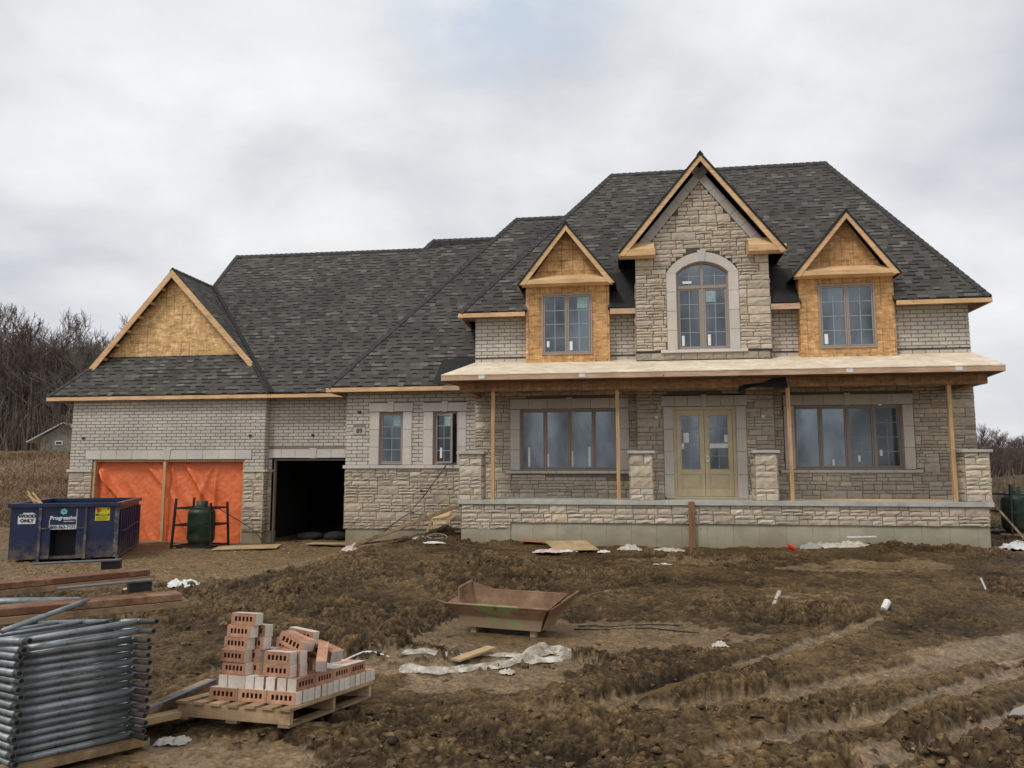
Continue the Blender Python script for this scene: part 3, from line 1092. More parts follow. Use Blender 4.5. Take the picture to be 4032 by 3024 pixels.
def dormer(x0, x1, wx0, wx1, wz0, wz1, tl, ap, tr, back=4.2):
    yf, yr = 1.6, 1.25
    m = MB()
    # front sheathing around the window, and both cheeks
    z0, z1 = 4.84, 7.22
    F = Face((0, yf, 0), (1, 0, 0), (0, -1, 0))
    backing(m, F, x0, x1, z0, z1, [rect(wx0, wx1, wz0, wz1)], (1, 1, 1))
    m.face([(x0, yf, z0), (x0, yf, z1), (x0, back, z1), (x0, back, z0)])
    m.face([(x1, yf, z0), (x1, back, z0), (x1, back, z1), (x1, yf, z1)])
    sl = (ap[1] - tl[1]) / (ap[0] - tl[0])
    sr = (ap[1] - tr[1]) / (tr[0] - ap[0])
    zz = ap[1] - .1
    m.face([(ap[0] - (zz - z1) / sl, yf - .004, z1 - .15), (ap[0] + (zz - z1) / sr, yf - .004, z1 - .15), (ap[0], yf - .004, zz)])
    d = part(m, 'dormer', MT['osb'])
    # roof slopes
    for s, t, slp in ((-1, tl, sl), (1, tr, sr)):
        e = (t[0] - s * -0.02, t[1] - slp * 0.02)
        roof_plane([(e[0], yr - .02, e[1]), (ap[0], yr - .02, ap[1]), (ap[0], back, ap[1]), (e[0], back, e[1])], (0, 1, 0), 'roof', parent=d, thick=.04)
    ridge_caps(d, (ap[0], yr, ap[1]), (ap[0], 3.35, ap[1]), .13, .2, Vector((-1, 0, -sl)).normalized(), Vector((1, 0, -sr)).normalized())
    # rake boards
    for s, t, slp in ((-1, tl, sl), (1, tr, sr)):
        r = MB()
        dv = Vector((ap[0] - t[0], 0, ap[1] - t[1])).normalized()
        h = .175
        a, b = Vector((t[0], yr, t[1] - .03)), Vector((ap[0], yr, ap[1] - .03))
        vs = [a, b, b - Vector((0, 0, h * 1.15)), a + Vector((-s * .17, 0, -.0)) + Vector((0, 0, -.012))]
        vs[3] = Vector((a.x - s * h * 1.05, yr, a.z - .015))
        q = [v + Vector((0, .04, 0)) for v in vs]
        r.mesh(vs + q, [(0, 1, 2, 3), (7, 6, 5, 4), (0, 4, 5, 1), (1, 5, 6, 2), (2, 6, 7, 3), (3, 7, 4, 0)])
        r.build('rake_board', MT['pine'], d)
    # boxed eave across the front: fascia and the sloped board above it
    zf = (tl[1] + tr[1]) / 2
    r = MB()
    r.box(tl[0] + .10, tr[0] - .10, yr + .012, yr + .05, zf - .015, zf + .10)
    r.mesh([(tl[0] + .2, yr + .02, zf + .102), (tr[0] - .2, yr + .02, zf + .102), (tr[0] - .38, yf - .01, zf + .29), (tl[0] + .38, yf - .01, zf + .29)], [(0, 1, 2, 3)])
    r.box(tl[0] + .08, tr[0] - .08, yr + .06, yf - .01, zf - .03, zf - .012)
    r.build('frieze_board', MT['pine'], d)
    o, yy = window(wx0, wx1, wz0, wz1, yf, 2, 2, 4, recess=-0.03, fr=.05)
    return d, o, yy


d1, w1, y1_ = dormer(1.46, 3.78, 1.91, 3.31, 5.08, 6.80, (1.285, 7.045), (2.62, 8.737), (3.965, 7.025))
sticker(w1, 2.05, 2.12, 5.3, 5.47, y1_)
sticker(w1, 2.68, 2.76, 5.2, 5.45, y1_)
sticker(w1, 2.9, 3.18, 6.38, 6.68, y1_, 'teal', 'window_label')
d2, w2, y2_ = dormer(8.80, 11.18, 9.28, 10.70, 5.09, 6.81, (8.59, 7.005), (10.005, 8.728), (11.285, 7.002))
sticker(w2, 9.40, 9.49, 5.21, 5.48, y2_)

# ---- central gable --------------------------------------------------
yr = 1.1
tl, tr, ap = (4.04, 7.76), (8.46, 7.70), (6.29, 10.48)
sl, sr = (ap[1] - tl[1]) / (ap[0] - tl[0]), (ap[1] - tr[1]) / (tr[0] - ap[0])
mb = MB()
g = part(mb, 'gable', MT['osb']) if False else None
roofs = []
for s, t in ((-1, tl), (1, tr)):
    r = roof_plane([(t[0], yr - .02, t[1]), (ap[0], yr - .02, ap[1]), (ap[0], 5.2, ap[1]), (t[0], 5.2, t[1])], (0, 1, 0), 'gable_roof', thick=.05)
    roofs.append(r)
    q = MB()
    h = .17
    a, b = Vector((t[0], yr, t[1] - .04)), Vector((ap[0], yr, ap[1] - .04))
    vs = [a, b, b - Vector((0, 0, h * 1.25)), Vector((a.x - s * h * .95, yr, a.z - .06))]
    vs2 = [v + Vector((0, .04, 0)) for v in vs]
    q.mesh(vs + vs2, [(0, 1, 2, 3), (7, 6, 5, 4), (0, 4, 5, 1), (1, 5, 6, 2), (2, 6, 7, 3), (3, 7, 4, 0)])
    q.build('rake_board', MT['pine'], r)
    # verge of smooth cast blocks following the slope
    q = MB()
    n = 7
    d_ = Vector((ap[0] - t[0], 0, ap[1] - t[1]))
    L = d_.length
    d_.normalize()
    nrm = Vector((d_.z, 0, -d_.x)) if s < 0 else Vector((-d_.z, 0, d_.x))
    st0 = Vector((t[0], 0, t[1])) + nrm * .215 + d_ * .42
    for i in range(n):
        a = st0 + d_ * ((L - .42 - .1) * i / n + .005)
        b = st0 + d_ * ((L - .42 - .1) * (i + 1) / n - .005)
        pp = [a, b, b + nrm * .23, a + nrm * .23]
        c = jit((.42, .385, .345), .08)
        fr_ = [Vector((v.x, B - .05, v.z)) for v in pp]
        bk_ = [Vector((v.x, B + .02, v.z)) for v in pp]
        q.mesh(fr_ + bk_, [(0, 1, 2, 3), (0, 4, 5, 1), (1, 5, 6, 2), (2, 6, 7, 3), (3, 7, 4, 0)], 0, c)
    part(q, 'verge_blocks', MT['precast'])
    # lookouts under the overhang
    for i in range(5):
        q = MB()
        a = Vector((t[0], 0, t[1])) + d_ * (L * (i + .45) / 5.2) + nrm * .12
        q.obox((a.x - .02, yr + .04, a.z - .04), (.04, 0, 0), (0, B - yr - .06, 0), (0, 0, .07))
        part(q, 'lookout', MT['black'])
    # boxed return at the foot of the gable
    q = MB()
    xa, xb = (4.06, 5.04) if s < 0 else (7.46, 8.44)
    zf = 7.67
    q.box(xa, xb, yr + .012, yr + .05, zf, zf + .17)
    i_ = .02
    q.mesh([(xa + (.18 if s < 0 else i_), yr + .02, zf + .172), (xb - (i_ if s < 0 else .18), yr + .02, zf + .172), (xb - (i_ if s < 0 else .42), B - .06, zf + .43), (xa + (.42 if s < 0 else i_), B - .06, zf + .43)], [(0, 1, 2, 3)])
    e = xb if s < 0 else xa
    q.mesh([(e, yr + .012, zf), (e, B - .05, zf), (e, B - .05, zf + .42), (e, yr + .012, zf + .17)], [(0, 1, 2, 3)])
    q.box(xa, xb, yr + .055, B - .05, zf - .02, zf - .002)
    part(q, 'eave_return', MT['pine'])
ridge_caps(roofs[0], (ap[0], yr, ap[1]), (ap[0], 4.72, ap[1]), .14, .2, Vector((-1, 0, -sl)).normalized(), Vector((1, 0, -sr)).normalized())
# stone cheeks of the gable back to the roof are covered by the bay; close the gap with sheathing
mb = MB()
for xs in (4.52, 8.01):
    mb.face([(xs, B + .02, 5.0), (xs, 4.5, 5.0), (xs, 4.5, 7.75), (xs, B + .02, 7.75)])
part(mb, 'bay_cheek', MT['underlay'])

# ---- main roof ------------------------------------------------------
ye, ze = 1.5, 6.33
EL, ER, RL, RR = (-.446, ye, ze), (13.51, ye, ze), (3.82, 5.78, 11.82), (10.74, 5.80, 11.85)
EBL, EBR = (-.446, 10.1, ze), (13.51, 10.1, ze)
NT = 1.75     # the eave is notched around the dormers and the bay


def on_main(x, y):
    return (x, y, ze + (y - ye) * (11.83 - ze) / 4.29)


mpts = [EL]
for a, b, t in ((1.5, 3.74, 2.3), (4.54, 7.98, 3.2), (8.84, 11.14, 2.3)):
    mpts += [on_main(a, ye), on_main(a, t), on_main(b, t), on_main(b, ye)]
mr = roof_plane(mpts + [ER, RR, RL], (1, 0, 0), 'main_roof')
roof_plane([EBL, EL, RL], (0, 1, 0), 'slope', parent=mr)
roof_plane([ER, EBR, RR], (0, 1, 0), 'slope', parent=mr)
roof_plane([EBR, EBL, RL, RR], (1, 0, 0), 'slope', parent=mr)


def slope_dirs(p, q, n1, n2):
    """Directions square to a hip line, lying in the two adjoining planes and pointing down."""
    d = (Vector(q) - Vector(p)).normalized()
    r = []
    for n in (n1, n2):
        s = Vector(n).cross(d).normalized()
        r.append(s)
    return r


def pn(a, b, c):
    n = (Vector(b) - Vector(a)).cross(Vector(c) - Vector(a)).normalized()
    return n if n.z > 0 else -n


def hip(parent, p, q, third1, third2, w=.15):
    n1, n2 = pn(p, q, third1), pn(p, q, third2)
    s1, s2 = slope_dirs(p, q, n1, n2)
    if s1.dot(Vector(third1) - Vector(p)) < 0: s1 = -s1
    if s2.dot(Vector(third2) - Vector(p)) < 0: s2 = -s2
    ridge_caps(parent, p, q, w, .2, s1, s2)


hip(mr, EL, RL, ER, EBL)
hip(mr, ER, RR, EL, EBR)
hip(mr, RL, RR, ER, EBR)
# bare black underlay left open beside the bay
for a, b, t in ((3.80, 4.50, .95), (8.04, 8.80, .9)):
    mb = MB()
    mb.mesh([(a, ye - .012, ze + .01), (b, ye - .012, ze + .01), (b, ye + t, ze + t * 1.286 + .014), (a, ye + t, ze + t * 1.286 + .014)], [(0, 1, 2, 3)])
    mb.build('roof_underlay', MT['underlay'], mr)

# eave fascia and soffits of the main roof
for a, b, c in ((-.45, 1.45, -.45), (11.2, 13.51, 13.47)):
    mb = MB()
    mb.box(a, b, ye - .02, ye + .02, ze - .145, ze - .03)
    mb.box(c, c + .04, ye + .02, 10.05, ze - .145, ze - .03)
    part(mb, 'fascia_board', MT['pine'])
for a, b in ((3.80, 4.50), (8.05, 8.79)):
    mb = MB()
    mb.box(a, b, ye - .02, ye + .02, ze - .17, ze - .02)
    part(mb, 'fascia_board', MT['pine_pink'])
mb = MB()
for a, b in ((-.40, 1.46), (3.78, 4.5), (8.03, 8.8), (11.18, 13.46)):
    mb.box(a, b, ye + .03, W + .3, ze - .12, ze - .10)
mb.box(XR - .1, 13.46, W + .3, 10.0, ze - .12, ze - .10)
part(mb, 'soffit', MT['oldwood'])

# ---- porch ----------------------------------------------------------
mb = MB()
mb.box(0.02, 12.46, 0.05, W + .1, -.8, 0.62)
mb.box(-.005, 1.26, 0.02, 0.06, -.8, 0.43)
part(mb, 'porch_foundation', MT['concrete'])
mb = MB()
FP = Face((0, 0.02, 0), (1, 0, 0), (0, -1, 0))
stones(mb, FP, 0.0, 12.46, 0.60, 1.05, [], band=.225, tone=1.05)
stones(mb, FP, 0.0, 1.27, 0.43, 0.60, [], band=.17, tone=1.12)
stones(mb, Face((12.47, 0.03, 0), (0, 1, 0), (1, 0, 0)), 0, W, .6, 1.05)
stones(mb, Face((-0.01, W, 0), (0, -1, 0), (-1, 0, 0)), 0, W - .02, .43, 1.05)
part(mb, 'stone_wall', MT['stone'])
mb = MB()
mb.box(-.08, 12.55, -.05, W + .02, 1.052, 1.165)
part(mb, 'porch_slab', MT['slab'], bevel=.008)
mb = MB()
mb.box(5.65, 5.79, -.09, -.05, .02, 1.15)
part(mb, 'wooden_stud', MT['brownstud'])
mb = MB()
mb.box(8.9, 11.7, .55, .8, 1.168, 1.20)
tag(mb.build('loose_plank', MT['pine'], None), 'long pale plank lying on the porch slab under the right window', 'plank').matrix_world = Matrix.Translation((OX, OY, 0)) @ Matrix.Rotation(-TH, 4, 'Z')

for x0, x1 in ((-.06, .52), (4.26, 4.82), (7.26, 7.78), (11.99, 12.54)):
    mb = MB()
    ya, yb = .02, .58
    random.seed(int(x0 * 100) + 77)
    stones(mb, Face((0, ya, 0), (1, 0, 0), (0, -1, 0)), x0, x1, 1.168, 2.31, band=.29, tone=1.12, depth=.028)
    stones(mb, Face((x1, ya, 0), (0, 1, 0), (1, 0, 0)), 0, yb - ya, 1.168, 2.31, band=.29, tone=1.05)
    stones(mb, Face((x0, yb, 0), (0, -1, 0), (-1, 0, 0)), 0, yb - ya, 1.168, 2.31, band=.29, tone=1.05)
    stones(mb, Face((x1, yb, 0), (-1, 0, 0), (0, 1, 0)), 0, x1 - x0, 1.168, 2.31, band=.29)
    pi_ = part(mb, 'pillar', MT['stone'])
    c = MB()
    c.box(x0 - .065, x1 + .065, ya - .07, yb + .065, 2.312, 2.385)
    c.build('cap', MT['slab'], pi_, bevel=.012)
random.seed(21)
for x, x2 in ((.79, .79), (3.975, 3.975), (8.115, 8.13), (11.80, 11.80)):
    mb = MB()
    w_ = .042
    a = Vector((x, .15, 3.935))
    b = Vector((x2, .15, 1.166))
    for k in (-1, 1):
        mb.bar(b + Vector((k * w_ * .52, 0, 0)), a + Vector((k * w_ * .52, 0, 0)), w_, .09, up=(0, 1, 0))
    part(mb, 'post', MT['pine_z'])

# porch roof
pr = MB()
A, Bq, C, D = (-.46, -.45, 4.315), (12.83, -.45, 4.315), (13.14, W, 4.96), (-.03, W, 4.97)
low = [(p[0], p[1], p[2] - .02) for p in (A, Bq, C, D)]
pr.mesh([A, Bq, C, D] + low, [(0, 1, 2, 3), (7, 6, 5, 4), (0, 4, 5, 1), (1, 5, 6, 2), (3, 7, 4, 0)])
pr = part(pr, 'porch_roof', MT['deck'])
mb = MB()
mb.box(-.455, 12.825, -.44, -.40, 4.17, 4.292)
mb.obox((12.80, -.398, 4.17), (.035, 0, 0), (.29, 2.34, 0), (0, 0, .12))
mb.obox((-.452, -.398, 4.17), (.035, 0, 0), (.38, 2.34, 0), (0, 0, .12))
mb.build('fascia_board', MT['pine_pink'], pr)
mb = MB()
mb.mesh([(-.42, -.39, 4.168), (12.8, -.39, 4.168), (12.8, .05, 4.168), (-.42, .05, 4.168)], [(0, 3, 2, 1)])
mb.mesh([(12.6, .05, 4.166), (12.82, .05, 4.166), (13.06, W, 4.166), (12.6, W, 4.166)], [(0, 3, 2, 1)])
mb.mesh([(-.42, .05, 4.166), (-.05, .05, 4.166), (-.05, W + .2, 4.166), (-.1, W + .2, 4.166)], [(0, 3, 2, 1)])
mb.build('soffit', MT['oldwood'], pr)
mb = MB()
mb.box(-.08, 12.63, .04, .28, 3.935, 4.21)
mb.box(-.08, .14, .28, W, 3.94, 4.2)
mb.box(12.41, 12.63, .28, W, 3.94, 4.2)
mb.build('beam', MT['osb_plain'], pr)
mb = MB()
mb.box(.14, 12.41, .28, W - .05, 4.19, 4.205)
mb.build('ceiling', MT['oldwood'], pr)
# end triangles closing the roof over the beam
mb = MB()
for x, y_, q in ((12.6, W, 1), (-.05, W, -1)):
    mb.mesh([(x, -.38, 4.2), (x, W, 4.2), (x, W, 4.93), (x, -.38, 4.29)], [(0, 1, 2, 3)])
mb.build('gable_infill', MT['osb_plain'], pr)
# grade stamps and metal ties on the porch fascia
for x in (.52, 3.05, 9.35, 11.75):
    mb = MB()
    mb.box(x, x + .15, -.446, -.4405, 4.2, 4.285)
    mb.build('metal_tie', MT['signwhite'], pr)

# ---- front section with the two small windows ------------------------
SW = [(-2.93, -2.21, 2.08, 3.60, -3.21, -1.95), (-1.32, -.60, 2.08, 3.59, -1.60, -.35)]
XS = -3.92
mb = MB()
bricks(mb, FS, XS, -.03, 2.06, 4.22, [rect(a[4], a[5], 2.0, 3.88) for a in SW] + [rect(-3.71, -3.33, 2.94, 3.16)])
bricks(mb, Face((XS, 9.0, 0), (0, -1, 0), (-1, 0, 0)), 0, 9.0 - S, 2.06, 4.22)
part(mb, 'brick_wall', MT['masonry'])
mb = MB()
stones(mb, FS, XS - .02, -.03, 0.235, 1.96, tone=.97)
stones(mb, Face((XS - .02, GS, 0), (0, -1, 0), (-1, 0, 0)), 0, GS - S, 0.235, 1.96)
part(mb, 'stone_wall', MT['stone'])
mb = MB()
xx = XS - .07
while xx < -.1:
    w_ = min(.82, -.03 - xx)
    precast(mb, FS, xx + .003, xx + w_ - .003, 1.962, 2.058, .07)
    xx += w_
part(mb, 'sill_band', MT['precast'])
mb = MB()
mb.box(XS + .03, 0.0, S + .03, S + .3, -1.0, .235)
part(mb, 'foundation', MT['concrete'])
for k, (x0, x1, z0, z1, o0, o1) in enumerate(SW):
    mb = MB()
    lintel(mb, FS, o0 - .03, o1 + .03, z1 + .012, z1 + .265, 1, .2, .13)
    jambs(mb, FS, x0, x1, o0, o1, z0 - .015, z1, 3)
    part(mb, 'window_surround', MT['precast'])
    if k == 0:
        o, yy = window(x0, x1, z0, z1, S, 1, 2, 4, recess=.06)
        sticker(o, x0 + .4, x0 + .62, z1 - .4, z1 - .12, yy, 'teal', 'window_label')
    else:
        f = MB()
        ya, yb = S + .06, S + .15
        fr = .05
        for p, q, r, s in ((x0, x0 + fr, z0, z1), (x1 - fr, x1, z0, z1), (x0 + fr, x1 - fr, z0, z0 + fr), (x0 + fr, x1 - fr, z1 - fr, z1)):
            f.box(p, q, ya, yb, r, s)
        f.box(x0 + fr, x1 - fr, yb - .01, yb - .004, z0 + fr, z1 - fr, 1)
        o = part(f, 'window', [MT['frame'], MT['signblack']])
        tag(o, 'small window with its sash cranked open')
        # sash swung outwards on its left side
        ang = R(-24)
        hx, hy = x0 + fr + .01, ya + .02
        ud = Vector((math.cos(ang), math.sin(ang), 0))
        nd_ = Vector((-math.sin(ang), math.cos(ang), 0))
        sw_ = x1 - x0 - 2 * fr - .03
        s_ = MB()
        zz0, zz1 = z0 + .03, z1 - .06
        for p, q, r, t in ((0, .055, zz0, zz1), (sw_ - .055, sw_, zz0, zz1), (.055, sw_ - .055, zz0, zz0 + .055), (.055, sw_ - .055, zz1 - .055, zz1)):
            s_.obox(Vector((hx, hy, r)) + ud * p, ud * (q - p), nd_ * .04, (0, 0, t - r))
        sa = s_.build('open_sash', MT['frame'], o)
        p_ = MB()
        b_ = Vector((hx, hy, 0)) + nd_ * .02
        p_.face([b_ + ud * .05 + Vector((0, 0, zz0 + .05)), b_ + ud * (sw_ - .05) + Vector((0, 0, zz0 + .05)), b_ + ud * (sw_ - .05) + Vector((0, 0, zz1 - .05)), b_ + ud * .05 + Vector((0, 0, zz1 - .05))])
        p_.build('pane', MT['glass_dark'], o)
        mm = MB()
        b_ = Vector((hx, hy, 0)) + nd_ * .012
        mm.obox(b_ + ud * (sw_ / 2 - .009) + Vector((0, 0, zz0 + .05)), ud * .018, nd_ * .006, (0, 0, zz1 - zz0 - .1))
        for j in (1, 2, 3):
            mm.obox(b_ + ud * .055 + Vector((0, 0, zz0 + (zz1 - zz0) * j / 4)), ud * (sw_ - .11), nd_ * .005, (0, 0, .018))
        mm.build('muntin', MT['muntin'], o)
        t_ = MB()
        b_ = Vector((hx, hy, 0)) + nd_ * .008
        t_.obox(b_ + ud * (sw_ * .55) + Vector((0, 0, zz1 - .36)), ud * .2, nd_ * .003, (0, 0, .28))
        t_.build('window_label', MT['teal'], o)
        t_ = MB()
        t_.obox(b_ + ud * (sw_ * .27) + Vector((0, 0, zz0 + .15)), ud * .07, nd_ * .003, (0, 0, .3))
        t_.build('sticker', MT['white'], o)


def text_mesh(body, size, mat, parent, mw, name='lettering', bold=0.0, extrude=0.002, spacing=1.0):
    cu = bpy.data.curves.new(name, 'FONT')
    cu.body = body
    cu.size = size
    cu.extrude = extrude
    cu.offset = bold
    cu.space_character = spacing
    cu.align_x = 'CENTER'
    cu.align_y = 'CENTER'
    cu.resolution_u = 3
    t = bpy.data.objects.new('tmp', cu)
    col.objects.link(t)
    bpy.context.view_layer.update()
    me = bpy.data.meshes.new_from_object(t.evaluated_get(bpy.context.evaluated_depsgraph_get()))
    bpy.data.objects.remove(t)
    me.transform(mw)
    me.materials.clear()
    me.materials.append(mat)
    me.name = name
    o = bpy.data.objects.new(name, me)
    col.objects.link(o)
    o.parent = parent
    return o


FACE_ROT = Matrix.Rotation(R(90), 4, 'X')      # lettering upright, facing -Y
mb = MB()
precast(mb, FS, -3.705, -3.335, 2.945, 3.155, .03, c=(.48, .43, .385))
pq = part(mb, 'house_number', MT['precast'])
text_mesh('89', .185, MT['signblack'], pq, Matrix.Translation((-3.52, S - .034, 3.05)) @ FACE_ROT, bold=.004)
# roof of the front section
ze2, ye2 = 4.30, 1.75
E1, K1, K2 = (-4.404, ye2, ze2), (.462, 6.635, 10.74), (3.0, 6.635, 10.74)
sr_ = roof_plane([E1, (-.02, ye2, ze2), (-.02, 3.2, ze2 + 1.318 * 1.45), (3.0, 3.2 + .9, ze2 + 1.318 * 2.35), K2, K1], (1, 0, 0), 'front_section_roof')
roof_plane([(-4.404, 11.0, ze2), E1, K1, (.462, 6.9, 10.74)], (0, 1, 0), 'slope', parent=sr_)
roof_plane([(-4.404, 11.0, ze2), (3.0, 11.0, ze2), (3.0, 6.9, 10.74), (.462, 6.9, 10.74)], (1, 0, 0), 'slope', parent=sr_)
hip(sr_, E1, K1, (-.02, ye2, ze2), (-4.404, 11.0, ze2))
ridge_caps(sr_, K1, K2, .14, .2, Vector((0, -1, -1.3)).normalized(), Vector((0, 1, -1.3)).normalized())
mb = MB()
mb.mesh([(-1.25, ye2 + .03, ze2 + .06), (-.06, ye2 + .03, ze2 + .06), (-.06, ye2 + .68, ze2 + .918), (-1.1, ye2 + .62, ze2 + .838)], [(0, 1, 2, 3)])
mb.build('roof_underlay', MT['underlay'], sr_)
mb = MB()
mb.box(-4.40, -.95, ye2 - .02, ye2 + .02, ze2 - .14, ze2 - .02)
mb.box(-4.40, -4.36, ye2 + .022, 3.12, ze2 - .14, ze2 - .02)
part(mb, 'fascia_board', MT['pine'])
mb = MB()
mb.box(-.948, -.03, ye2 - .02, ye2 + .02, ze2 - .145, ze2 - .01)
part(mb, 'fascia_board', MT['pine_pink'])
mb = MB()
mb.box(-4.35, -.03, ye2 + .03, S + .1, ze2 - .12, ze2 - .10)
part(mb, 'soffit', MT['oldwood'])

# ---- garage wing ------------------------------------------------------
DO = (-12.90, -7.68, 2.24)
SO = (-6.89, -4.20, 2.29)
XL = -13.70
mb = MB()
bricks(mb, FGD, XL, -7.02, 1.945, 4.22, [rect(DO[0], DO[1], -1, 2.25), rect(DO[0] - .26, DO[1] + .26, 2.25, 2.57)])
bricks(mb, Face((-7.02, GD, 0), (0, 1, 0), (1, 0, 0)), 0, GS - GD, 1.945, 4.22)
bricks(mb, Face((XL, 11, 0), (0, -1, 0), (-1, 0, 0)), 0, 11 - GD, 1.945, 4.22)
bricks(mb, FGS, -7.05, -3.95, 1.945, 4.22, [rect(SO[0], SO[1], -1, 2.3), rect(SO[0] - .18, -4.0, 2.3, 2.58)])
part(mb, 'brick_wall', MT['masonry'])
mb = MB()
stones(mb, FGD, XL - .02, DO[0], 0.02, 1.865)
stones(mb, Face((XL - .02, 11, 0), (0, -1, 0), (-1, 0, 0)), 0, 11 - GD, 0.02, 1.865)
part(mb, 'stone_wall', MT['stone'])
mb = MB()
stones(mb, FGD, DO[1], -7.0, 0.02, 1.865)
stones(mb, Face((-7.0, GD, 0), (0, 1, 0), (1, 0, 0)), 0, GS - GD, 0.02, 1.865)
stones(mb, FGS, -7.05, SO[0], 0.02, 1.865)
part(mb, 'stone_wall', MT['stone'])
mb = MB()
for a, b, F in ((XL - .07, DO[0], FGD), (DO[1], -6.95, FGD), (-6.97, SO[0], FGS)):
    precast(mb, F, a, b, 1.867, 1.943, .065)
F_ = Face((-6.955, GD, 0), (0, 1, 0), (1, 0, 0))
precast(mb, F_, 0, GS - GD - .07, 1.867, 1.943, .05)
part(mb, 'sill_band', MT['precast'])
mb = MB()
lintel(mb, FGD, DO[0] - .25, DO[1] + .25, 2.262, 2.56, 5, .26, .17)
part(mb, 'lintel', MT['precast'])
mb = MB()
lintel(mb, FGS, SO[0] - .17, -4.0, 2.305, 2.575, 3, .24, .16)
part(mb, 'lintel', MT['precast'])
mb = MB()
mb.box(XL, DO[0] + .02, GD + .02, GD + .35, -1.2, .02)
part(mb, 'foundation', MT['concrete'])
mb = MB()
mb.box(DO[1] - .02, -7.03, GD + .02, GD + .35, -1.2, .02)
mb.box(-7.03, SO[0] + .02, GS + .02, GS + .35, -1.2, .02)
part(mb, 'foundation', MT['concrete'])
# inside of the garage, its shade painted in as near-black, with wooden jambs
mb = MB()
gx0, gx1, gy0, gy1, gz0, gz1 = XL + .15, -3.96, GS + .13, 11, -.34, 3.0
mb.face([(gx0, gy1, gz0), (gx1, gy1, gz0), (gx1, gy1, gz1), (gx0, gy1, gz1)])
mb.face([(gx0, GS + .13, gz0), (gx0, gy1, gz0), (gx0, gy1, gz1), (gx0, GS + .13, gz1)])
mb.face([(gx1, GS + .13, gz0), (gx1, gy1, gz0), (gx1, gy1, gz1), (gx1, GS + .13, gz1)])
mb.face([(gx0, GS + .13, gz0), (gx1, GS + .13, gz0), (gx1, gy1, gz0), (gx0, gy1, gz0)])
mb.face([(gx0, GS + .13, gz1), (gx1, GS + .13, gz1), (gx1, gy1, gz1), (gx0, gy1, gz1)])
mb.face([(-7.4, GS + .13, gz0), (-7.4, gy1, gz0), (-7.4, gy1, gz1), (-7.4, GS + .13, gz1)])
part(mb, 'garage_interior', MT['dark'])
mb = MB()
mb.box(SO[0], SO[0] + .045, GS + .13, GS + .25, -.4, 2.27)
mb.box(SO[0] + .045, SO[1], GS + .13, GS + .25, 2.225, 2.27)
mb.box(SO[1] - .045, SO[1], GS + .13, GS + .25, -.4, 2.225)
part(mb, 'door_jamb', MT['frame'])
mb = MB()
mb.box(DO[0] - .02, DO[0] + .09, GD + .03, GD + .42, -.4, 2.24)
mb.box(DO[0] + .09, DO[1], GD + .03, GD + .42, 2.19, 2.24)
mb.box(DO[1] - .045, DO[1] + .02, GD + .03, GD + .42, -.4, 2.19)
part(mb, 'door_jamb', MT['pine_z'])
for x, y_, z in ((-13.27, GD, 2.95), (-7.5, GD, 3.0), (-5.56, GS, 3.02), (-3.52, S, 3.6), (-1.62, S, 1.33)):
    mb = MB()
    mb.box(x - .045, x + .045, y_ - .035, y_ + .01, z - .035, z + .035)
    part(mb, 'cable_box', MT['black'])

# garage roofs
yg, zg, m_ = 3.1, 4.31, 1.3
AX, AZ = -10.80, 8.65
LX, RX = -14.50, -6.75
sL, sR = (AZ - zg) / (AX - LX), (AZ - zg) / (RX - AX)
Yr = 3.88
Yj = yg + (AZ - zg) / m_
D1 = (-10.54, yg + 5.79 / m_, 10.10)
D2 = (-3.107, yg + 5.75 / m_, 10.06)
C1 = (-2.846, yg + 6.17 / m_, 10.48)
C2 = (1.2, yg + 6.14 / m_, 10.45)
gr = roof_plane([(RX, yg, zg), (-4.38, yg, zg), (-2.0, 3.6, zg + .65), (1.2, 6.2, zg + 3.1 * m_), C2, C1, D2, D1, (AX, Yj, AZ)], (1, 0, 0), 'garage_roof')
roof_plane([(AX, Yj, AZ), D1, (-10.54, 8.6, 10.10), (-12.6, 9.6, 6.5), (-12.6, Yj, 6.45)], (0, 1, 0), 'slope', parent=gr)
roof_plane([(-14.5, 12.2, zg), (1.2, 12.2, zg), C2, C1, D2, (-10.54, D1[1], 10.1)], (1, 0, 0), 'slope', parent=gr)
ridge_caps(gr, D1, D2, .14, .2, Vector((0, -1, -m_)).normalized(), Vector((0, 1, -m_)).normalized())
ridge_caps(gr, C1, C2, .14, .2, Vector((0, -1, -m_)).normalized(), Vector((0, 1, -m_)).normalized())
hip(gr, (AX, Yj, AZ), D1, (RX, yg, zg), (-12.6, Yj, 6.45))
hip(gr, D2, C1, C2, (-3.6, 8.2, 10.1))
# Dutch gable over the double bay: skirt, two side slopes
zr = zg + m_ * (Yr - yg)
xlr, xrr = AX - (AZ - zr) / sL, AX + (AZ - zr) / sR
Yw = 4.2
zw = zg + m_ * (Yw - yg)
dg = roof_plane([(LX, yg, zg), (RX, yg, zg), (xrr, Yr, zr), (xrr - .25, Yw + .05, zw + .065), (xlr + .25, Yw + .05, zw + .065), (xlr, Yr, zr)], (1, 0, 0), 'gable_roof')
roof_plane([(RX, yg, zg), (AX, Yj + .02, AZ), (AX, Yr, AZ), (xrr, Yr, zr)], (0, 1, 0), 'slope', parent=dg)
roof_plane([(LX, yg, zg), (xlr, Yr, zr), (AX, Yr, AZ), (AX, Yj + 1.5, AZ), (LX, 12.2, zg)], (0, 1, 0), 'slope', parent=dg)
ridge_caps(dg, (AX, Yr, AZ), (AX, Yj, AZ), .14, .2, Vector((-1, 0, -sL)).normalized(), Vector((1, 0, -sR)).normalized())
hip(dg, (LX, yg, zg), (xlr, Yr, zr), (RX, yg, zg), (LX, 8, zg), .13)
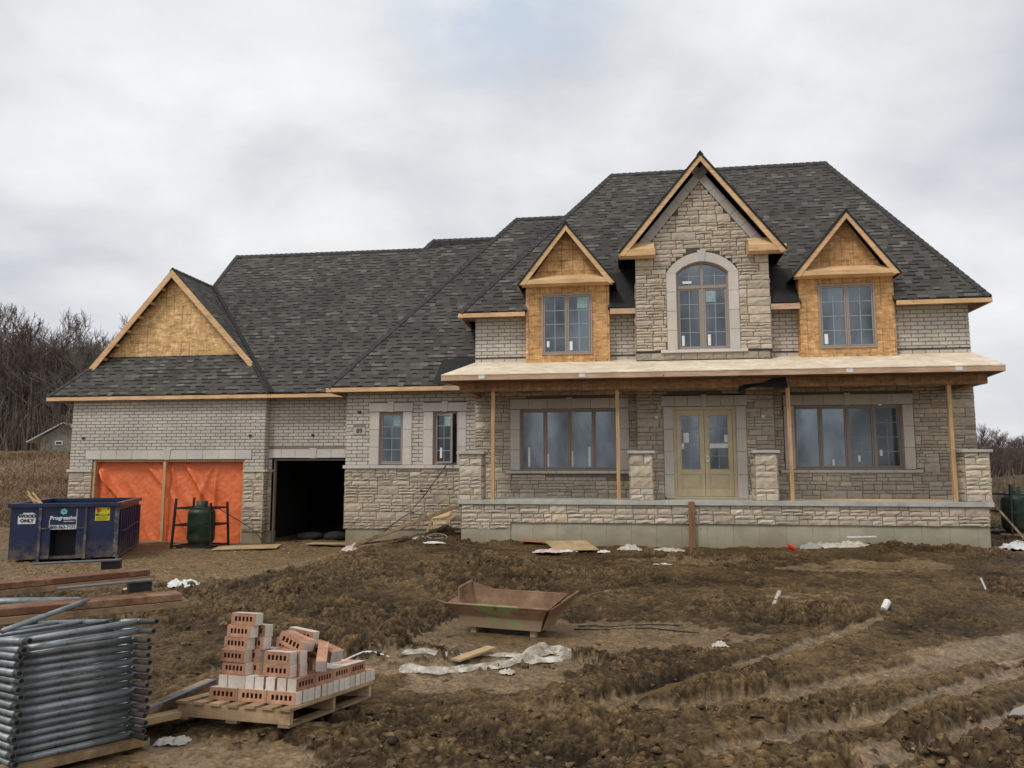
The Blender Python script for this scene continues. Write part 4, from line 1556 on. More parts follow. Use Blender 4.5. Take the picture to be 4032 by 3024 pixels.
hip(dg, (RX, yg, zg), (xrr, Yr, zr), (LX, yg, zg), (AX, Yj, AZ), .13)
# woven valley between the gable and the garage roof
mb = MB()
a, b = Vector((RX, yg, zg)), Vector((AX, Yj, AZ))
sd = Vector((1, 0, 0))
for i in range(24):
    p, q = a + (b - a) * (i / 24), a + (b - a) * ((i + 1) / 24)
    g = random.uniform(.7, 1.1)
    for s in (Vector((1, 0, 0)) * .12, Vector((-1, 0, sR)).normalized() * .10):
        up = Vector((0, -.012, .03))
        mb.face([p + up, q + up, q + s + up, p + s + up], 0, (g, g, g))
mb.build('valley', MT['underlay'], dg)
mb = MB()
gl, grx = AX - (AZ - zw) / sL, AX + (AZ - zw) / sR
mb.face([(gl, Yw, zw - .05), (grx, Yw, zw - .05), (AX, Yw, AZ - .06)])
gw = mb.build('gable_wall', MT['osb_light'], dg)
for s, xx_, slp in ((-1, xlr, sL), (1, xrr, sR)):
    q = MB()
    h = .2
    a, b = Vector((xx_, Yr - .03, zr + .0)), Vector((AX, Yr - .03, AZ - .04))
    vs = [a + Vector((s * .02, 0, -.03)), b, b - Vector((0, 0, h * 1.3)), Vector((a.x - s * h * 1.0, Yr - .03, a.z - .06))]
    vs2 = [v + Vector((0, .04, 0)) for v in vs]
    q.mesh(vs + vs2, [(0, 1, 2, 3), (7, 6, 5, 4), (0, 4, 5, 1), (1, 5, 6, 2), (2, 6, 7, 3), (3, 7, 4, 0)])
    q.build('rake_board', MT['pine'], dg)
for i in range(6):
    q = MB()
    t = (i + .6) / 6.6
    x = xlr + .22 + (AX - xlr - .2) * t
    z = AZ - (AX - x) * sL - .22
    q.obox((x - .02, Yr + .02, z - .045), (.04, 0, 0), (0, Yw - Yr - .03, 0), (0, 0, .09))
    q.build('lookout', MT['pine'], dg)
mb = MB()
mb.box(LX + .01, RX, yg - .02, yg + .02, zg - .15, zg - .035)
mb.box(LX + .01, LX + .05, yg + .022, 12, zg - .15, zg - .035)
part(mb, 'fascia_board', MT['pine'])
mb = MB()
mb.box(RX + .004, -4.3, yg - .015, yg + .02, zg - .15, zg - .04)
part(mb, 'fascia_board', MT['pine'])
mb = MB()
mb.box(LX + .06, -4.3, yg + .03, GS + .1, zg - .125, zg - .105)
part(mb, 'soffit', MT['oldwood'])
# scrap of black membrane hanging under the beam
mb = MB()
pts = [(6.95, 3.96), (7.5, 3.92), (8.1, 3.9), (8.05, 4.17), (7.75, 4.14), (7.5, 4.04), (7.05, 4.0), (6.9, 3.80)]
mb.face([(x, .02, z) for x, z in pts])
tag(mb.build('membrane_scrap', MT['underlay'], house))
# ------------------------------------------------------------------ ground
def sstep(a, b, x):
    t = np.clip((x - a) / (b - a), 0, 1)
    return t * t * (3 - 2 * t)


def hash2(ix, iy, s=0):
    h = (ix.astype(np.int64) * 374761393 + iy.astype(np.int64) * 668265263 + s * 2147483647) & 0xffffffff
    h = ((h ^ (h >> 13)) * 1274126177) & 0xffffffff
    h = (h ^ (h >> 16)) & 0xffffffff
    return h.astype(np.float64) / 4294967296.0


def vnoise(x, y, s=0):
    ix, iy = np.floor(x), np.floor(y)
    fx, fy = x - ix, y - iy
    fx, fy = fx * fx * fx * (fx * (fx * 6 - 15) + 10), fy * fy * fy * (fy * (fy * 6 - 15) + 10)
    a, b, c, d = hash2(ix, iy, s), hash2(ix + 1, iy, s), hash2(ix, iy + 1, s), hash2(ix + 1, iy + 1, s)
    return (a + (b - a) * fx) * (1 - fy) + (c + (d - c) * fx) * fy


def fbm(x, y, o=4, s=0, g=.5):
    t, a, n = 0, 1, 0
    for i in range(o):
        t = t + a * vnoise(x, y, s + i)
        n += a
        a *= g
        x, y = x * 2.03 + 17.1, y * 2.03 - 9.3
    return t / n


def gnoise(x, y, s=0):
    ix, iy = np.floor(x), np.floor(y)
    fx, fy = x - ix, y - iy
    ux, uy = fx * fx * fx * (fx * (fx * 6 - 15) + 10), fy * fy * fy * (fy * (fy * 6 - 15) + 10)

    def g(dx, dy):
        a = hash2(ix + dx, iy + dy, s) * 6.2831853
        return np.cos(a) * (fx - dx) + np.sin(a) * (fy - dy)
    a, b, c, d = g(0, 0), g(1, 0), g(0, 1), g(1, 1)
    return (a + (b - a) * ux) * (1 - uy) + (c + (d - c) * ux) * uy


def worley(x, y, s=0):
    ix, iy = np.floor(x), np.floor(y)
    f1 = np.full(x.shape, 9.0)
    f2 = np.full(x.shape, 9.0)
    r = np.zeros(x.shape)
    for dx in (-1, 0, 1):
        for dy in (-1, 0, 1):
            cx_, cy_ = ix + dx, iy + dy
            px = cx_ + hash2(cx_, cy_, s)
            py = cy_ + hash2(cx_, cy_, s + 31)
            d = (px - x) ** 2 + (py - y) ** 2
            m = d < f1
            f2 = np.where(m, f1, np.minimum(f2, d))
            r = np.where(m, hash2(cx_, cy_, s + 77), r)
            f1 = np.where(m, d, f1)
    return np.sqrt(f1), np.sqrt(f2), r


def local(x, y):
    c, s = math.cos(TH), math.sin(TH)
    dx, dy = x - OX, y - OY
    return dx * c - dy * s, dx * s + dy * c


def base_z(x, y):
    lx, ly = local(x, y)
    near = -0.11 * sstep(4.6, 7.4, y)
    wl = 1 - sstep(-4.4, -1.2, lx)
    house_z = -0.33 * wl + 0.04 * (1 - wl)
    t = sstep(10.5, 18.0, y)
    z = near * (1 - t) + house_z * t
    # heap beside the porch corner under the ramp
    z = z + 0.30 * np.exp(-(((lx + .55) / .8) ** 2 + ((ly - 1.2) / .7) ** 2))
    # low mounds
    z = z + 0.10 * (fbm(x * .32, y * .32, 3, 5) - .5) * sstep(7, 12, y)
    # heaped spoil in front of the house, left of centre
    z = z + 0.09 * np.exp(-(((x + 2.6) / 2.4) ** 2 + ((y - 13.2) / 1.6) ** 2))
    z = z + 0.14 * np.exp(-(((x + 1.3) / 1.6) ** 2 + ((y - 17.2) / 1.2) ** 2)) + 0.13 * np.exp(-(((x - 8) / 3.0) ** 2 + ((y - 17.4) / .8) ** 2))
    z = z + .24 * np.exp(-(((x - 3.25) / .55) ** 2 + ((y - 4.95) / .38) ** 2))
    # bank and wooded hill on the left, spoil heap and hill on the right
    lf = 1 - sstep(-22, -10, x)
    z = z + lf * (3.15 * sstep(30, 47, y) + 0.9 * sstep(47, 70, y) + 10 * sstep(72, 150, y))
    z = z + 0.55 * np.exp(-(((x + 17) / 3.2) ** 2 + ((y - 24) / 2.2) ** 2))
    rt = sstep(12, 17, x)
    z = z + rt * (1.75 * np.exp(-(((x - 21) / 6.5) ** 2 + ((y - 30) / 4.0) ** 2)) + .9 * sstep(34, 60, y) + 9 * sstep(135, 260, y))
    return z


TRACKS = [([(0.6, 6.45), (1.15, 7.05), (2.0, 7.85), (2.9, 8.6), (3.75, 9.4), (5.0, 10.7)], .125),
          ([(0.2, 6.35), (.8, 6.5), (2.1, 6.85), (3.2, 7.5), (4.7, 8.3), (5.7, 8.9), (7.6, 10.2)], .17),
          ([(1.3, 5.35), (2.4, 6.05), (3.0, 6.35), (4.0, 7.2), (5.2, 8.0)], .13),
          ([(1.6, 4.45), (2.4, 5.1), (3.6, 6.1), (4.3, 6.65), (5.6, 7.7)], .12)]


def track_d(x, y, pts):
    best = np.full(x.shape, 1e9)
    sb = np.zeros(x.shape)
    sg = np.zeros(x.shape)
    acc = 0
    for (ax, ay), (bx, by) in zip(pts[:-1], pts[1:]):
        dx, dy = bx - ax, by - ay
        L = math.hypot(dx, dy)
        t = np.clip(((x - ax) * dx + (y - ay) * dy) / (L * L), 0, 1)
        d = np.hypot(x - ax - t * dx, y - ay - t * dy)
        side = ((x - ax) * dy - (y - ay) * dx) / L
        m = d < best
        best = np.where(m, d, best)
        sb = np.where(m, acc + t * L, sb)
        sg = np.where(m, side, sg)
        acc += L
    return best, sb, sg


# flat pads under things: centre, half sizes, angle, plane height at centre, slope vector
PADS = []
PUDDLES = [(1.75, 7.62, .70, .15, .74), (2.55, 6.02, .30, .10, .5), (7.3, 15.7, 1.0, .24, .05), (4.3, 6.66, .42, .10, .78), (3.1, 8.75, .35, .08, .8)]


def pad(cx_, cy_, hx, hy, ang, z, gx=0.0, gy=0.0, soft=.25, fill=False):
    PADS.append((cx_, cy_, hx, hy, ang, z, gx, gy, soft, fill))


pad(-1.72, 6.55, .56, .68, R(-18.6), -.045, 0.0, -.075, .22)
pad(-3.2, 6.0, .75, .9, R(48), -.05, 0, 0, .3)
pad(-11.6, 21.9, 1.5, 2.3, R(14), -.30, 0, 0, .6, True)
pad(0.05, 9.75, .75, .45, R(-22), -.10, 0, 0, .5)
pad(-9.15, 22.95, .7, .5, 0, -.30, 0, 0, .5, True)
pad(13.9, 22.2, .8, .6, 0, .10, 0, 0, .5, True)


def ground(x, y, detail=True):
    z = base_z(x, y)
    lx, ly = local(x, y)
    r = np.hypot(x, y)
    # how churned the mud is (1) or how flat and trodden (0)
    rough = .30 + .95 * sstep(.33, .62, fbm(x * .55 + 3, y * .55, 4, 40))
    flat = np.zeros(x.shape)

    def blob(cx_, cy_, a, b, ang=0.0, k=1.0):
        c, s = math.cos(ang), math.sin(ang)
        u, v = ((x - cx_) * c + (y - cy_) * s) / a, (-(x - cx_) * s + (y - cy_) * c) / b
        w = fbm(x * 1.3, y * 1.3, 3, 60) * .9
        return k * (1 - sstep(.55, 1.25, np.hypot(u, v) + w - .45))
    for a in ((0.9, 9.6, 2.3, 1.25, -.1, .95), (-0.4, 8.3, 1.5, .75, 0, .7), (-2.1, 5.25, 1.0, .55, -.3, .85), (-1.1, 4.7, .9, .3, 0, .4),
              (7.2, 15.7, 2.2, .8, 0, .75), (3.6, 16.2, 1.6, .7, 0, .6), (4.6, 12.3, 1.6, .5, .4, .45), (-0.2, 7.4, .8, .4, 0, .7), (5.2, 8.7, 1.4, .5, .55, .9), (2.6, 5.2, .8, .35, .6, .6)):
        flat = np.maximum(flat, blob(*a))
    drive = (1 - sstep(-3.2, -1.4, lx + .8 * (fbm(x * .7, y * .7, 3, 9) - .5))) * sstep(13.0, 15.2, y + .35 * x * 0 + 1.6 * (fbm(x * .5, y * .5, 3, 3) - .5)) * (1 - sstep(30, 36, y))
    flat = np.maximum(flat, drive * .78)
    under = np.maximum(0, 1 - np.abs(ly - .2) / 1.2) * (lx > -.2) * (lx < 12.6)
    tr = np.zeros(x.shape)
    edge = np.zeros(x.shape)
    tread = np.zeros(x.shape)
    lugs = np.zeros(x.shape)
    for pts, w in TRACKS:
        d, s, sg = track_d(x, y, pts)
        wob = .07 * (fbm(x * 2.5, y * 2.5, 3, 70) - .5)
        d = d + wob
        k = 1 - sstep(w * .6, w * 1.6, d)
        tr = np.maximum(tr, k)
        edge = np.maximum(edge, np.exp(-((d - w * 2.0) / (.15)) ** 2))
        lug = np.sin((s + np.abs(sg) * .55) * 2 * math.pi / .15)
        tread = np.where(k > .02, np.maximum(tread, k * sstep(-.2, .7, lug)), tread)
        # lug prints along the outer bank
        bank_ = np.exp(-((sg + w * 1.45) / .14) ** 2) * sstep(-.1, .6, lug)
        if w < .126 and pts[0][0] < 1: lugs = bank_ * sstep(.35, .6, s) * (1 - sstep(1.9, 2.3, s))
    flat = np.maximum(flat, tr * .96)
    # trodden and churned ground meet along a crisp, broken edge, clods spilling over
    sp_ = .75 * (fbm(x * 3.6, y * 3.6, 4, 140) - .5) + .55 * (fbm(x * 11, y * 11, 2, 150) - .5)
    flat = np.where(drive > .2, flat, sstep(.40, .58, flat + sp_ * (flat > .01)) * np.minimum(1, .45 + flat))
    rough = rough * (1 - .93 * flat)
    far = 1 - sstep(26, 34, y)
    rough = np.maximum(rough, .7 * sstep(12, 16, x) * sstep(20, 25, y) * (1 - sstep(38, 45, y)))
    h = np.zeros(x.shape)
    # domain warp
    wx = x + .16 * (fbm(x * 2.2, y * 2.2, 3, 21) - .5) * 2
    wy = y + .16 * (fbm(x * 2.2 + 9, y * 2.2, 3, 22) - .5) * 2
    big = np.abs(fbm(wx * 1.15, wy * 1.6, 3, 25) - .5) * 2
    h += rough * .17 * (.5 - big) * 1.0
    w2x, w2y = x + .05 * (fbm(x * 6, y * 6, 2, 27) - .5) * 2, y + .05 * (fbm(x * 6 + 5, y * 6, 2, 28) - .5) * 2
    amp = (.5 + .75 * fbm(x * .9, y * .9, 3, 33)) * (1 - .25 * (1 - sstep(4.5, 7.5, r)))
    # torn clay: warped, overlapping domes of many sizes with sharp gaps between
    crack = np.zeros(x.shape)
    for sc_, a_, wp_, s_ in ((1.9, .085, .30, 1), (4.1, .072, .13, 2), (8.3, .070, .065, 3), (17.0, .036, .030, 4), (36.0, .011, .012, 5)):
        q1, q2 = gnoise(x * sc_ * .9 + 7, y * sc_ * .9, s_ + 400), gnoise(x * sc_ * .9, y * sc_ * .9 + 5, s_ + 420)
        a1 = 2.4 * gnoise(x * .8 + s_, y * .8, s_ + 440)           # the grain of the clods turns slowly
        ca, sa = np.cos(a1), np.sin(a1)
        ux, uy = (x + wp_ * 1.6 * q1), (y + wp_ * 1.6 * q2)
        f1, f2, rr = worley(ux * sc_, uy * sc_ * 1.0, s_ * 101)
        dome = np.sqrt(np.clip(1 - (f1 / .82) ** 2, 0, 1))
        gap = np.clip((f2 - f1) * 3.2, 0, 1)
        dome = dome * (.35 + .65 * gap)
        hgt = .12 + .88 * rr ** 1.4
        k_ = .5 + 1.1 * np.clip(gnoise(x * sc_ * .23, y * sc_ * .23, s_ + 480) + .35, 0, 1.1)
        a_ = a_ if s_ < 4 else a_ * np.clip((9.0 if s_ == 4 else 5.0) / r, 0, 1)     # grains too small to see further off
        h += rough * a_ * amp * k_ * (dome * hgt - .33)
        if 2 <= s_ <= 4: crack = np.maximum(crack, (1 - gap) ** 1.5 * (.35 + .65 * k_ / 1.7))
        if s_ > 2: h += (1 - rough.clip(0, 1)) * far * a_ * .22 * (dome * hgt - .33)
    fine = fbm(x * 15, y * 15, 2, 90) - .5
    h += fine * (.012 * rough + .008) * np.clip(9 / r, 0, 1)
    h += edge * (1 - tr) * .035 * (.4 + fbm(x * 4, y * 4, 3, 91))
    h += -tr * .034 + tread * sstep(.75, .98, tr) * .014 + lugs * .05
    h += .04 * (fbm(x * 1.6, y * 1.6, 3, 95) - .5)
    damp = sstep(0, 1, far)
    far_h = .25 * (fbm(x * .25, y * .25, 4, 50) - .5) * (1 - damp)
    for wx_, wy_, wa_, wb_, wang_ in PUDDLES:
        c, s = math.cos(wang_), math.sin(wang_)
        u, v = ((x - wx_) * c + (y - wy_) * s) / wa_, (-(x - wx_) * s + (y - wy_) * c) / wb_
        k = 1 - sstep(.7, 2.3, np.hypot(u, v) + .5 * (fbm(x * 5, y * 5, 3, 130) - .5))
        h = h + (np.minimum(h, -.06) - h) * k
    z = z + h * np.maximum(damp, .6 * sstep(12, 16, x) * (1 - sstep(40, 50, y))) + far_h
    # a low ridge of mud thrown against the foundation
    z = z + under * .06 * (fbm(x * 1.3, y * 1.3, 3, 55) - .3)
    for cx_, cy_, hx, hy, ang, pz, gx, gy, soft, fill in PADS:
        c, s = math.cos(ang), math.sin(ang)
        u, v = (x - cx_) * c + (y - cy_) * s, -(x - cx_) * s + (y - cy_) * c
        d = np.hypot(np.maximum(np.abs(u) - hx, 0), np.maximum(np.abs(v) - hy, 0))
        k = 1 - sstep(0, soft, d)
        pl = pz + gx * (x - cx_) + gy * (y - cy_) - .02 + .25 * (z - base_z(x, y))
        pl = np.minimum(pl, pz + gx * (x - cx_) + gy * (y - cy_) - .004)
        t = pl if fill else np.minimum(z, pl)
        z = z + (t - z) * k
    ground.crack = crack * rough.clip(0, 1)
    return z, rough, flat, tr, drive, h


def gz(x, y):
    a = ground(np.array([float(x)]), np.array([float(y)]))
    return float(a[0][0])


def build_ground():
    f = 769.0
    e0, e1 = math.atan(1.85 / 2.9), math.atan(1.85 / 27.0)
    n1 = 900
    # rows and columns grow with distance alike, then stretch out to the hills
    r1 = 2.9 * np.exp(np.linspace(0, math.log(27.0 / 2.9), n1))
    r2 = 27.0 * np.exp(np.linspace(0, math.log(520 / 27.0), 120))[1:]
    rr = np.concatenate([r1, r2])
    tin = np.linspace(-math.tan(R(36)), math.tan(R(36)), 1060)
    tl = np.tan(np.linspace(R(-56), R(-36.3), 70))
    tt = np.concatenate([tl, tin, -tl[::-1]])
    nr, nc = len(rr), len(tt)
    Y = np.repeat(rr[:, None], nc, 1)
    X = rr[:, None] * tt[None, :]
    x, y = X.ravel(), Y.ravel()
    z = np.empty_like(x)
    rough, flat, tr, drive, h, crack = (np.empty_like(x) for _ in range(6))
    for i in range(0, len(x), 120000):
        s = slice(i, i + 120000)
        z[s], rough[s], flat[s], tr[s], drive[s], h[s] = ground(x[s], y[s])
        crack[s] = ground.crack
    # colour: wet dark clods, paler trodden clay, gravelly drive, dry grass further off
    n = fbm(x * .8, y * .8, 4, 200)
    n2 = fbm(x * 9, y * 9, 3, 210)
    dark = np.array([.041, .0265, .0125])
    mid = np.array([.155, .100, .046])
    pale = np.array([.240, .162, .084])
    yel = np.array([.205, .142, .074])
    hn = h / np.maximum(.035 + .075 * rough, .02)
    # light and shade put into the colour: crests paler, hollows darker
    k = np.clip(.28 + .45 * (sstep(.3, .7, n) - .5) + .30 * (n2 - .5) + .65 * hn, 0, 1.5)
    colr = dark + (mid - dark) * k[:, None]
    colr = colr * (1 - .72 * np.clip(crack * 1.25, 0, 1)[:, None])      # shade painted into the gaps between clods
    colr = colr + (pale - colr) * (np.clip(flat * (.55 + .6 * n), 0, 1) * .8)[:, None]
    colr = colr + (yel - colr) * (np.clip(drive * (.45 + .6 * n2), 0, 1) * .75)[:, None]
    grass = np.maximum(sstep(30, 36, y) * (x < 5), sstep(36, 46, y) * (x >= 5))
    gcol = np.array([.215, .150, .085]) + (n2 - .5)[:, None] * np.array([.16, .11, .06])
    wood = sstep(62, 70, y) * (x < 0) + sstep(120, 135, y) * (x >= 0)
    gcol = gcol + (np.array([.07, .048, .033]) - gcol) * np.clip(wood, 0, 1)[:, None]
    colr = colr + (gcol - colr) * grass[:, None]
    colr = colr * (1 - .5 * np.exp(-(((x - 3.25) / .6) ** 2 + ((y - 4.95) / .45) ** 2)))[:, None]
    colr = np.clip(colr, .004, 1)
    wet = np.clip(flat * .75 + .25 * (n - .5) + .1 * tr - .6 * drive, 0, 1) * (1 - grass)
    # the wet clay folds over itself: push points sideways as well as up
    vr = (rough.clip(0, 1) * (1 - sstep(24, 30, y)))
    for s0, amp_ in ((5.0, .040), (11.0, .020)):
        x = x + vr * amp_ * gnoise(X.ravel() * s0, Y.ravel() * s0, 610)
        y = y + vr * amp_ * 1.2 * gnoise(X.ravel() * s0 + 9, Y.ravel() * s0, 620)
    me = bpy.data.meshes.new('ground')
    nv = nr * nc
    me.vertices.add(nv)
    me.vertices.foreach_set('co', np.stack([x, y, z], 1).astype(np.float32).ravel())
    ii = np.arange((nr - 1) * (nc - 1))
    a = (ii // (nc - 1)) * nc + ii % (nc - 1)
    idx = np.stack([a, a + 1, a + nc + 1, a + nc], 1).astype(np.int32)
    nf = len(idx)
    me.loops.add(nf * 4)
    me.loops.foreach_set('vertex_index', idx.ravel())
    me.polygons.add(nf)
    me.polygons.foreach_set('loop_start', np.arange(0, nf * 4, 4, dtype=np.int32))
    me.polygons.foreach_set('use_smooth', np.ones(nf, dtype=bool))
    me.update(calc_edges=True)
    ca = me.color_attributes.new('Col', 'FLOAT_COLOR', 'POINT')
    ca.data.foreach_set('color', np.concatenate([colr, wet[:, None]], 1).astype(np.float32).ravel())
    o = bpy.data.objects.new('ground', me)
    col.objects.link(o)
    tag(o, kind='structure')
    m, nt, b = newmat('mud')
    at = nd(nt, 'ShaderNodeAttribute', attribute_name='Col')
    v = coords(nt, 'Object')
    n1_ = noise_n(nt, v, 28, 7, .7)
    cc = mixc(nt, 1.0, at.outputs['Color'], ramp(nt, n1_, [(.30, (.34, .32, .30)), (.46, (.85, .84, .83)), (.58, (1.15, 1.14, 1.12)), (.72, (1.75, 1.72, 1.66))]), 'MULTIPLY')
    n5 = noise_n(nt, v, 9.5, 5, .65, .6)
    cc = mixc(nt, 1.0, cc, ramp(nt, n5, [(.33, (.50, .48, .46)), (.5, (1, 1, 1)), (.68, (1.42, 1.40, 1.36))]), 'MULTIPLY')
    n3 = noise_n(nt, v, 2.6, 5, .6)
    cc = mixc(nt, 1.0, cc, ramp(nt, n3, [(.3, (.78, .78, .78)), (.7, (1.2, 1.2, 1.2))]), 'MULTIPLY')
    nt.links.new(cc, b.inputs['Base Color'])
    ro = nd(nt, 'ShaderNodeMapRange', ins={'From Min': 0.0, 'From Max': 1.0, 'To Min': .66, 'To Max': .38})
    nt.links.new(at.outputs['Alpha'], ro.inputs[0])
    nt.links.new(ro.outputs[0], b.inputs['Roughness'])
    so_ = nd(nt, 'ShaderNodeMapRange', ins={'From Min': 0.0, 'From Max': .8, 'To Min': .13, 'To Max': .38})
    nt.links.new(at.outputs['Alpha'], so_.inputs[0])
    nt.links.new(so_.outputs[0], b.inputs['Specular IOR Level'])
    me.materials.append(m)
    return o


build_ground()
# a plain sheet out to the horizon underneath
mb = MB()
mb.face([(-1600, -400, -1.4), (1600, -400, -1.4), (1600, 2500, -1.4), (-1600, 2500, -1.4)])
tag(mb.build('field', mat_plain('far_field', (.17, .13, .08), .95, var=.3, vscale=.05, bump=0)), kind='structure')

# muddy water standing in the ruts
wm, nt, b = newmat('muddy_water')
b.inputs['Base Color'].default_value = (.16, .105, .045, 1)
b.inputs['Roughness'].default_value = .07
for k, (cx_, cy_, a_, b_, ang) in enumerate(PUDDLES):
    mb = MB()
    c, s = math.cos(ang), math.sin(ang)
    zs_l = [gz(cx_ + t * a_ * c, cy_ + t * a_ * s) for t in (-.5, -.25, 0, .25, .5)]
    z = min(zs_l) + .022
    pts = []
    for i in range(40):
        t = 2 * math.pi * i / 40
        q = 1 + .25 * math.sin(3 * t + k) + .15 * math.sin(7 * t)
        u, w = 1.25 * a_ * q * math.cos(t), 1.25 * b_ * q * math.sin(t)
        pts.append((cx_ + u * c - w * s, cy_ + u * s + w * c, z))
    mb.face(pts)
    tag(mb.build('puddle', wm), kind='structure')


# loose lumps lying on the churned mud
def ico():
    t = (1 + 5 ** .5) / 2
    v = np.array([(-1, t, 0), (1, t, 0), (-1, -t, 0), (1, -t, 0), (0, -1, t), (0, 1, t), (0, -1, -t), (0, 1, -t), (t, 0, -1), (t, 0, 1), (-t, 0, -1), (-t, 0, 1)], float)
    v /= np.linalg.norm(v[0])
    f = [(0, 11, 5), (0, 5, 1), (0, 1, 7), (0, 7, 10), (0, 10, 11), (1, 5, 9), (5, 11, 4), (11, 10, 2), (10, 7, 6), (7, 1, 8), (3, 9, 4), (3, 4, 2), (3, 2, 6), (3, 6, 8), (3, 8, 9), (4, 9, 5), (2, 4, 11), (6, 2, 10), (8, 6, 7), (9, 8, 1)]
    vs = [tuple(p) for p in v]
    cache = {}
    nf = []

    def midp(a, b_):
        k = (min(a, b_), max(a, b_))
        if k not in cache:
            p = (np.array(vs[a]) + np.array(vs[b_])) / 2
            vs.append(tuple(p / np.linalg.norm(p)))
            cache[k] = len(vs) - 1
        return cache[k]
    for a, b_, c in f:
        x_, y_, z_ = midp(a, b_), midp(b_, c), midp(c, a)
        nf += [(a, x_, z_), (b_, y_, x_), (c, z_, y_), (x_, y_, z_)]
    return np.array(vs), np.array(nf)


def scatter(name, n, region, size, cola, colb, label, cat, coarse=False, flatten=.6, accept=None, smooth=True, seed=3, sink=.25):
    r_ = np.random.default_rng(seed)
    vs, fs = ico()
    if coarse:
        t_ = (1 + 5 ** .5) / 2
        vs = vs[:12]
        fs = np.array([(0, 11, 5), (0, 5, 1), (0, 1, 7), (0, 7, 10), (0, 10, 11), (1, 5, 9), (5, 11, 4), (11, 10, 2), (10, 7, 6), (7, 1, 8), (3, 9, 4), (3, 4, 2), (3, 2, 6), (3, 6, 8), (3, 8, 9), (4, 9, 5), (2, 4, 11), (6, 2, 10), (8, 6, 7), (9, 8, 1)])
    pos = []
    while sum(len(p) for p in pos) < n:
        el = r_.uniform(1.85 / region[1], 1.85 / region[0], 4 * n)
        yy = 1.85 / el
        xx = yy * r_.uniform(-.74, .74, 4 * n)
        z, rough, flat, tr, drive, h = ground(xx, yy)
        lx, ly = local(xx, yy)
        ok = ~((ly > -.02) & (lx > -.05) & (lx < 12.5)) & ~((ly > 2.1) & (lx <= 0)) & ~((ly > 3.2))
        for cx_, cy_, hx, hy, ang, *_r in PADS:
            c, s = math.cos(ang), math.sin(ang)
            u, v = (xx - cx_) * c + (yy - cy_) * s, -(xx - cx_) * s + (yy - cy_) * c
            ok &= ~((np.abs(u) < hx + .05) & (np.abs(v) < hy + .05))
        ok &= accept(rough, flat, tr, drive, r_.uniform(0, 1, 4 * n))
        pos.append(np.stack([xx, yy, z], 1)[ok])
    pos = np.concatenate(pos)[:n]
    k = len(vs)
    V = np.empty((n * k, 3), np.float32)
    C = np.empty((n * k, 4), np.float32)
    for i in range(n):
        s = size[0] + (size[1] - size[0]) * r_.random() ** 2.2
        d = vs * (1 + .5 * (r_.random((k, 1)) - .5) * 2) + .25 * (r_.random((k, 3)) - .5)
        d = d * np.array([r_.uniform(.7, 1.5), r_.uniform(.7, 1.3), flatten * r_.uniform(.7, 1.3)]) * s
        a = r_.uniform(0, 6.28)
        b_ = r_.uniform(-.5, .5)
        ca, sa, cb, sb = math.cos(a), math.sin(a), math.cos(b_), math.sin(b_)
        M_ = np.array([[ca, -sa, 0], [sa, ca, 0], [0, 0, 1]]) @ np.array([[1, 0, 0], [0, cb, -sb], [0, sb, cb]])
        V[i * k:(i + 1) * k] = d @ M_.T + pos[i] + np.array([0, 0, s * flatten * (1 - sink * 2)])
        t = r_.random()
        C[i * k:(i + 1) * k, :3] = (np.array(cola) * (1 - t) + np.array(colb) * t) * r_.uniform(.8, 1.2)
        C[i * k:(i + 1) * k, 3] = 0.05
    me = bpy.data.meshes.new(name)
    me.vertices.add(n * k)
    me.vertices.foreach_set('co', V.ravel())
    idx = (fs[None] + (np.arange(n) * k)[:, None, None]).astype(np.int32).reshape(-1)
    nf = len(idx) // 3
    me.loops.add(nf * 3)
    me.loops.foreach_set('vertex_index', idx)
    me.polygons.add(nf)
    me.polygons.foreach_set('loop_start', np.arange(0, nf * 3, 3, dtype=np.int32))
    me.polygons.foreach_set('use_smooth', np.full(nf, smooth))
    me.update(calc_edges=True)
    ca_ = me.color_attributes.new('Col', 'FLOAT_COLOR', 'POINT')
    ca_.data.foreach_set('color', C.ravel())
    me.materials.append(bpy.data.materials['mud'] if 'mud' in name else MT['masonry'])
    o = bpy.data.objects.new(name, me)
    col.objects.link(o)
    return tag(o, label, cat, kind='stuff')


scatter('mud_lumps', 4500, (3.2, 22), (.010, .036), (.05, .034, .018), (.17, .116, .063), 'wet brown lumps of mud strewn over the churned yard', 'mud', accept=lambda r, f, t, d, q: (q < r * 1.2) & (t < .4), seed=3, flatten=.5, smooth=True, sink=.45)
scatter('gravel', 2600, (12.5, 24), (.008, .030), (.20, .155, .095), (.42, .35, .25), 'pale gravel and straw scattered on the drive before the garage', 'gravel', accept=lambda r, f, t, d, q: q < d, seed=4, flatten=.4)


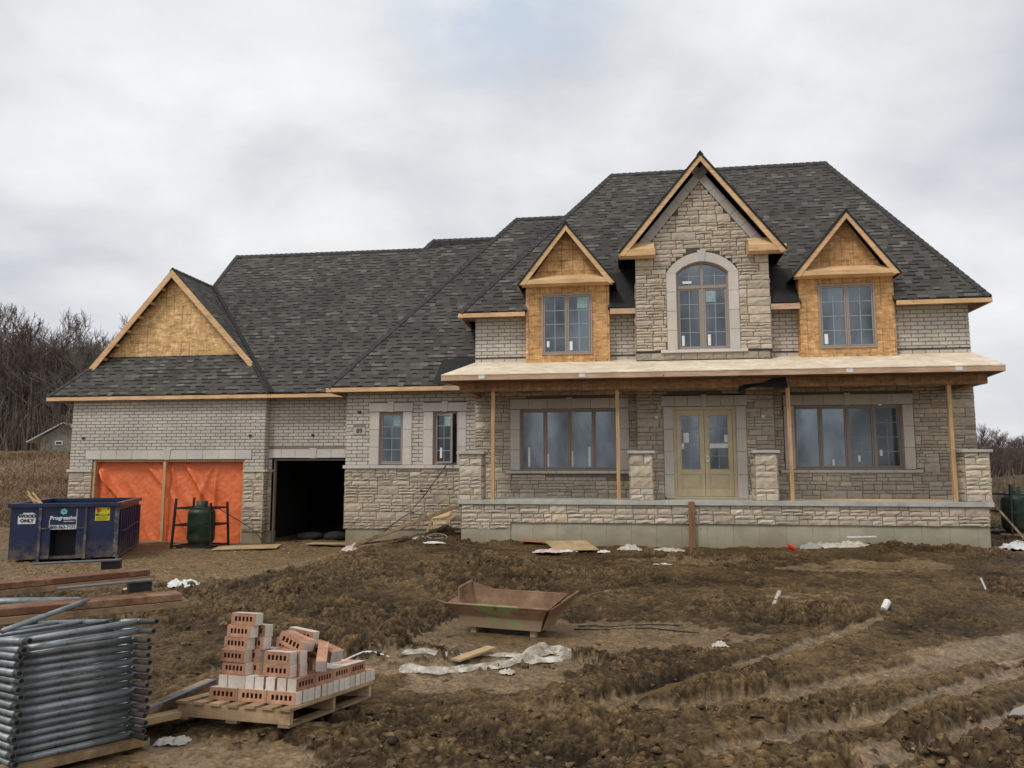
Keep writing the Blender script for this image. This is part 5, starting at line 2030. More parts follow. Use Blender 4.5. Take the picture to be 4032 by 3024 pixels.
# ------------------------------------------------------------------ the bank and the woods
def blades(name, n, xr, yr, h, cols, label, cat, seed=1, w=.05, lean=.4, clump=None):
    r_ = np.random.default_rng(seed)
    x = r_.uniform(*xr, n)
    y = r_.uniform(*yr, n)
    if clump:
        k = fbm(x * clump, y * clump, 3, 300)
        keep = k > r_.uniform(.25, .62, n)
        x, y = x[keep], y[keep]
        n = len(x)
    z = ground(x, y)[0]
    hh = h[0] + (h[1] - h[0]) * r_.random(n) * (.4 + fbm(x * .5, y * .5, 2, 310))
    a = r_.uniform(0, 6.28, n)
    ww = w * r_.uniform(.6, 1.4, n)
    lx_, ly_ = lean * hh * r_.normal(0, 1, n), lean * hh * r_.normal(0, .6, n)
    V = np.empty((n, 4, 3), np.float32)
    dx, dy = np.cos(a) * ww, np.sin(a) * ww
    V[:, 0] = np.stack([x - dx, y - dy, z - .05], 1)
    V[:, 1] = np.stack([x + dx, y + dy, z - .05], 1)
    V[:, 2] = np.stack([x + lx_ + dx * .3, y + ly_ + dy * .3, z + hh], 1)
    V[:, 3] = np.stack([x + lx_ - dx * .3, y + ly_ - dy * .3, z + hh * .97], 1)
    c = np.array(cols)
    t = np.clip(fbm(x * .35, y * .8, 3, 320) * 1.6 - .3 + r_.normal(0, .22, n), 0, 1)
    C = np.ones((n, 4, 4), np.float32)
    C[:, :, :3] = ((c[0] * (1 - t[:, None]) + c[1] * t[:, None]) * r_.uniform(.7, 1.3, (n, 1)))[:, None, :]
    me = bpy.data.meshes.new(name)
    me.vertices.add(n * 4)
    me.vertices.foreach_set('co', V.ravel())
    me.loops.add(n * 4)
    me.loops.foreach_set('vertex_index', np.arange(n * 4, dtype=np.int32))
    me.polygons.add(n)
    me.polygons.foreach_set('loop_start', np.arange(0, n * 4, 4, dtype=np.int32))
    me.update(calc_edges=True)
    ca_ = me.color_attributes.new('Col', 'FLOAT_COLOR', 'POINT')
    ca_.data.foreach_set('color', C.ravel())
    me.materials.append(MT['masonry'])
    o = bpy.data.objects.new(name, me)
    col.objects.link(o)
    return tag(o, label, cat, kind='stuff')


blades('dry_grass', 80000, (-40, -15), (27, 54), (.05, .38), [(.14, .085, .052), (.34, .245, .155)], 'dry brown and straw-coloured grass covering the bank beside the garage', 'grass', 1, .018, 1.0)
blades('dry_stalks', 2500, (15, 34), (26, 44), (.1, .5), [(.15, .10, .06), (.33, .25, .15)], 'dead stalks along the crest of the mud heap behind the house', 'grass', 2, .03, .3, 1.2)

bark = mat_plain('grey_bark', (.085, .068, .056), .95, var=.4, vscale=2, bump=0)
twig = mat_plain('brown_twigs', (.150, .124, .106), .95, var=.35, vscale=.5, bump=0)
twig_r = mat_plain('reddish_twigs', (.115, .078, .072), .95, var=.35, vscale=.5, bump=0)
palebark = mat_plain('pale_bark', (.34, .31, .28), .95, var=.4, vscale=2, bump=0)


def tree_meshes(seed, h, tw=.022, nb=20, spread=.34):
    r_ = random.Random(seed)
    tk, cr = MB(), MB()
    p = Vector((0, 0, -.4))
    pts = [p.copy()]
    d = Vector((r_.uniform(-.06, .06), r_.uniform(-.06, .06), 1)).normalized()
    for i in range(6):
        d = (d + Vector((r_.uniform(-.08, .08), r_.uniform(-.08, .08), 0))).normalized()
        p = p + d * h * .82 / 6
        pts.append(p.copy())
    tk.tube(pts, h * .013, 6, r2=h * .004, cap=False)

    def branch(p, d, L, r, lv):
        n = 3
        q = [p.copy()]
        dd = d.copy()
        for i in range(n):
            dd = (dd + Vector((r_.uniform(-.3, .3), r_.uniform(-.3, .3), r_.uniform(-.05, .22)))).normalized()
            q.append(q[-1] + dd * L / n)
        cr.tube(q, max(r, tw), 3, r2=max(r * .45, tw * .6), cap=False)
        if lv >= 3: return
        k = (7, 5)[lv - 1]
        for j in range(k):
            t = r_.uniform(.25, 1.0)
            i = min(int(t * n), n - 1)
            b = q[i].lerp(q[i + 1], t * n - i)
            ax = Vector((r_.uniform(-1, 1), r_.uniform(-1, 1), r_.uniform(-.1, .9))).normalized()
            nd2 = (dd * .9 + ax * .8).normalized()
            branch(b, nd2, L * r_.uniform(.35, .6), r * .45, lv + 1)
    for i in range(nb):
        t = r_.uniform(.30, 1.0)
        k = min(int(t * 6), 5)
        b = pts[k].lerp(pts[k + 1], t * 6 - k)
        a = r_.uniform(0, 6.28)
        up = .22 + .75 * t
        dv = Vector((math.cos(a), math.sin(a), up)).normalized()
        branch(b, dv, h * spread * (1.25 - .75 * t) * r_.uniform(.7, 1.2), h * .0045, 1)
    return tk, cr


protos = []
for s in range(9):
    h = (12.5, 13.5, 12, 14, 11, 13, 12, 9.5, 8)[s]
    tk, cr = tree_meshes(100 + s, h, tw=.02)
    t = tk.build('bare_tree', palebark if s in (4,) else bark)
    c = cr.build('crown', twig_r if s in (5, 7) else twig, t)
    protos.append((t, c, h))
used = set()


def plant(i, x, y, s, label, group, mat=None):
    t, c, h = protos[i]
    if i in used:
        o = t.copy()
        col.objects.link(o)
        k = c.copy()
        col.objects.link(k)
        k.parent = o
    else:
        used.add(i)
        o, k = t, c
    z = base_z(np.array([x]), np.array([y]))[0]
    o.location = (x, y, z - .1)
    o.scale = (s, s, s * random.uniform(.92, 1.1))
    o.rotation_euler = (0, 0, random.uniform(0, 6.28))
    return tag(o, label, 'tree', group)


random.seed(5)
k = 0
for row, (y0, y1, n) in enumerate(((66, 74, 22), (74, 86, 30), (86, 104, 36), (104, 128, 34))):
    for i in range(n):
        y = random.uniform(y0, y1)
        u = -.70 + (.72 - .40) * (i + random.random()) / n * 1.0
        x = u * y
        # the wood is tallest at the left of the picture and sinks toward the house
        s = 1.02 - .40 * (u + .70) / .30 * .85 + random.uniform(-.1, .1)
        plant((0, 1, 2, 3, 4, 5, 6, 1, 3)[k % 9] if row < 3 else (0, 1, 3, 6)[k % 4], x, y, max(.55, s), 'tall bare grey-brown tree in the wood on the left hill', 'bare trees of the wood on the left hill')
        k += 1
for i in range(70):
    y = random.uniform(122, 175)
    u = .50 + .26 * (i + random.random()) / 70
    plant((5, 7, 5, 8, 7)[i % 5], u * y, y, (.66 if i % 5 in (0, 2) else .80) * random.uniform(.8, 1.1) * (.55 + .45 * y / 150), 'bare reddish-brown tree in the distant wood right of the house', 'bare trees of the distant wood on the right')
plant(8, -30.6, 54.0, .52, 'small dark crooked tree beside the grey shed', None)
# undergrowth that closes the wood below the crowns
blades('undergrowth', 22000, (-78, -27), (63, 120), (.8, 5.5), [(.095, .074, .061), (.16, .122, .098)], 'dense brown saplings and brush filling the wood on the left hill', 'undergrowth', 8, .045, .22)
blades('undergrowth', 15000, (55, 150), (118, 180), (1.0, 5.2), [(.075, .05, .045), (.10, .07, .06)], 'dense reddish brush filling the distant wood on the right', 'undergrowth', 9, .08, .22)

# grey shed at the edge of the wood
sh = empty('shed', (-34.05, 57.0, float(base_z(np.array([-34.0]), np.array([57.0]))[0])), R(10))
tag(sh, 'small grey shed with a sloping pale metal roof below the left wood', 'shed')
shw = mat_plain('grey_boards', (.20, .185, .15), .9, var=.25, vscale=3, bump=0)
mb = MB()
mb.box(-.75, 2.2, 0, 3.5, -.3, 1.25)
mb.mesh([(-.75, 0, 1.25), (2.2, 0, 1.25), (.75, 0, 2.2)], [(0, 1, 2)])
mb.build('wall', shw, sh)
mb = MB()
mb.mesh([(-1.6, -.3, .92), (.75, -.3, 2.35), (.75, 3.8, 2.35), (-1.6, 3.8, .92), (-1.6, -.3, .84), (.75, -.3, 2.27), (.75, 3.8, 2.27), (-1.6, 3.8, .84)], [(0, 1, 2, 3), (7, 6, 5, 4), (0, 4, 5, 1), (1, 5, 6, 2), (2, 6, 7, 3), (3, 7, 4, 0)])
mb.mesh([(.752, -.3, 2.35), (2.6, -.3, 1.2), (2.6, 3.8, 1.2), (.752, 3.8, 2.35)], [(0, 1, 2, 3)])
mb.build('roof', mat_plain('pale_metal_roof', (.55, .56, .58), .4, .3, var=.1, bump=0), sh)
mb = MB()
mb.box(.25, .75, -.04, .0, .68, .98)
f_ = mb.build('window', MT['white'], sh)
mb = MB()
mb.box(.30, .70, -.05, -.041, .73, .93)
mb.build('pane', MT['glass_dark'], f_)
mb = MB()
mb.tube([(-.35, -.25, -.3), (-.35, -.25, 1.3)], .05, 6)
mb.build('post', MT['oldwood'], sh)
# ------------------------------------------------------------------ things in the yard
ORD = ['first', 'second', 'third', 'fourth', 'fifth', 'sixth', 'seventh', 'eighth', 'ninth', 'tenth', 'eleventh', 'twelfth', 'thirteenth', 'fourteenth', 'fifteenth', 'sixteenth']


def H(x, y, z=0.0):
    """House coordinates to the world."""
    return l2w(x, y, z)


# orange tarpaulin hung in the double garage opening
def tarp(x0, x1, name_label, seed):
    r_ = random.Random(seed)
    nx, nz = 130, 110
    z0, z1 = -.36, 2.20
    m = MB()
    vs = []
    folds = [(r_.uniform(x0, x1), r_.uniform(.3, 2.2), (r_.uniform(-1.3, -.2) if x0 < -11 else r_.uniform(-.9, .5)), r_.uniform(.045, .13), r_.uniform(.05, .12)) for _ in range(8)]
    for j in range(nz + 1):
        t = j / nz
        z = z0 + (z1 - z0) * t
        for i in range(nx + 1):
            x = x0 + (x1 - x0) * i / nx
            d = 0
            for fx, fz, sl, wd, am in folds:
                q = ((x - fx) - sl * (z - fz)) / wd
                L = math.exp(-((z - fz) / 1.0) ** 2)
                d += am * L * math.exp(-q * q)
            d += .035 * mnoise.noise(Vector((x * 1.2, z * 1.2, seed))) +   .022 * mnoise.noise(Vector((x * 3.3 + z, z * 2.6, seed + 4))) + .012 * mnoise.noise(Vector((x * 9, z * 8, seed)))
            hang = .10 * math.sin(3.1 * x + seed) * (1 - t) ** 2
            k = min(1, t * 8) if False else 1
            pin = min(1.0, (1 - t) * 9, (x - x0) * 7 + .05, (x1 - x) * 7 + .05)
            vs.append((x, GD + .24 - d * pin - hang * pin, z))
    fs = [(j * (nx + 1) + i, j * (nx + 1) + i + 1, (j + 1) * (nx + 1) + i + 1, (j + 1) * (nx + 1) + i) for j in range(nz) for i in range(nx)]
    m.mesh([H(*v) for v in vs], fs)
    tag(m.build('tarp', MT['tarp'], smooth=True), name_label, 'tarp', 'orange tarps closing the garage opening')


tarp(DO[0] + .06, -10.34, 'creased orange tarp on the left side of the garage opening, behind the blue bin', 3)
tarp(-10.40, DO[1] - .03, 'orange tarp on the right side of the garage opening, behind the green tank', 8)
mb = MB()
mb.obox(H(-10.43, GD + .02, -.38), H(.09, 0) - H(0, 0), H(0, .06) - H(0, 0), (0, 0, 2.58))
tag(mb.build('wooden_prop', MT['pine_z']), 'upright pale timber prop between the two orange tarps', 'timber')

# blue waste bin -------------------------------------------------------
BW, BD, BZ0, BZ1 = 2.32, 4.1, .07, 1.31
fr_ = Vector((-9.90, 19.55, -.31))
bu, bv = Vector((math.cos(R(19)), math.sin(R(19)), 0)), Vector((-math.sin(R(19)), math.cos(R(19)), 0))
cb = fr_ - bu * BW / 2 + bv * BD / 2
bin_ = empty('waste_bin', cb, R(19))
tag(bin_, 'open dark blue steel waste bin with wood only sign in front of the orange tarp', 'bin')
hx, hy = BW / 2, BD / 2


def bx(a):     # fraction across the front, left to right
    return -hx + a * BW


mb = MB()
t = .05
o0, o1, oz = bx(.37), bx(.615), BZ0 + .56 * (BZ1 - BZ0)
mb.box(-hx, o0, -hy, -hy + t, BZ0, BZ1)
mb.box(o1, hx, -hy, -hy + t, BZ0, BZ1)
mb.box(o0, o1, -hy, -hy + t, oz, BZ1)
mb.build('front_panel', MT['blue'], bin_)
mb = MB()
mb.box(o0 - .005, o0 + .0, -hy + t, -hy + .6, BZ0, oz)
mb.box(o1, o1 + .005, -hy + t, -hy + .6, BZ0, oz)
mb.box(o0, o1, -hy + .6, -hy + .62, BZ0, oz)
mb.box(o0, o1, -hy + t, -hy + .6, oz, oz + .02)
mb.box(o0, o1, -hy + t, -hy + .6, BZ0 - .02, BZ0)
mb.build('hook_recess', MT['black'], bin_)
mb = MB()
mb.box(-hx, -hx + t, -hy + t, hy, BZ0, BZ1)
mb.build('side_panel', MT['blue'], bin_)
mb = MB()
mb.box(hx - t, hx, -hy + t, hy, BZ0, BZ1)
mb.build('side_panel', MT['blue'], bin_)
mb = MB()
mb.box(-hx + t, hx - t, hy - t, hy, BZ0, BZ1)
mb.build('back_panel', MT['blue'], bin_)
mb = MB()
mb.box(-hx + t, hx - t, -hy + t, hy - t, BZ0, BZ0 + .05)
mb.box(-hx + .05, hx - .05, -hy + t + .62, hy - t, BZ0 + .05, BZ0 + .55)
mb.build('floor', MT['blue_dirty'], bin_)
for s in (-1, 1):
    for k in range(11):
        y = -hy + .28 + k * (BD - .4) / 10
        mb = MB()
        xs = hx if s > 0 else -hx
        mb.box(min(xs, xs + s * .06), max(xs, xs + s * .06), y - .035, y + .035, BZ0 + .03, BZ1 - .1)
        mb.build('rib', MT['blue'], bin_)
mb = MB()
mb.tube([(hx + .075, -hy + .2, BZ0 + .62), (hx + .075, -hy + 1.2, BZ0 + .60), (hx + .08, -hy + 2.4, BZ0 + .66), (hx + .075, hy - .1, BZ0 + .66)], .014, 6)
mb.build('tarp_rail', MT['blue_dirty'], bin_)
mb = MB()
e = .065
mb.box(-hx - e, hx + e, -hy - e, -hy + t + .02, BZ1, BZ1 + .10)
mb.box(-hx - e, -hx + t + .02, -hy + t + .02, hy + e, BZ1 + .0, BZ1 + .10)
mb.box(-hx + t + .02, hx - t - .02, hy - t - .02, hy + e, BZ1, BZ1 + .10)
mb.build('rim', MT['blue'], bin_, bevel=.008)
mb = MB()
mb.box(hx - t - .02, hx + e, -hy + t + .02, hy + e, BZ1, BZ1 + .10)
mb.build('rim', MT['binrust'], bin_, bevel=.008)
for a in (.273, .70):
    mb = MB()
    mb.box(bx(a) - .028, bx(a) + .028, -hy - .05, -hy, -.06 if a < .5 else BZ0 - .02, BZ1 + .002)
    mb.build('upright', MT['blue_dirty'], bin_)
mb = MB()
mb.box(hx, hx + .05, -hy + .0, hy, BZ0 - .045, BZ0 + .028)
mb.box(hx - .06, hx + .04, -hy - .012, -hy, BZ0, BZ1 - .02)
mb.build('bottom_rail', MT['blue_dirty'], bin_)
mb = MB()
for x in (-.55, .55):
    mb.box(x - .07, x + .07, -hy + .05, hy - .05, -.06, BZ0 - .002)
mb.box(-hx + .1, hx - .1, hy - .4, hy - .2, -.1, BZ0 - .003)
mb.build('skid', MT['black'], bin_)
for a, b in ((.285, .37), (.615, .69)):
    mb = MB()
    mb.box(bx(a), bx(b), -hy - .03, -hy, BZ0, BZ0 + .08)
    mb.box(bx(a), bx(b), -hy - .03, -hy, oz + .02, oz + .05)
    mb.build('crossbar', MT['blue_dirty'], bin_)


def sheet(parent, name, x0, x1, z0, z1, y, m, cut=0.0):
    mb = MB()
    pts = [(x0, z0), (x1, z0), (x1, z1 - cut), (x1 - cut, z1), (x0 + cut * 2.2, z1), (x0 + cut * 2, z1 - cut * .6), (x0 + cut * .6, z1 - cut * .8), (x0, z1 - cut * 1.8)] if cut else [(x0, z0), (x1, z0), (x1, z1), (x0, z1)]
    n = len(pts)
    mb.mesh([(x, y, z) for x, z in pts] + [(x, y + .004, z) for x, z in pts], [tuple(range(n))] + [(i, n + i, n + (i + 1) % n, (i + 1) % n) for i in range(n)])
    return mb.build(name, MT[m], parent)


def letters(parent, body, size, m, x, y, z, **kw):
    return text_mesh(body, size, MT[m], parent, Matrix.Translation((x, y, z)) @ FACE_ROT, **kw)


bh = BZ1 - BZ0
sg = sheet(bin_, 'wood_sign', bx(.068), bx(.228), BZ0 + .685 * bh, BZ0 + .90 * bh, -hy - .006, 'signwhite', .05)
letters(sg, 'WOOD', .105, 'signblack', bx(.150), -hy - .010, BZ0 + .832 * bh, bold=.006)
letters(sg, 'ONLY', .105, 'signblack', bx(.150), -hy - .010, BZ0 + .745 * bh, bold=.006)
sg = sheet(bin_, 'company_sign', bx(.36), bx(.615), BZ0 + .575 * bh, BZ0 + .985 * bh, -hy - .006, 'blue')
letters(sg, 'Progressive', .125, 'signwhite', bx(.487), -hy - .010, BZ0 + .79 * bh, bold=.0035)
letters(sg, 'Waste Solutions', .036, 'signwhite', bx(.54), -hy - .010, BZ0 + .722 * bh, bold=.001)
mb = MB()
for k in range(6):
    a = k * math.pi / 3 + .3
    px, pz = bx(.488) + .045 * math.cos(a), BZ0 + .915 * bh + .045 * math.sin(a)
    mb.mesh([(px + .034 * math.cos(b * math.pi / 4), -hy - .0105 - k * .0004, pz + .034 * math.sin(b * math.pi / 4)) for b in range(8)], [tuple(range(8))])
mb.build('logo', MT['signteal'], sg)
mb = MB()
mb.box(bx(.357), bx(.362), -hy - .012, -hy - .006, BZ0 + .575 * bh, BZ0 + .76 * bh)
mb.box(bx(.608), bx(.613), -hy - .012, -hy - .006, BZ0 + .575 * bh, BZ0 + .97 * bh)
mb.box(bx(.362), bx(.608), -hy - .012, -hy - .006, BZ0 + .645 * bh, BZ0 + .652 * bh)
mb.build('frame', MT['signwhite'], sg)
sg = sheet(bin_, 'phone_sign', bx(.366), bx(.606), BZ0 + .567 * bh, BZ0 + .642 * bh, -hy - .0075, 'signwhite')
letters(sg, '800-363-7171', .098, 'signblack', bx(.486), -hy - .0115, BZ0 + .606 * bh, bold=.003)
sg = sheet(bin_, 'caution_sign', bx(.785), bx(.925), BZ0 + .725 * bh, BZ0 + .985 * bh, -hy - .006, 'signyellow')
mb = MB()
mb.box(bx(.79), bx(.92), -hy - .009, -hy - .0065, BZ0 + .945 * bh, BZ0 + .978 * bh)
mb.box(bx(.80), bx(.835), -hy - .009, -hy - .0065, BZ0 + .90 * bh, BZ0 + .945 * bh)
mb.build('red_band', MT['signred'], sg)
mb = MB()
mb.box(bx(.79), bx(.92), -hy - .009, -hy - .0065, BZ0 + .82 * bh, BZ0 + .858 * bh)
mb.box(bx(.800), bx(.806), -hy - .009, -hy - .0065, BZ0 + .865 * bh, BZ0 + .90 * bh)
mb.box(bx(.815), bx(.821), -hy - .009, -hy - .0065, BZ0 + .865 * bh, BZ0 + .90 * bh)
for k in range(5):
    mb.box(bx(.795), bx(.905 + .01 * (k % 2)), -hy - .009, -hy - .0065, BZ0 + (.742 + .014 * k) * bh, BZ0 + (.746 + .014 * k) * bh)
mb.build('black_band', MT['signblack'], sg)
letters(sg, 'DANGER', .045, 'signyellow', bx(.862), -hy - .0105, BZ0 + .961 * bh, bold=.002)
letters(sg, 'CAUTION', .045, 'signyellow', bx(.862), -hy - .0105, BZ0 + .839 * bh, bold=.002)
bm = Matrix.Translation(cb) @ Matrix.Rotation(R(19), 4, 'Z')
for k, (a, b, lb) in enumerate((((-.62, -1.5, 1.1), (-.98, -1.45, 1.70), 'leftmost pale batten sticking up out of the blue bin'), ((-.42, -1.6, 1.15), (-.86, -1.5, 1.66), 'middle pale batten leaning out of the blue bin'), ((-.30, -1.7, 1.15), (-.93, -1.62, 1.60), 'rightmost pale batten leaning out of the blue bin'))):
    mb = MB()
    mb.bar(bm @ Vector(a), bm @ Vector(b), .045, .03)
    tag(mb.build('wooden_batten', MT['pine']), lb, 'timber', 'battens in the blue bin')


# green gas tanks in black cages -----------------------------------------
def gas_tank(loc, rz, label):
    t = empty('gas_tank', loc, rz)
    tag(t, label, 'gas tank', 'green gas tanks in cages')
    mb = MB()
    r = .385
    mb.lathe([(0, .12), (.30, .12), (.345, .15), (r, .24), (r, .95), (r * .97, 1.02), (r * .82, 1.11), (r * .5, 1.17), (0, 1.19)], 28, at=(0, 0, 0))
    mb.build('tank', MT['green'], t, smooth=True)
    mb = MB()
    mb.lathe([(.16, 1.15), (.165, 1.33), (.15, 1.33), (.145, 1.16)], 18)
    mb.lathe([(0, 1.17), (.05, 1.17), (.05, 1.26), (0, 1.26)], 10)
    mb.build('collar', MT['green'], t, smooth=True)
    mb = MB()
    mb.lathe([(.30, .03), (.31, .03), (.31, .14), (.30, .14)], 20)
    mb.build('foot_ring', MT['black'], t)
    for sx, sy in ((-1, -1), (1, -1), (-1, 1), (1, 1)):
        mb = MB()
        mb.bar((sx * .60, sy * .52, .0), (sx * .53, sy * .49, 1.42 if sx < 0 else 1.30), .055, .055, up=(0, 1, 0))
        mb.build('cage_post', MT['black'], t)
    for z in (.06, .66, 1.14):
        mb = MB()
        mb.bar((-.56, -.50, z), (.56, -.50, z - .02), .05, .045)
        mb.bar((-.56, .50, z), (.56, .50, z), .04, .045)
        mb.bar((-.56, -.48, z), (-.56, .48, z), .04, .045)
        mb.bar((.56, -.48, z), (.56, .48, z), .04, .045)
        mb.build('cage_rail', MT['black'], t)
    for s in (-1, 1):
        mb = MB()
        mb.tube([(s * .42, -.5, .03), (s * .42, .5, .03)], .03, 8)
        mb.build('skid', MT['black'], t)
    return t


gas_tank((-9.13, 22.92, -.32), R(-7), 'green gas tank in a tall black cage standing before the orange tarp')
gas_tank((14.32, 22.1, .10), R(6), 'green gas tank in a black cage at the right edge, past the porch corner')

# plywood and boards lying by the garage ------------------------------------
def board(name, label, cat, a, b, w, t, m, rz=None, group=None):
    mb = MB()
    mb.bar(a, b, w, t)
    return tag(mb.build(name, MT[m], bevel=.004), label, cat, group)


g1 = -.285
board('plywood_sheet', 'long pale plywood sheet flat on the ground right of the left gas tank', 'board', H(-7.4, 1.35, g1 + .005), H(-5.75, 1.9, g1 + .03), 1.15, .02, 'plywood')
board('plywood_sheet', 'narrow plywood strip in front of the dark garage doorway', 'board', H(-5.25, 2.9, g1 + .03), H(-3.9, 2.75, g1 + .05), .5, .02, 'plywood')
board('timber_beam', 'muddy sill board along the foot of the orange tarps', 'board', H(-11.0, 2.95, g1 - .02), H(-8.2, 2.9, g1 - .02), .3, .05, 'oldwood')
# heaps in the dark doorway
for k, (x, w_, h_, lb) in enumerate(((-6.1, .8, .15, 'grey sack lying on the floor in the dark garage doorway, left one'), (-5.2, .7, .18, 'grey sack lying on the floor in the dark garage doorway, right one'))):
    vs, fs = ico()
    mb = MB()
    c = H(x, 4.9, -.22)
    mb.mesh([(c.x + p[0] * w_ * .6 * (1 + .15 * mnoise.noise(Vector(p) * 3)), c.y + p[1] * .35, c.z + max(-.1, p[2] * h_ * (1 + .3 * mnoise.noise(Vector(p) * 4 + Vector((k, 0, 0)))))) for p in vs], [tuple(f) for f in fs])
    tag(mb.build('sack', mat_plain('grey_sack', (.022, .021, .02), .9, var=.3, bump=0) if k == 0 else bpy.data.materials['grey_sack'], smooth=True), lb, 'sack')

# ramp of planks up to the porch -------------------------------------------
board('ramp_plank', 'muddy plank ramp leaning on the porch corner, back one of two', 'plank', H(-3.15, .62, -.10), H(-.16, .62, 1.03), .20, .05, 'oldwood', group='ramp planks')
board('ramp_plank', 'muddy plank ramp leaning on the porch corner, front one of two', 'plank', H(-3.05, .33, -.12), H(-.10, .33, .985), .20, .05, 'oldwood', group='ramp planks')
board('plank', 'long muddy plank lying low under the plank ramp', 'plank', H(-3.2, .85, -.10), H(-.2, .98, .30), .24, .05, 'oldwood')
# small wooden stool frame under the ramp
st = empty('step_stool', (0, 0, 0))
tag(st, 'small wooden step frame propped under the plank ramp beside the porch', 'step stool')
for a, b in (((-1.25, 1.28, .18), (-1.06, 1.42, .70)), ((-.74, 1.25, .24), (-.56, 1.40, .83))):
    mb = MB()
    mb.bar(H(*a), H(*b), .06, .05, up=(0, 1, 0))
    mb.build('rail', MT['pine_z'], st)
for z0, a in ((.38, .38), (.52, .62)):
    mb = MB()
    mb.bar(H(-1.2 + a * .19, 1.3 + a * .1, z0), H(-.69 + a * .17, 1.28 + a * .1, z0 + .03), .07, .035)
    mb.build('rung', MT['pine'], st)
mb = MB()
mb.mesh([H(-1.1, 1.33, .60), H(-.62, 1.31, .68), H(-.56, 1.42, .84), H(-1.04, 1.44, .74)], [(0, 1, 2, 3)])
mb.build('tread', MT['pine'], st)


def cable(name, label, pts, r, m, cat='cable', n=6):
    """A round cord through the points, rounded off between them."""
    P = [Vector(p) for p in pts]
    out = []
    for i in range(len(P) - 1):
        p0, p1, p2, p3 = P[max(i - 1, 0)], P[i], P[i + 1], P[min(i + 2, len(P) - 1)]
        for k in range(5):
            t = k / 5
            out.append(.5 * ((2 * p1) + (p2 - p0) * t + (2 * p0 - 5 * p1 + 4 * p2 - p3) * t * t + (3 * p1 - p0 - 3 * p2 + p3) * t ** 3))
    out.append(P[-1])
    mb = MB()
    mb.tube(out, r, n)
    return tag(mb.build(name, MT[m], smooth=True), label, cat)


cable('black_cable', 'black cable dropping from the open small window to the plank ramp', [H(-.88, S - .05, 2.1), H(-1.2, 2.02, 1.62), H(-1.5, 2.0, 1.2), H(-1.85, 1.98, .80), H(-1.78, 1.97, .70), H(-1.93, 1.97, .70), H(-2.15, 1.9, .55), H(-2.42, 1.7, .33), H(-2.55, 1.3, .12)], .013, 'cable')
cable('black_cable', 'thin black hose running from the left gas tank to the garage pier', [(-8.66, 22.8, .84), (-8.3, 23.1, .55), H(-7.45, 3.15, .25), H(-7.1, 3.2, 0.0), H(-6.7, 2.9, -.25), H(-6.0, 2.6, -.28)], .012, 'cable')
def onmud(x, y, dz=.01):
    return (x, y, gz(x, y) + dz)


cable('black_cable', 'dark cable lying on the flat mud right of the rusty trough', [onmud(.78, 9.95), onmud(1.2, 9.97), onmud(1.65, 10.0), onmud(2.0, 9.85), onmud(2.28, 9.66)], .009, 'cable')
cable('black_cable', 'short dark cable looping at the right end of the rusty trough', [onmud(.85, 10.15), onmud(1.05, 10.2), onmud(1.25, 10.1), onmud(1.75, 10.25), onmud(2.2, 10.2)], .008, 'cable')
coil = []
for k in range(44):
    a = k * .42
    q = .27 + .05 * math.sin(k * .31)
    p = H(-.72 + q * math.cos(a), .35 + q * .6 * math.sin(a), .10 + .06 * math.sin(a) + .003 * k)
    coil.append(p)
cable('grey_hose', 'coil of thin grey hose lying on the mud by the porch corner', coil, .014, 'greycable', 'hose')
cable('grey_hose', 'loose loop of pale hose on the mud left of the coiled hose', [H(-1.55, .1, .0), H(-1.62, -.02, -.02), H(-1.4, -.2, .0), H(-1.1, -.1, .03), H(-1.3, .45, .12)], .016, 'greycable', 'hose')


# ---- crumpled sheets, bags and scraps ---------------------------------------
MT['muddypink'] = mat_plain('muddy_pink_scrap', (.34, .235, .19), .6, var=.3, vscale=9, bump=.3, dirt=(.2, .14, .08), dscale=8, dlevel=.5)


def crumple(name, label, cat, c, sx, sy, h, m, seed, rz=0.0, n=18, group=None):
    mb = MB()
    vs = []
    for j in range(n + 1):
        for i in range(n + 1):
            u, v = i / n * 2 - 1, j / n * 2 - 1
            e = 1 + .30 * mnoise.noise(Vector((math.atan2(v, u) * 1.3, seed, .3)))
            x, y = u * sx * e, v * sy * e
            q = max(0, 1 - max(abs(u), abs(v)) ** 3)
            z = .6 * h * q * (.45 + 1.3 * abs(mnoise.noise(Vector((u * 1.6, v * 1.6, seed))))) + h * .22 * mnoise.noise(Vector((u * 4.5, v * 4.5, seed + 3)))
            x += sx * .16 * mnoise.noise(Vector((u * 4, v * 4, seed + 7)))
            y += sy * .16 * mnoise.noise(Vector((u * 4, v * 4, seed + 9)))
            vs.append((x, y, max(z, -.02)))
    fs = [(j * (n + 1) + i, j * (n + 1) + i + 1, (j + 1) * (n + 1) + i + 1, (j + 1) * (n + 1) + i) for j in range(n) for i in range(n)]
    M_ = Matrix.Translation(c) @ Matrix.Rotation(rz, 4, 'Z')
    mb.mesh([M_ @ Vector(v) for v in vs], fs)
    return tag(mb.build(name, MT[m], smooth=True), label, cat, group)


def at(x, y, dz=.01):
    return Vector((x, y, gz(x, y) + dz))


def atl(lx, ly, dz=.02):
    p = H(lx, ly)
    return at(p.x, p.y, dz)


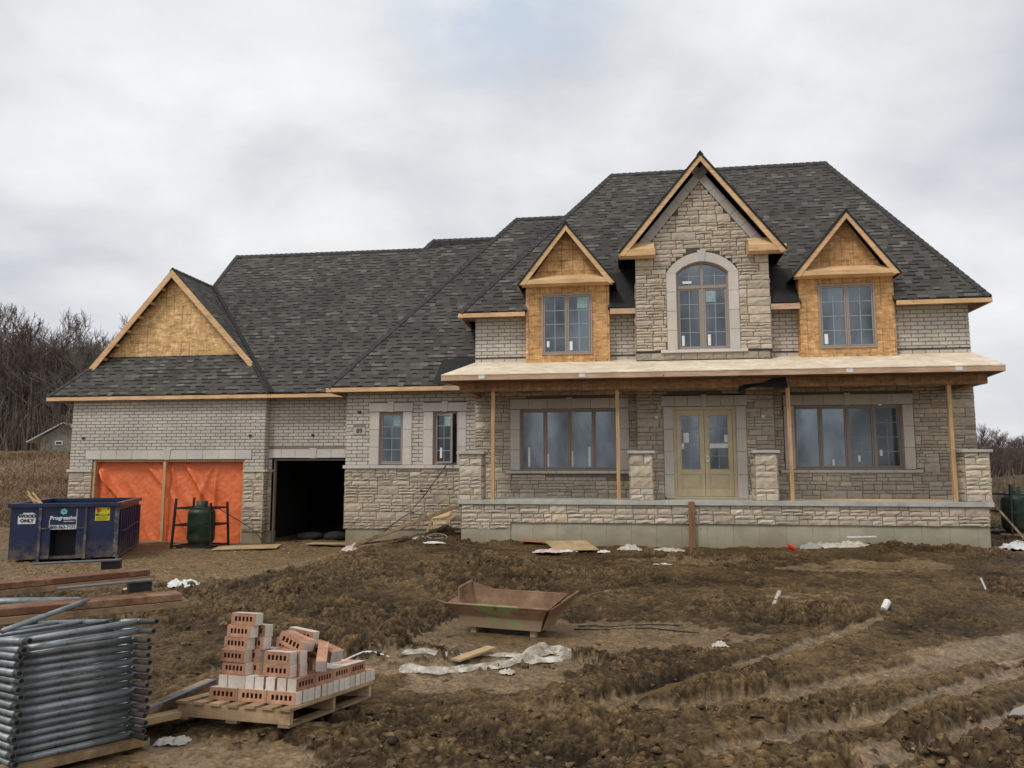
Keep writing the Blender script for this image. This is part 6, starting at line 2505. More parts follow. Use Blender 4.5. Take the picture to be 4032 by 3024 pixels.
crumple('plastic_bag', 'crumpled white and orange plastic bag beside the stacked planks', 'bag', at(-5.75, 13.7), .26, .2, .20, 'whitescrap', 1)
crumple('plastic_scrap', 'pale crumpled scrap on the mud left of the white and orange bag', 'scrap', at(-6.35, 13.4), .22, .13, .1, 'plastic', 2)
crumple('plastic_bag', 'torn pink and white bag on the mud below the dark garage doorway', 'bag', atl(-3.0, .25), .24, .2, .26, 'pinkbag', 4)
crumple('plastic_bag', 'small white bag on the ground at the foot of the scaffold stack', 'bag', at(-2.42, 5.75), .11, .07, .07, 'plastic', 5)
crumple('white_scrap', 'flat white scrap under the coiled hose', 'scrap', atl(-.45, -1.15), .3, .12, .05, 'whitescrap', 6)
crumple('white_scrap', 'white tube-like scrap left of the coiled hose', 'scrap', atl(-1.2, .55, .06), .22, .07, .12, 'whitescrap', 7, .5)
crumple('plastic_scrap', 'white plastic lying against the front edge of the pale plywood sheet', 'scrap', atl(2.75, -1.85), .28, .08, .07, 'whitescrap', 8)
crumple('plastic_scrap', 'pinkish torn wrapper left of the pale plywood sheet', 'scrap', atl(2.45, -2.3), .3, .2, .09, 'pinkbag', 9)
crumple('plastic_scrap', 'small white lump right of the pale plywood sheet', 'scrap', atl(3.65, -1.75), .14, .1, .08, 'whitescrap', 10)
crumple('plastic_sheet', 'crumpled pale plastic on the mud below the door, left of the brown stud', 'sheet', atl(4.25, -1.0), .26, .22, .22, 'plastic', 11)
crumple('plastic_sheet', 'flat crumpled pale plastic on the mud just left of the brown stud', 'sheet', atl(5.05, -1.0), .42, .2, .12, 'plastic', 12)
for k, (lx, ly, a, lb) in enumerate(((8.55, -.12, .36, 'grey plastic bundle leftmost in the heap by the porch wall'), (8.95, .0 - .22, .34, 'crumpled pale bag in the middle of the heap by the porch wall'), (9.35, -.25, .38, 'pale bag at the right of the heap by the porch wall'))):
    crumple('plastic_bag', lb, 'bag', atl(lx, ly - .15, .03), a, .2, .24, 'plastic' if k else 'greycable', 13 + k)
board('white_offcut', 'white strip of board on top of the heap by the porch wall', 'board', atl(9.2, -.35, .25), atl(9.85, -.3, .2), .12, .03, 'whitescrap')
crumple('plastic_sheet', 'white plastic spilling past the right end of the porch wall', 'sheet', atl(13.15, .3, .05), .35, .3, .3, 'whitescrap', 17)
crumple('plastic_sheet', 'white plastic under the right gas tank', 'sheet', at(14.4, 21.2), .35, .2, .12, 'whitescrap', 18)
board('timber_beam', 'reddish board lying under the right gas tank', 'board', at(13.5, 21.6, .05), at(15.0, 21.4, .05), .12, .05, 'redwood')
board('wooden_pole', 'thin pole leaning on the right end of the porch slab', 'pole', H(12.62, .25, 1.17), H(13.35, .1, .14), .045, .045, 'oldwood')
board('plywood_sheet', 'pale plywood sheet lying on the mud in front of the porch wall', 'board', atl(2.7, -.75, .13), atl(3.05, -1.75, .06), 1.02, .018, 'plywood')
board('plywood_sheet', 'reddish plywood strip behind the pale plywood sheet', 'board', atl(1.6, -.15, .05), atl(2.75, -.35, .08), .45, .018, 'redwood')
crumple('white_scrap', 'flat bright white scrap alone on the mud behind the rusty trough', 'scrap', at(3.0, 15.6), .2, .1, .02, 'whitescrap', 19)
crumple('white_scrap', 'small crumpled white scrap above the tread marks', 'scrap', at(2.36, 9.0), .085, .06, .08, 'plastic', 20)
crumple('plastic_scrap', 'small knot of pale plastic in front of the white plastic sheet', 'scrap', at(-.05, 7.75), .07, .05, .06, 'plastic', 21)
crumple('plastic_scrap', 'muddy pinkish scrap half buried at the lower right', 'scrap', at(2.78, 5.38), .08, .05, .05, 'muddypink', 22)
mb = MB()
p = atl(7.72, -1.55, .08)
mb.tube([p + Vector((-.07, 0, .05)), p + Vector((.07, .02, -.02))], .05, 12)
tag(mb.build('drink_can', MT['red']), 'small red can on the mud in front of the porch wall', 'can')
mb = MB()
mb.tube([at(3.80, 11.45, .02), at(4.12, 12.15, .10)], .032, 12)
tag(mb.build('plastic_pipe', MT['plastic']), 'short white plastic pipe sticking out of the mud', 'pipe')
mb = MB()
p = at(5.2, 11.0, .06)
mb.tube([p + Vector((-.05, -.05, -.03)), p + Vector((.06, .05, .06))], .042, 14, r2=.05)
tag(mb.build('paper_cup', MT['whitescrap']), 'white cup lying on the dark mud at the right', 'cup')
mb = MB()
mb.tube([at(7.65, 12.7, .0), at(7.60, 12.75, .22)], .014, 6)
tag(mb.build('marker_stick', MT['whitescrap']), 'thin white stick standing in the mud far right', 'stick')
cable('white_strip', 'thin white strap on the mud behind the brick pallet', [onmud(-1.75, 8.35), onmud(-1.55, 8.5), onmud(-1.3, 8.42)], .012, 'whitescrap', 'strap')

fm, nt, b = newmat('dirty_clear_film')
fv = coords(nt, 'Object')
fc = ramp(nt, noise_n(nt, fv, 9, 6, .65), [(.35, (.30, .23, .15)), (.52, (.62, .575, .49)), (.75, (.74, .71, .64))])
nt.links.new(fc, b.inputs['Base Color'])
b.inputs['Roughness'].default_value = .3
tb = nd(nt, 'ShaderNodeBsdfTransparent')
mxs = nd(nt, 'ShaderNodeMixShader')
nt.links.new(ramp(nt, noise_n(nt, fv, 5, 4), [(.40, (.55, .55, .55)), (.6, (.06, .06, .06))]), mxs.inputs[0])
nt.links.new(b.outputs[0], mxs.inputs[1])
nt.links.new(tb.outputs[0], mxs.inputs[2])
nt.links.new(mxs.outputs[0], nt.nodes['Material Output'].inputs[0])
bump_n(nt, b, noise_n(nt, fv, 22, 5), .5, .012)
MT['film'] = fm

# ---- plastic wrapping left on the mud -----------------------------------------
def ribbon(pts, w, seed, m='plastic', zs=.05):
    """A torn, gathered length of sheeting: uneven width, soft folds, ragged edges."""
    mb = MB()
    n = len(pts)
    rows = 12
    V = []
    dense = []
    for i in range(n - 1):
        p0, p1, p2, p3 = (Vector(pts[max(i - 1, 0)]), Vector(pts[i]), Vector(pts[i + 1]), Vector(pts[min(i + 2, n - 1)]))
        for k in range(12):
            t = k / 12
            dense.append(.5 * ((2 * p1) + (p2 - p0) * t + (2 * p0 - 5 * p1 + 4 * p2 - p3) * t * t + (3 * p1 - p0 - 3 * p2 + p3) * t ** 3))
    dense.append(Vector(pts[-1]))
    N = len(dense)
    for i, p in enumerate(dense):
        d = (dense[min(i + 1, N - 1)] - dense[max(i - 1, 0)]).normalized()
        s = Vector((-d.y, d.x, 0)).normalized()
        e = min(1, i / 8 + .15, (N - 1 - i) / 8 + .15)
        for j in range(rows):
            t = j / (rows - 1) * 2 - 1
            ww = w * e * (1 + .75 * mnoise.noise(Vector((i * .11, seed, 1.5 * (t > 0)))) + .25 * mnoise.noise(Vector((i * .5, seed + 2, t))))
            q = p + s * (t * ww + w * .5 * mnoise.noise(Vector((i * .09, seed + 20, 0))))
            f = q.x * 5.5 + q.y * 2.5
            nz = zs * e * ((1 - t * t) * (.25 + 1.1 * abs(mnoise.noise(Vector((f * .45, t * 1.1, seed))))) + .35 * mnoise.noise(Vector((f * 1.3, t * 2.6, seed + 4))))
            q.x += .02 * mnoise.noise(Vector((f * 1.1, t * 2, seed + 5)))
            q.y += .02 * mnoise.noise(Vector((f * 1.1, t * 2, seed + 8)))
            V.append((q.x, q.y, p.z + max(nz, -.012)))
    F_ = [(i * rows + j, i * rows + j + 1, (i + 1) * rows + j + 1, (i + 1) * rows + j) for i in range(N - 1) for j in range(rows - 1)]
    mb.mesh(V, F_)
    return mb


def g3(x, y, dz=.015):
    return (x, y, gz(x, y) + dz)


pw = empty('plastic_sheet', (0, 0, 0))
tag(pw, 'torn sheet of dirty white plastic strewn on the mud before the rusty trough', 'sheet')
ribbon([g3(-1.12, 8.0), g3(-.95, 7.87), g3(-.72, 7.84), g3(-.5, 7.93), g3(-.2, 8.0), g3(.1, 8.15), g3(.35, 8.25), g3(.55, 8.35)], .085, 1, zs=.075).build('near_edge', MT['film'], pw, smooth=True)
ribbon([g3(-1.2, 8.45), g3(-1.05, 8.7), g3(-.85, 8.65), g3(-.65, 8.5), g3(-.3, 8.52), g3(.0, 8.45), g3(.2, 8.3)], .06, 3, zs=.06).build('far_edge', MT['film'], pw, smooth=True)
ribbon([g3(.1, 8.25), g3(.3, 8.55), g3(.5, 8.75), g3(.62, 8.5), g3(.5, 8.3)], .12, 6, zs=.12).build('folded_corner', MT['film'], pw, smooth=True)
board('wooden_board', 'pale board lying across the torn white plastic', 'board', g3(-.58, 8.15, .05), g3(-.22, 8.6, .07), .12, .025, 'plywood')

# ---- rusty mortar trough ---------------------------------------------------------
def mat_rust():
    m, nt, b = newmat('rusty_steel')
    v = coords(nt, 'Object')
    n = noise_n(nt, v, 3.5, 7, .65)
    cc = ramp(nt, n, [(.25, (.11, .062, .036)), (.5, (.23, .135, .082)), (.75, (.37, .245, .155))])
    sx = nd(nt, 'ShaderNodeSeparateXYZ')
    nt.links.new(v, sx.inputs[0])
    # dried mortar on the lower plates
    lo = nd(nt, 'ShaderNodeMapRange', ins={'From Min': .30, 'From Max': .20})
    nt.links.new(sx.outputs[2], lo.inputs[0])
    cc = mixc(nt, math_n(nt, 'MULTIPLY', lo.outputs[0], .65), cc, (.36, .27, .175))
    # what is left of the green paint on the front
    def sp(cx_, cz, rx, rz):
        a = math_n(nt, 'POWER', math_n(nt, 'DIVIDE', math_n(nt, 'SUBTRACT', sx.outputs[0], cx_), rx), 2.0)
        e = math_n(nt, 'POWER', math_n(nt, 'DIVIDE', math_n(nt, 'SUBTRACT', sx.outputs[2], cz), rz), 2.0)
        return math_n(nt, 'SUBTRACT', 1.0, math_n(nt, 'ADD', a, e))
    mx = sp(-.20, .36, .20, .08)
    for q in ((.12, .37, .18, .075), (-.12, .20, .16, .07), (.18, .17, .16, .08), (-.03, .30, .2, .05)):
        mx = math_n(nt, 'MAXIMUM', mx, sp(*q))
    f = math_n(nt, 'ADD', mx, math_n(nt, 'MULTIPLY', math_n(nt, 'SUBTRACT', noise_n(nt, v, 9, 6, .7), .5), 2.2))
    fr = ramp(nt, f, [(.38, (0, 0, 0)), (.62, (1, 1, 1))])
    front = math_n(nt, 'LESS_THAN', sx.outputs[1], -.16)
    cc = mixc(nt, math_n(nt, 'MULTIPLY', math_n(nt, 'MULTIPLY', fr, front), .7), cc, (.25, .33, .13))
    nt.links.new(cc, b.inputs['Base Color'])
    b.inputs['Roughness'].default_value = .8
    b.inputs['Specular IOR Level'].default_value = .25
    bump_n(nt, b, noise_n(nt, v, 30, 6, .7), .5, .006)
    return m


MT['rust'] = mat_rust()
tr_yaw = R(-21)
tr_loc = Vector((-.02, 9.90, gz(0, 9.8) - .015))
trough = empty('mortar_trough', tr_loc, tr_yaw)
tag(trough, 'rusty steel mortar trough on short feet with worn green paint on its front', 'trough')
# cross sections from bottom to top: x0 x1 yfront yback z
SEC = [(-.53, .49, -.28, .24, .095), (-.57, .53, -.31, .26, .225), (-.64, .60, -.40, .31, .335), (-.69, .65, -.43, .33, .385)]
mb = MB()


def ringpts(s, inset=0.0, back=0.0):
    x0, x1, a, b_, z = s
    return [(x0 + inset, a + inset, z), (x1 - inset, a + inset, z - .0), (x1 - inset, b_ - inset, z + back), (x0 + inset, b_ - inset, z + back)]


R_out = [ringpts(s, 0, (0, .01, .03, .07)[i]) for i, s in enumerate(SEC)]
R_in = [ringpts(s, .012, (0, .01, .03, .07)[i]) for i, s in enumerate(SEC)]
vs = [p for r in R_out for p in r] + [p for r in R_in for p in r]
fs = []
k = len(SEC)
for i in range(k - 1):
    for j in range(4):
        q = (j + 1) % 4
        fs.append((i * 4 + j, i * 4 + q, (i + 1) * 4 + q, (i + 1) * 4 + j))
        o_ = k * 4
        fs.append((o_ + i * 4 + q, o_ + i * 4 + j, o_ + (i + 1) * 4 + j, o_ + (i + 1) * 4 + q))
fs += [(3, 2, 1, 0), (k * 4, k * 4 + 1, k * 4 + 2, k * 4 + 3)]
for j in range(4):
    q = (j + 1) % 4
    a = (k - 1) * 4
    fs.append((a + j, a + q, k * 4 + a + q, k * 4 + a + j))
mb.mesh(vs, fs)
mb.build('tub', MT['rust'], trough)
# rolled rim, raised plates at both ends, a seam along the front
mb = MB()
top = R_out[-1]
for a, b_ in ((0, 1), (2, 3)):
    mb.tube([Vector(top[a]), Vector(top[b_])], .014, 8)
mb.tube([Vector(top[0]) + Vector((-.12, -.0, .03)), Vector(top[0])], .012, 8)
mb.build('rim', MT['rust'], trough)
mb = MB()
xe = top[1][0]
pl = [(SEC[0][1] + .012, SEC[0][2] + .03, .10), (SEC[0][1] + .012, SEC[0][3] - .02, .10), (xe + .12, top[2][1] + .05, .49), (xe + .12, top[1][1] + .12, .46), (xe + .02, top[1][1] - .01, .39)]
mb.mesh(pl + [(x + .012, y, z) for x, y, z in pl], [(0, 1, 2, 3, 4), (9, 8, 7, 6, 5)] + [(i, 5 + i, 5 + (i + 1) % 5, (i + 1) % 5) for i in range(5)])
mb.tube([Vector(pl[3]) + Vector((.005, 0, 0)), Vector(pl[2]) + Vector((.005, 0, 0))], .016, 8)
mb.build('end_plate', MT['rust'], trough)
mb = MB()
xe = top[0][0]
pl = [(xe + .05, top[0][1] + .30, .36), (xe + .02, top[3][1] + .02, .40), (xe - .0, top[3][1] + .03, .55), (xe + .03, top[0][1] + .32, .53)]
mb.mesh(pl + [(x - .012, y, z) for x, y, z in pl], [(3, 2, 1, 0), (4, 5, 6, 7)] + [(i, (i + 1) % 4, 4 + (i + 1) % 4, 4 + i) for i in range(4)])
mb.mesh([(xe + .03, top[3][1] + .0, .40), (xe + .32, top[3][1] + .0, .42), (xe + .30, top[3][1] + .01, .48), (xe + .0, top[3][1] + .03, .55)], [(0, 1, 2, 3)])
mb.tube([Vector(pl[2]), Vector(pl[3])], .018, 8)
mb.build('end_plate', MT['rust'], trough)
for sx, sy in ((-.40, -.20), (.38, -.20), (-.40, .18), (.38, .18)):
    mb = MB()
    mb.box(sx - .035, sx + .035, sy - .04, sy + .04, -.04, .10)
    mb.build('foot', MT['rust'], trough)

# ---- bricks on a pallet --------------------------------------------------------------
P0 = Vector((-1.598, 5.912, .14))
Lp, Bp = Vector((-2.356, 6.167, .116)), Vector((-1.19, 7.12, .0255))
pu = (P0 - Lp).normalized()                    # along the front, to the right
ps = (Bp - P0)
ps = (ps - pu * ps.dot(pu)).normalized()       # away from the camera
pn_ = pu.cross(ps).normalized()
PM = Matrix((pu.to_4d(), ps.to_4d(), pn_.to_4d(), Vector((0, 0, 0, 1)))).transposed()
for i in range(3): PM[3][i] = 0
PM = Matrix.Translation(P0) @ PM.to_3x3().to_4x4()
pal = empty('pallet', mat=PM)
tag(pal, 'wooden pallet lying tilted in the mud under the heap of bricks', 'pallet')
PW, PD = 1.02, 1.24
x1p, y0p = .035, -.12
for k in range(7):
    mb = MB()
    x = x1p - PW + k * (PW - .095) / 6
    mb.box(x, x + .095, y0p, y0p + PD, -.020, -.002)
    mb.build('deck_board', MT['pallet'], pal)
for y in (y0p + .02, y0p + PD / 2 - .02, y0p + PD - .06):
    mb = MB()
    mb.box(x1p - PW + .01, x1p - .01, y, y + .04, -.115, -.0205)
    mb.build('stringer', MT['pallet'], pal)
for k in range(3):
    mb = MB()
    x = x1p - PW + .01 + k * (PW - .115) / 2
    mb.box(x, x + .095, y0p + .01, y0p + PD - .02, -.135, -.1155)
    mb.build('bottom_board', MT['oldwood'], pal)

BL, BT, BH = .252, .079, .090


def brick_mesh():
    """A cored clay brick: length x, core axis y (thickness), height z; slot 0 clay, 1 cream face, 2 core."""
    mb = MB()
    n = 5
    xs = [0]
    for k in range(n):
        c = .030 + (BL - .06) * (k + .5) / n
        xs += [c - .0115, c + .0115]
    xs.append(BL)
    zs = [0, .028, .064, BH]
    for y, fl in ((0, False), (BT, True)):
        for i in range(len(xs) - 1):
            for j in range(3):
                if j == 1 and i % 2 == 1: continue
                q = [(xs[i], y, zs[j]), (xs[i + 1], y, zs[j]), (xs[i + 1], y, zs[j + 1]), (xs[i], y, zs[j + 1])]
                mb.face(q[::-1] if fl else q, 0)
    for k in range(n):
        a, b = xs[1 + 2 * k], xs[2 + 2 * k]
        z0, z1 = zs[1], zs[2]
        mb.face([(a, 0, z0), (a, BT, z0), (a, BT, z1), (a, 0, z1)][::-1], 2)
        mb.face([(b, 0, z0), (b, BT, z0), (b, BT, z1), (b, 0, z1)], 2)
        mb.face([(a, 0, z0), (b, 0, z0), (b, BT, z0), (a, BT, z0)], 2)
        mb.face([(a, 0, z1), (b, 0, z1), (b, BT, z1), (a, BT, z1)][::-1], 2)
    mb.face([(0, 0, 0), (0, 0, BH), (0, BT, BH), (0, BT, 0)], 1)
    mb.face([(BL, 0, 0), (BL, BT, 0), (BL, BT, BH), (BL, 0, BH)], 1)
    mb.face([(0, 0, BH), (BL, 0, BH), (BL, BT, BH), (0, BT, BH)], 1)
    mb.face([(0, 0, 0), (0, BT, 0), (BL, BT, 0), (BL, 0, 0)], 0)
    return mb


bo = brick_mesh().build('brick', [MT['brick_red'], MT['brick_face'], MT['brick_hole']])
bme = bo.data
# the same brick turned clay side up
bme2 = bme.copy()
for p_ in bme2.polygons:
    if abs(p_.normal.z) > .9 and p_.material_index != 2:
        p_.material_index = 1 - p_.material_index
bfirst = [True]


def brick(x, y, z, yaw=0.0, label='', clay=False, pitch=0.0, roll=0.0, group='bricks stacked on the pallet'):
    """Place a brick in pallet coordinates by its near right lower corner."""
    if bfirst[0]:
        o = bo
        bfirst[0] = False
    else:
        o = bo.copy()
        col.objects.link(o)
    if clay: o.data = bme2
    L_ = Matrix.Translation((x, y, z)) @ Matrix.Rotation(yaw, 4, 'Z') @ Matrix.Rotation(pitch, 4, 'Y') @ Matrix.Rotation(roll, 4, 'X') @ Matrix.Translation((-BL, 0, 0))
    o.matrix_world = PM @ L_
    return tag(o, label, 'brick', group)


rb = random.Random(4)
q = lambda s: rb.uniform(-s, s)
# bottom course: three across the front, one column down the right side
for k, lb in enumerate(('right', 'middle', 'left')):
    brick(-k * .262, q(.003), 0, q(.01), 'clay brick with cores showing, %s of the three at the front of the bottom course' % lb)
for r in range(1, 14):
    brick(q(.004), r * .0865, 0, q(.01), 'brick end in the bottom course along the right side, %s back from the front corner' % ORD[r - 1], clay=rb.random() < .5)
for r in range(1, 14):
    if r < 3 or r > 11: brick(-.264, r * .0865, 0, 0, 'brick inside the bottom course, row %s from the front, right half' % ORD[r], clay=True)
# second course: ends to the front
xs2 = [-.012, -.10, -.198, -.300, -.385, -.462, -.545, -.628]
for c_, x in enumerate(xs2):
    for r in range(4):
        if c_ > 5 and r > 0: continue
        if r == 0: lb = 'pale brick end facing front in the second course, %s from the right' % ORD[c_]
        else: lb = 'brick lying lengthwise in the second course, %s column from the right, %s row back' % (ORD[c_], ORD[r])
        # turned a quarter: the length runs back
        o = brick(0, 0, 0, 0, lb, clay=(rb.random() < .42))
        xx = x if r == 0 else -.012 - c_ * .0835
        L_ = Matrix.Translation((xx, r * .262 + q(.004) + .01, BH + .001)) @ Matrix.Rotation(R(90) + q(.02), 4, 'Z')
        o.matrix_world = PM @ L_
# the tall pile at the left
tower = [(-.475, .02, -9), (-.49, .015, -8), (-.48, .025, -10), (-.452, .02, -9), (-.42, .03, -7)]
names = ['third', 'fourth', 'fifth', 'sixth', 'top']
for k, (x, y, a) in enumerate(tower):
    brick(x, y, (2 + k) * (BH + .0015), R(a), 'cored brick facing front in the tall pile, %s course' % names[k], clay=k in (0, 2, 3))
for k, (x, y, a) in enumerate(((-.40, .09, -10), (-.43, .095, -8), (-.385, .10, -10), (-.38, .105, -11))):
    if k == 1: brick(-.42, .092, 3 * (BH + .0015), R(-8), 'brick behind the front one in the tall pile, fourth course')
    else: brick(x, y, (2 + k) * (BH + .0015), R(a), 'brick behind the front one in the tall pile, %s course' % names[k], clay=k == 0)
brick(-.345, .19, 2 * (BH + .0015), R(-12), 'rear brick of the tall pile, third course')
brick(-.35, .185, 3 * (BH + .0015), R(-11), 'rear brick of the tall pile, fourth course')
# the shorter pile in the middle and the tumbled bricks behind it
brick(-.085, .03, 2 * (BH + .0015), R(-4), 'lower cored brick of the short pile at the front')
brick(-.09, .028, 3 * (BH + .0015), R(-6), 'upper cored brick of the short pile at the front, white top')
brick(-.052, .115, 2 * (BH + .0015), R(-8), 'brick behind the lower one of the short pile')
brick(-.06, .115, 3 * (BH + .0015), R(-9), 'brick behind the upper one of the short pile', clay=True)
brick(-.12, .20, 4 * BH - .03, R(-8), 'orange brick tipped over on the short pile, nearer one', clay=True, pitch=R(19), roll=R(-8))
brick(-.12, .29, 4 * BH - .02, R(-6), 'orange brick tipped over on the short pile, farther one', clay=True, pitch=R(15), roll=R(-6))
brick(.04, .38, 2 * BH + .065, R(-10), 'orange brick sloping down to the right behind the short pile', clay=True, pitch=R(18), roll=R(6))
brick(.03, .47, 2 * BH + .06, R(-9), 'orange brick sloping down to the right, hindmost', clay=True, pitch=R(16), roll=R(4))
brick(.03, .20, 2 * BH + .03, R(-62), 'brick leaning on edge at the right of the short pile', clay=True, pitch=R(28))
brick(-.17, .44, 4 * BH + .02, R(-5), 'white topped brick lying behind the tipped orange bricks', pitch=R(7))
brick(-.27, .38, 3 * BH + .04, R(-15), 'brick under the white topped one behind the piles', pitch=R(4))
brick(-.12, .50, 3 * BH, R(-8), 'rear brick of the tumbled heap', clay=True)
brick(-.14, .42, 2 * BH + .002, R(-4), 'brick at the bottom of the tumbled heap, nearer one', clay=True)
brick(-.14, .52, 2 * BH + .002, R(-3), 'brick at the bottom of the tumbled heap, farther one')

# boards between the pallet and the scaffold stack
mb = MB()
mb.mesh([(-2.76, 6.02, -.06), (-2.50, 6.72, -.10), (-2.48, 6.71, .12), (-2.70, 5.98, .10), (-2.86, 6.06, -.06), (-2.60, 6.76, -.10), (-2.58, 6.75, .12), (-2.80, 6.02, .10)], [(0, 1, 2, 3), (7, 6, 5, 4), (0, 4, 5, 1), (1, 5, 6, 2), (2, 6, 7, 3), (3, 7, 4, 0)])
bb = mb.build('timber_block', MT['oldwood'], bevel=.004)
tag(bb, 'dark timber with a blue strip between the scaffold stack and the pallet', 'timber')
mb = MB()
mb.mesh([(-2.70, 5.98, .103), (-2.48, 6.71, .123), (-2.503, 6.72, .123), (-2.723, 5.99, .103)], [(0, 1, 2, 3)])
mb.build('blue_strip', MT['bluewrap'], bb)
board('timber_beam', 'pale wet board on the ground between the scaffold stack and the pallet', 'board', (-2.78, 5.86, .03), (-2.36, 6.38, .0), .10, .05, 'plywood')

# ---- stack of scaffold frames ---------------------------------------------------------------
SC = Vector((-2.66, 5.60, .035))
Hd = Vector((-.476, -.53, .012)).normalized()        # header, from the far corner to the near end
HL = .74
Sd = Vector((.743, -.669, 0))
Sd = (Sd - Hd * Sd.dot(Hd)).normalized()
Sd = (Sd + Vector((0, 0, .115))).normalized()       # leg direction, toward the open ends
frame_m = bpy.data.materials
mbk = {}


def scaffold_frame():
    e = empty('scaffold', (0, 0, 0))
    LG = 1.75
    for k, (o, tip) in enumerate(((Vector((0, 0, 0)), .02), (Hd * HL, .055))):
        mb = MB()
        mb.tube([o + Sd * tip, o - Sd * LG], .022, 10)
        mb.build('leg', MT['galv'], e, smooth=True)
        mb = MB()
        pe = .25 if k == 0 else .14
        mb.tube([o + Sd * (tip + .001), o + Sd * pe], .0185, 12, cap=False)
        mb.tube([o + Sd * (pe - .03), o + Sd * (pe + .0)], .0145, 12, m=1)
        ring = []
        u = Hd
        v = Sd.cross(Hd)
        for rr in (.0185, .0145):
            for j in range(12):
                t = 2 * math.pi * j / 12
                ring.append(o + Sd * pe + (u * math.cos(t) + v * math.sin(t)) * rr)
        mb.mesh(ring, [(j, (j + 1) % 12, 12 + (j + 1) % 12, 12 + j) for j in range(12)])
        mb.mesh(ring[12:], [tuple(range(12))], 1)
        mb.build('coupling_pin', [MT['pin'], MT['tubehole']], e)
    for k, dd in enumerate((0.0, .45, .9, 1.35)):
        mb = MB()
        mb.tube([-Sd * dd + Hd * .0, -Sd * dd + Hd * HL], .0225 if k == 0 else .016, 10)
        mb.build('header' if k == 0 else 'rung', MT['galv'], e, smooth=True)
    return e


sf = scaffold_frame()
rs = random.Random(9)
NF = 16
for i in range(NF):
    o = sf if i == 0 else copy_tree(sf)
    j = (1 if i % 2 else -1) * .005
    o.location = SC + Vector((0, 0, i * .0495)) + Hd * (j + rs.uniform(-.005, .005)) + Sd * rs.uniform(-.02, .02)
    o.rotation_euler = (0, 0, rs.uniform(-.004, .004))
    if i >= NF - 2:
        o.rotation_euler = (R(1.0), R(-1.6), R(3 if i == NF - 1 else -1.5))
        o.location = o.location + Sd * (.05 if i == NF - 1 else .07) + Vector((0, 0, .012 * (i - NF + 3)))
    if i == 0: lb = 'galvanised scaffold frame at the very bottom of the stack'
    elif i == NF - 1: lb = 'galvanised scaffold frame on top of the stack, lying askew'
    else: lb = 'galvanised scaffold frame, %s from the bottom of the stack' % ORD[i]
    tag(o, lb, 'scaffold frame', 'scaffold frames stacked at the left')
board('timber_bearer', 'muddy timber under the scaffold stack', 'timber', SC + Hd * -.10 + Vector((0.01, 0, -.052)), SC + Hd * 1.0 + Vector((0, 0, -.045)), .14, .05, 'pallet')
def tube_thing(label, a, b, r=.021):
    mb = MB()
    mb.tube([a, b], r, 10)
    tag(mb.build('steel_tube', MT['galv'], smooth=True), label, 'tube')


tube_thing('loose pale steel tube lying on the scaffold stack behind the front planks', (-4.4, 5.87, .885), (-3.30, 6.03, .875), .03)
tube_thing('steel brace leaning up against the front planks on the scaffold stack', (-3.12, 4.85, .885), (-3.02, 5.62, .945), .017)

# planks lying on the stack, in pairs
def plank_pair(a, b, w, labs):
    a, b = Vector(a), Vector(b)
    d = (b - a).normalized()
    for k, lb in enumerate(labs):
        sh_ = Vector((0, 0, k * .054)) - d * (.05 * k)
        mb = MB()
        mb.bar(a + sh_, b + sh_, w, .05)
        tag(mb.build('scaffold_plank', MT['lvl' if k else 'lvl_edge'], bevel=.004), lb, 'plank', 'planks on the scaffold stack')


sidev = Vector((-.58, .815, 0))
plank_pair(Vector((-4.37, 4.62, .862)) + sidev * .10, Vector((-2.45, 5.985, .862)) + sidev * .10, .22, ('pale lower plank of the front pair on the scaffold stack', 'red-brown upper plank of the front pair on the scaffold stack'))
sidev = Vector((-.75, .66, 0))
plank_pair(Vector((-5.2, 5.35, .862)) + sidev * .11, Vector((-3.37, 7.43, .862)) + sidev * .11, .22, ('pale lower plank of the rear pair on the scaffold stack', 'red-brown upper plank of the rear pair on the scaffold stack'))
for (a, b, w_, lb) in (((-3.30, 5.72, 1.012), (-2.78, 6.10, 1.025), .10, 'dark steel bracket on the front planks'), ((-4.40, 7.24, 1.012), (-3.70, 7.42, 1.03), .12, 'dark steel bracket on the rear planks')):
    e = empty('scaffold_bracket', (0, 0, 0))
    tag(e, lb, 'bracket', 'brackets on the scaffold planks')
    a, b = Vector(a), Vector(b)
    d = (b - a).normalized()
    mb = MB()
    mb.bar(a, b, w_, .012)
    mb.build('plate', MT['pin'], e)
    mb = MB()
    n_ = Vector((d.y, -d.x, 0))
    mb.obox(b - d * .17 - n_ * -.0 + Vector((0, 0, -.085)), d * .16, -n_ * .09, (0, 0, .078))
    mb.build('block', MT['black'], e)

# ------------------------------------------------------------------ sky, sun, camera
w = bpy.data.worlds.new('World')
sc.world = w
w.use_nodes = True
nt = w.node_tree
nt.nodes.clear()
SUN_EL, SUN_AZ = R(52), R(222)
sky = nd(nt, 'ShaderNodeTexSky', sky_type='NISHITA')
sky.sun_disc = False
sky.sun_elevation = SUN_EL
sky.sun_rotation = SUN_AZ
bg1 = nd(nt, 'ShaderNodeBackground', ins={'Strength': .10})
nt.links.new(sky.outputs[0], bg1.inputs[0])
tc = nd(nt, 'ShaderNodeTexCoord')
sp = nd(nt, 'ShaderNodeSeparateXYZ')
nt.links.new(tc.outputs['Generated'], sp.inputs[0])
den = math_n(nt, 'ADD', math_n(nt, 'MAXIMUM', sp.outputs[2], 0.0), .42)
cbn = nd(nt, 'ShaderNodeCombineXYZ')
nt.links.new(math_n(nt, 'DIVIDE', sp.outputs[0], den), cbn.inputs[0])
nt.links.new(math_n(nt, 'DIVIDE', sp.outputs[1], den), cbn.inputs[1])
mp = nd(nt, 'ShaderNodeMapping', ins={'Location': (.35, .6, 0), 'Scale': (1.0, 1.25, 1)})
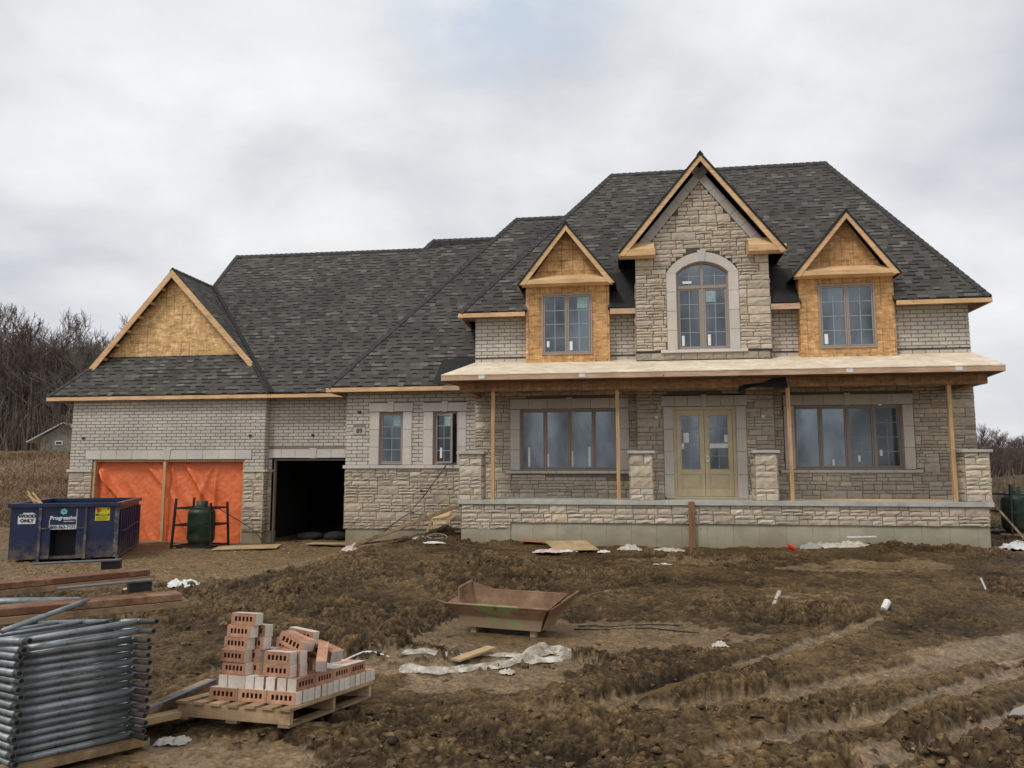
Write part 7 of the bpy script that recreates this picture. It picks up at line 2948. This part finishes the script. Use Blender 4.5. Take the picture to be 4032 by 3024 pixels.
nt.links.new(cbn.outputs[0], mp.inputs[0])
n1 = nd(nt, 'ShaderNodeTexNoise', ins={'Scale': 2.1, 'Detail': 9, 'Roughness': .52, 'Distortion': .15})
nt.links.new(mp.outputs[0], n1.inputs['Vector'])
n2 = nd(nt, 'ShaderNodeTexNoise', ins={'Scale': .9, 'Detail': 4, 'Roughness': .5})
nt.links.new(mp.outputs[0], n2.inputs['Vector'])
f = math_n(nt, 'ADD', math_n(nt, 'MULTIPLY', n1.outputs[0], .6), math_n(nt, 'MULTIPLY', n2.outputs[0], .4))
cl = ramp(nt, f, [(.37, (.60, .625, .68)), (.44, (.73, .745, .775)), (.51, (.86, .87, .88)), (.60, (1.0, 1.0, 1.0))])
# one thin place where the blue comes through
vn = nd(nt, 'ShaderNodeVectorMath', operation='DOT_PRODUCT')
nt.links.new(tc.outputs['Generated'], vn.inputs[0])
vn.inputs[1].default_value = Vector((-.005, .80, .56)).normalized()
hole = nd(nt, 'ShaderNodeMapRange', ins={'From Min': .984, 'From Max': .999, 'To Max': .75})
nt.links.new(vn.outputs['Value'], hole.inputs[0])
n4 = nd(nt, 'ShaderNodeTexNoise', ins={'Scale': 5.0, 'Detail': 6, 'Roughness': .55})
nt.links.new(mp.outputs[0], n4.inputs['Vector'])
cl = mixc(nt, math_n(nt, 'MULTIPLY', hole.outputs[0], ramp(nt, n4.outputs[0], [(.40, (0, 0, 0)), (.58, (1, 1, 1))])), cl, (.56, .66, .80))
# a greyer, bluer band low down
lowf = nd(nt, 'ShaderNodeMapRange', ins={'From Min': 0.0, 'From Max': .26, 'To Min': .55, 'To Max': 0.0})
nt.links.new(sp.outputs[2], lowf.inputs[0])
cl = mixc(nt, lowf.outputs[0], cl, (.60, .615, .67))
bg2 = nd(nt, 'ShaderNodeBackground', ins={'Strength': 1.0})
nt.links.new(cl, bg2.inputs[0])
mx = nd(nt, 'ShaderNodeMixShader', ins={0: .94})
nt.links.new(bg1.outputs[0], mx.inputs[1])
nt.links.new(bg2.outputs[0], mx.inputs[2])
out = nd(nt, 'ShaderNodeOutputWorld')
nt.links.new(mx.outputs[0], out.inputs[0])

sl = bpy.data.lights.new('sun', 'SUN')
sl.energy = 1.5
sl.angle = R(12)
sl.color = (1.0, .965, .91)
so = bpy.data.objects.new('sun', sl)
col.objects.link(so)
sv = Vector((math.sin(SUN_AZ) * math.cos(SUN_EL), math.cos(SUN_AZ) * math.cos(SUN_EL), math.sin(SUN_EL)))
so.rotation_euler = sv.to_track_quat('Z', 'Y').to_euler()
so.location = (0, -20, 30)

cd = bpy.data.cameras.new('camera')
cam = bpy.data.objects.new('camera', cd)
col.objects.link(cam)
cam.location = (0, 0, 1.85)
cam.rotation_euler = (R(90 + 6.56), 0, 0)
cd.sensor_width = 36
cd.lens = 36 * 3028 / 4032
cd.clip_start = .05
cd.clip_end = 5000
sc.camera = cam
sc.view_settings.view_transform = 'Standard'
sc.view_settings.look = 'None'
sc.view_settings.exposure = 0
sc.view_settings.gamma = 1
sc.cycles.max_bounces = 6
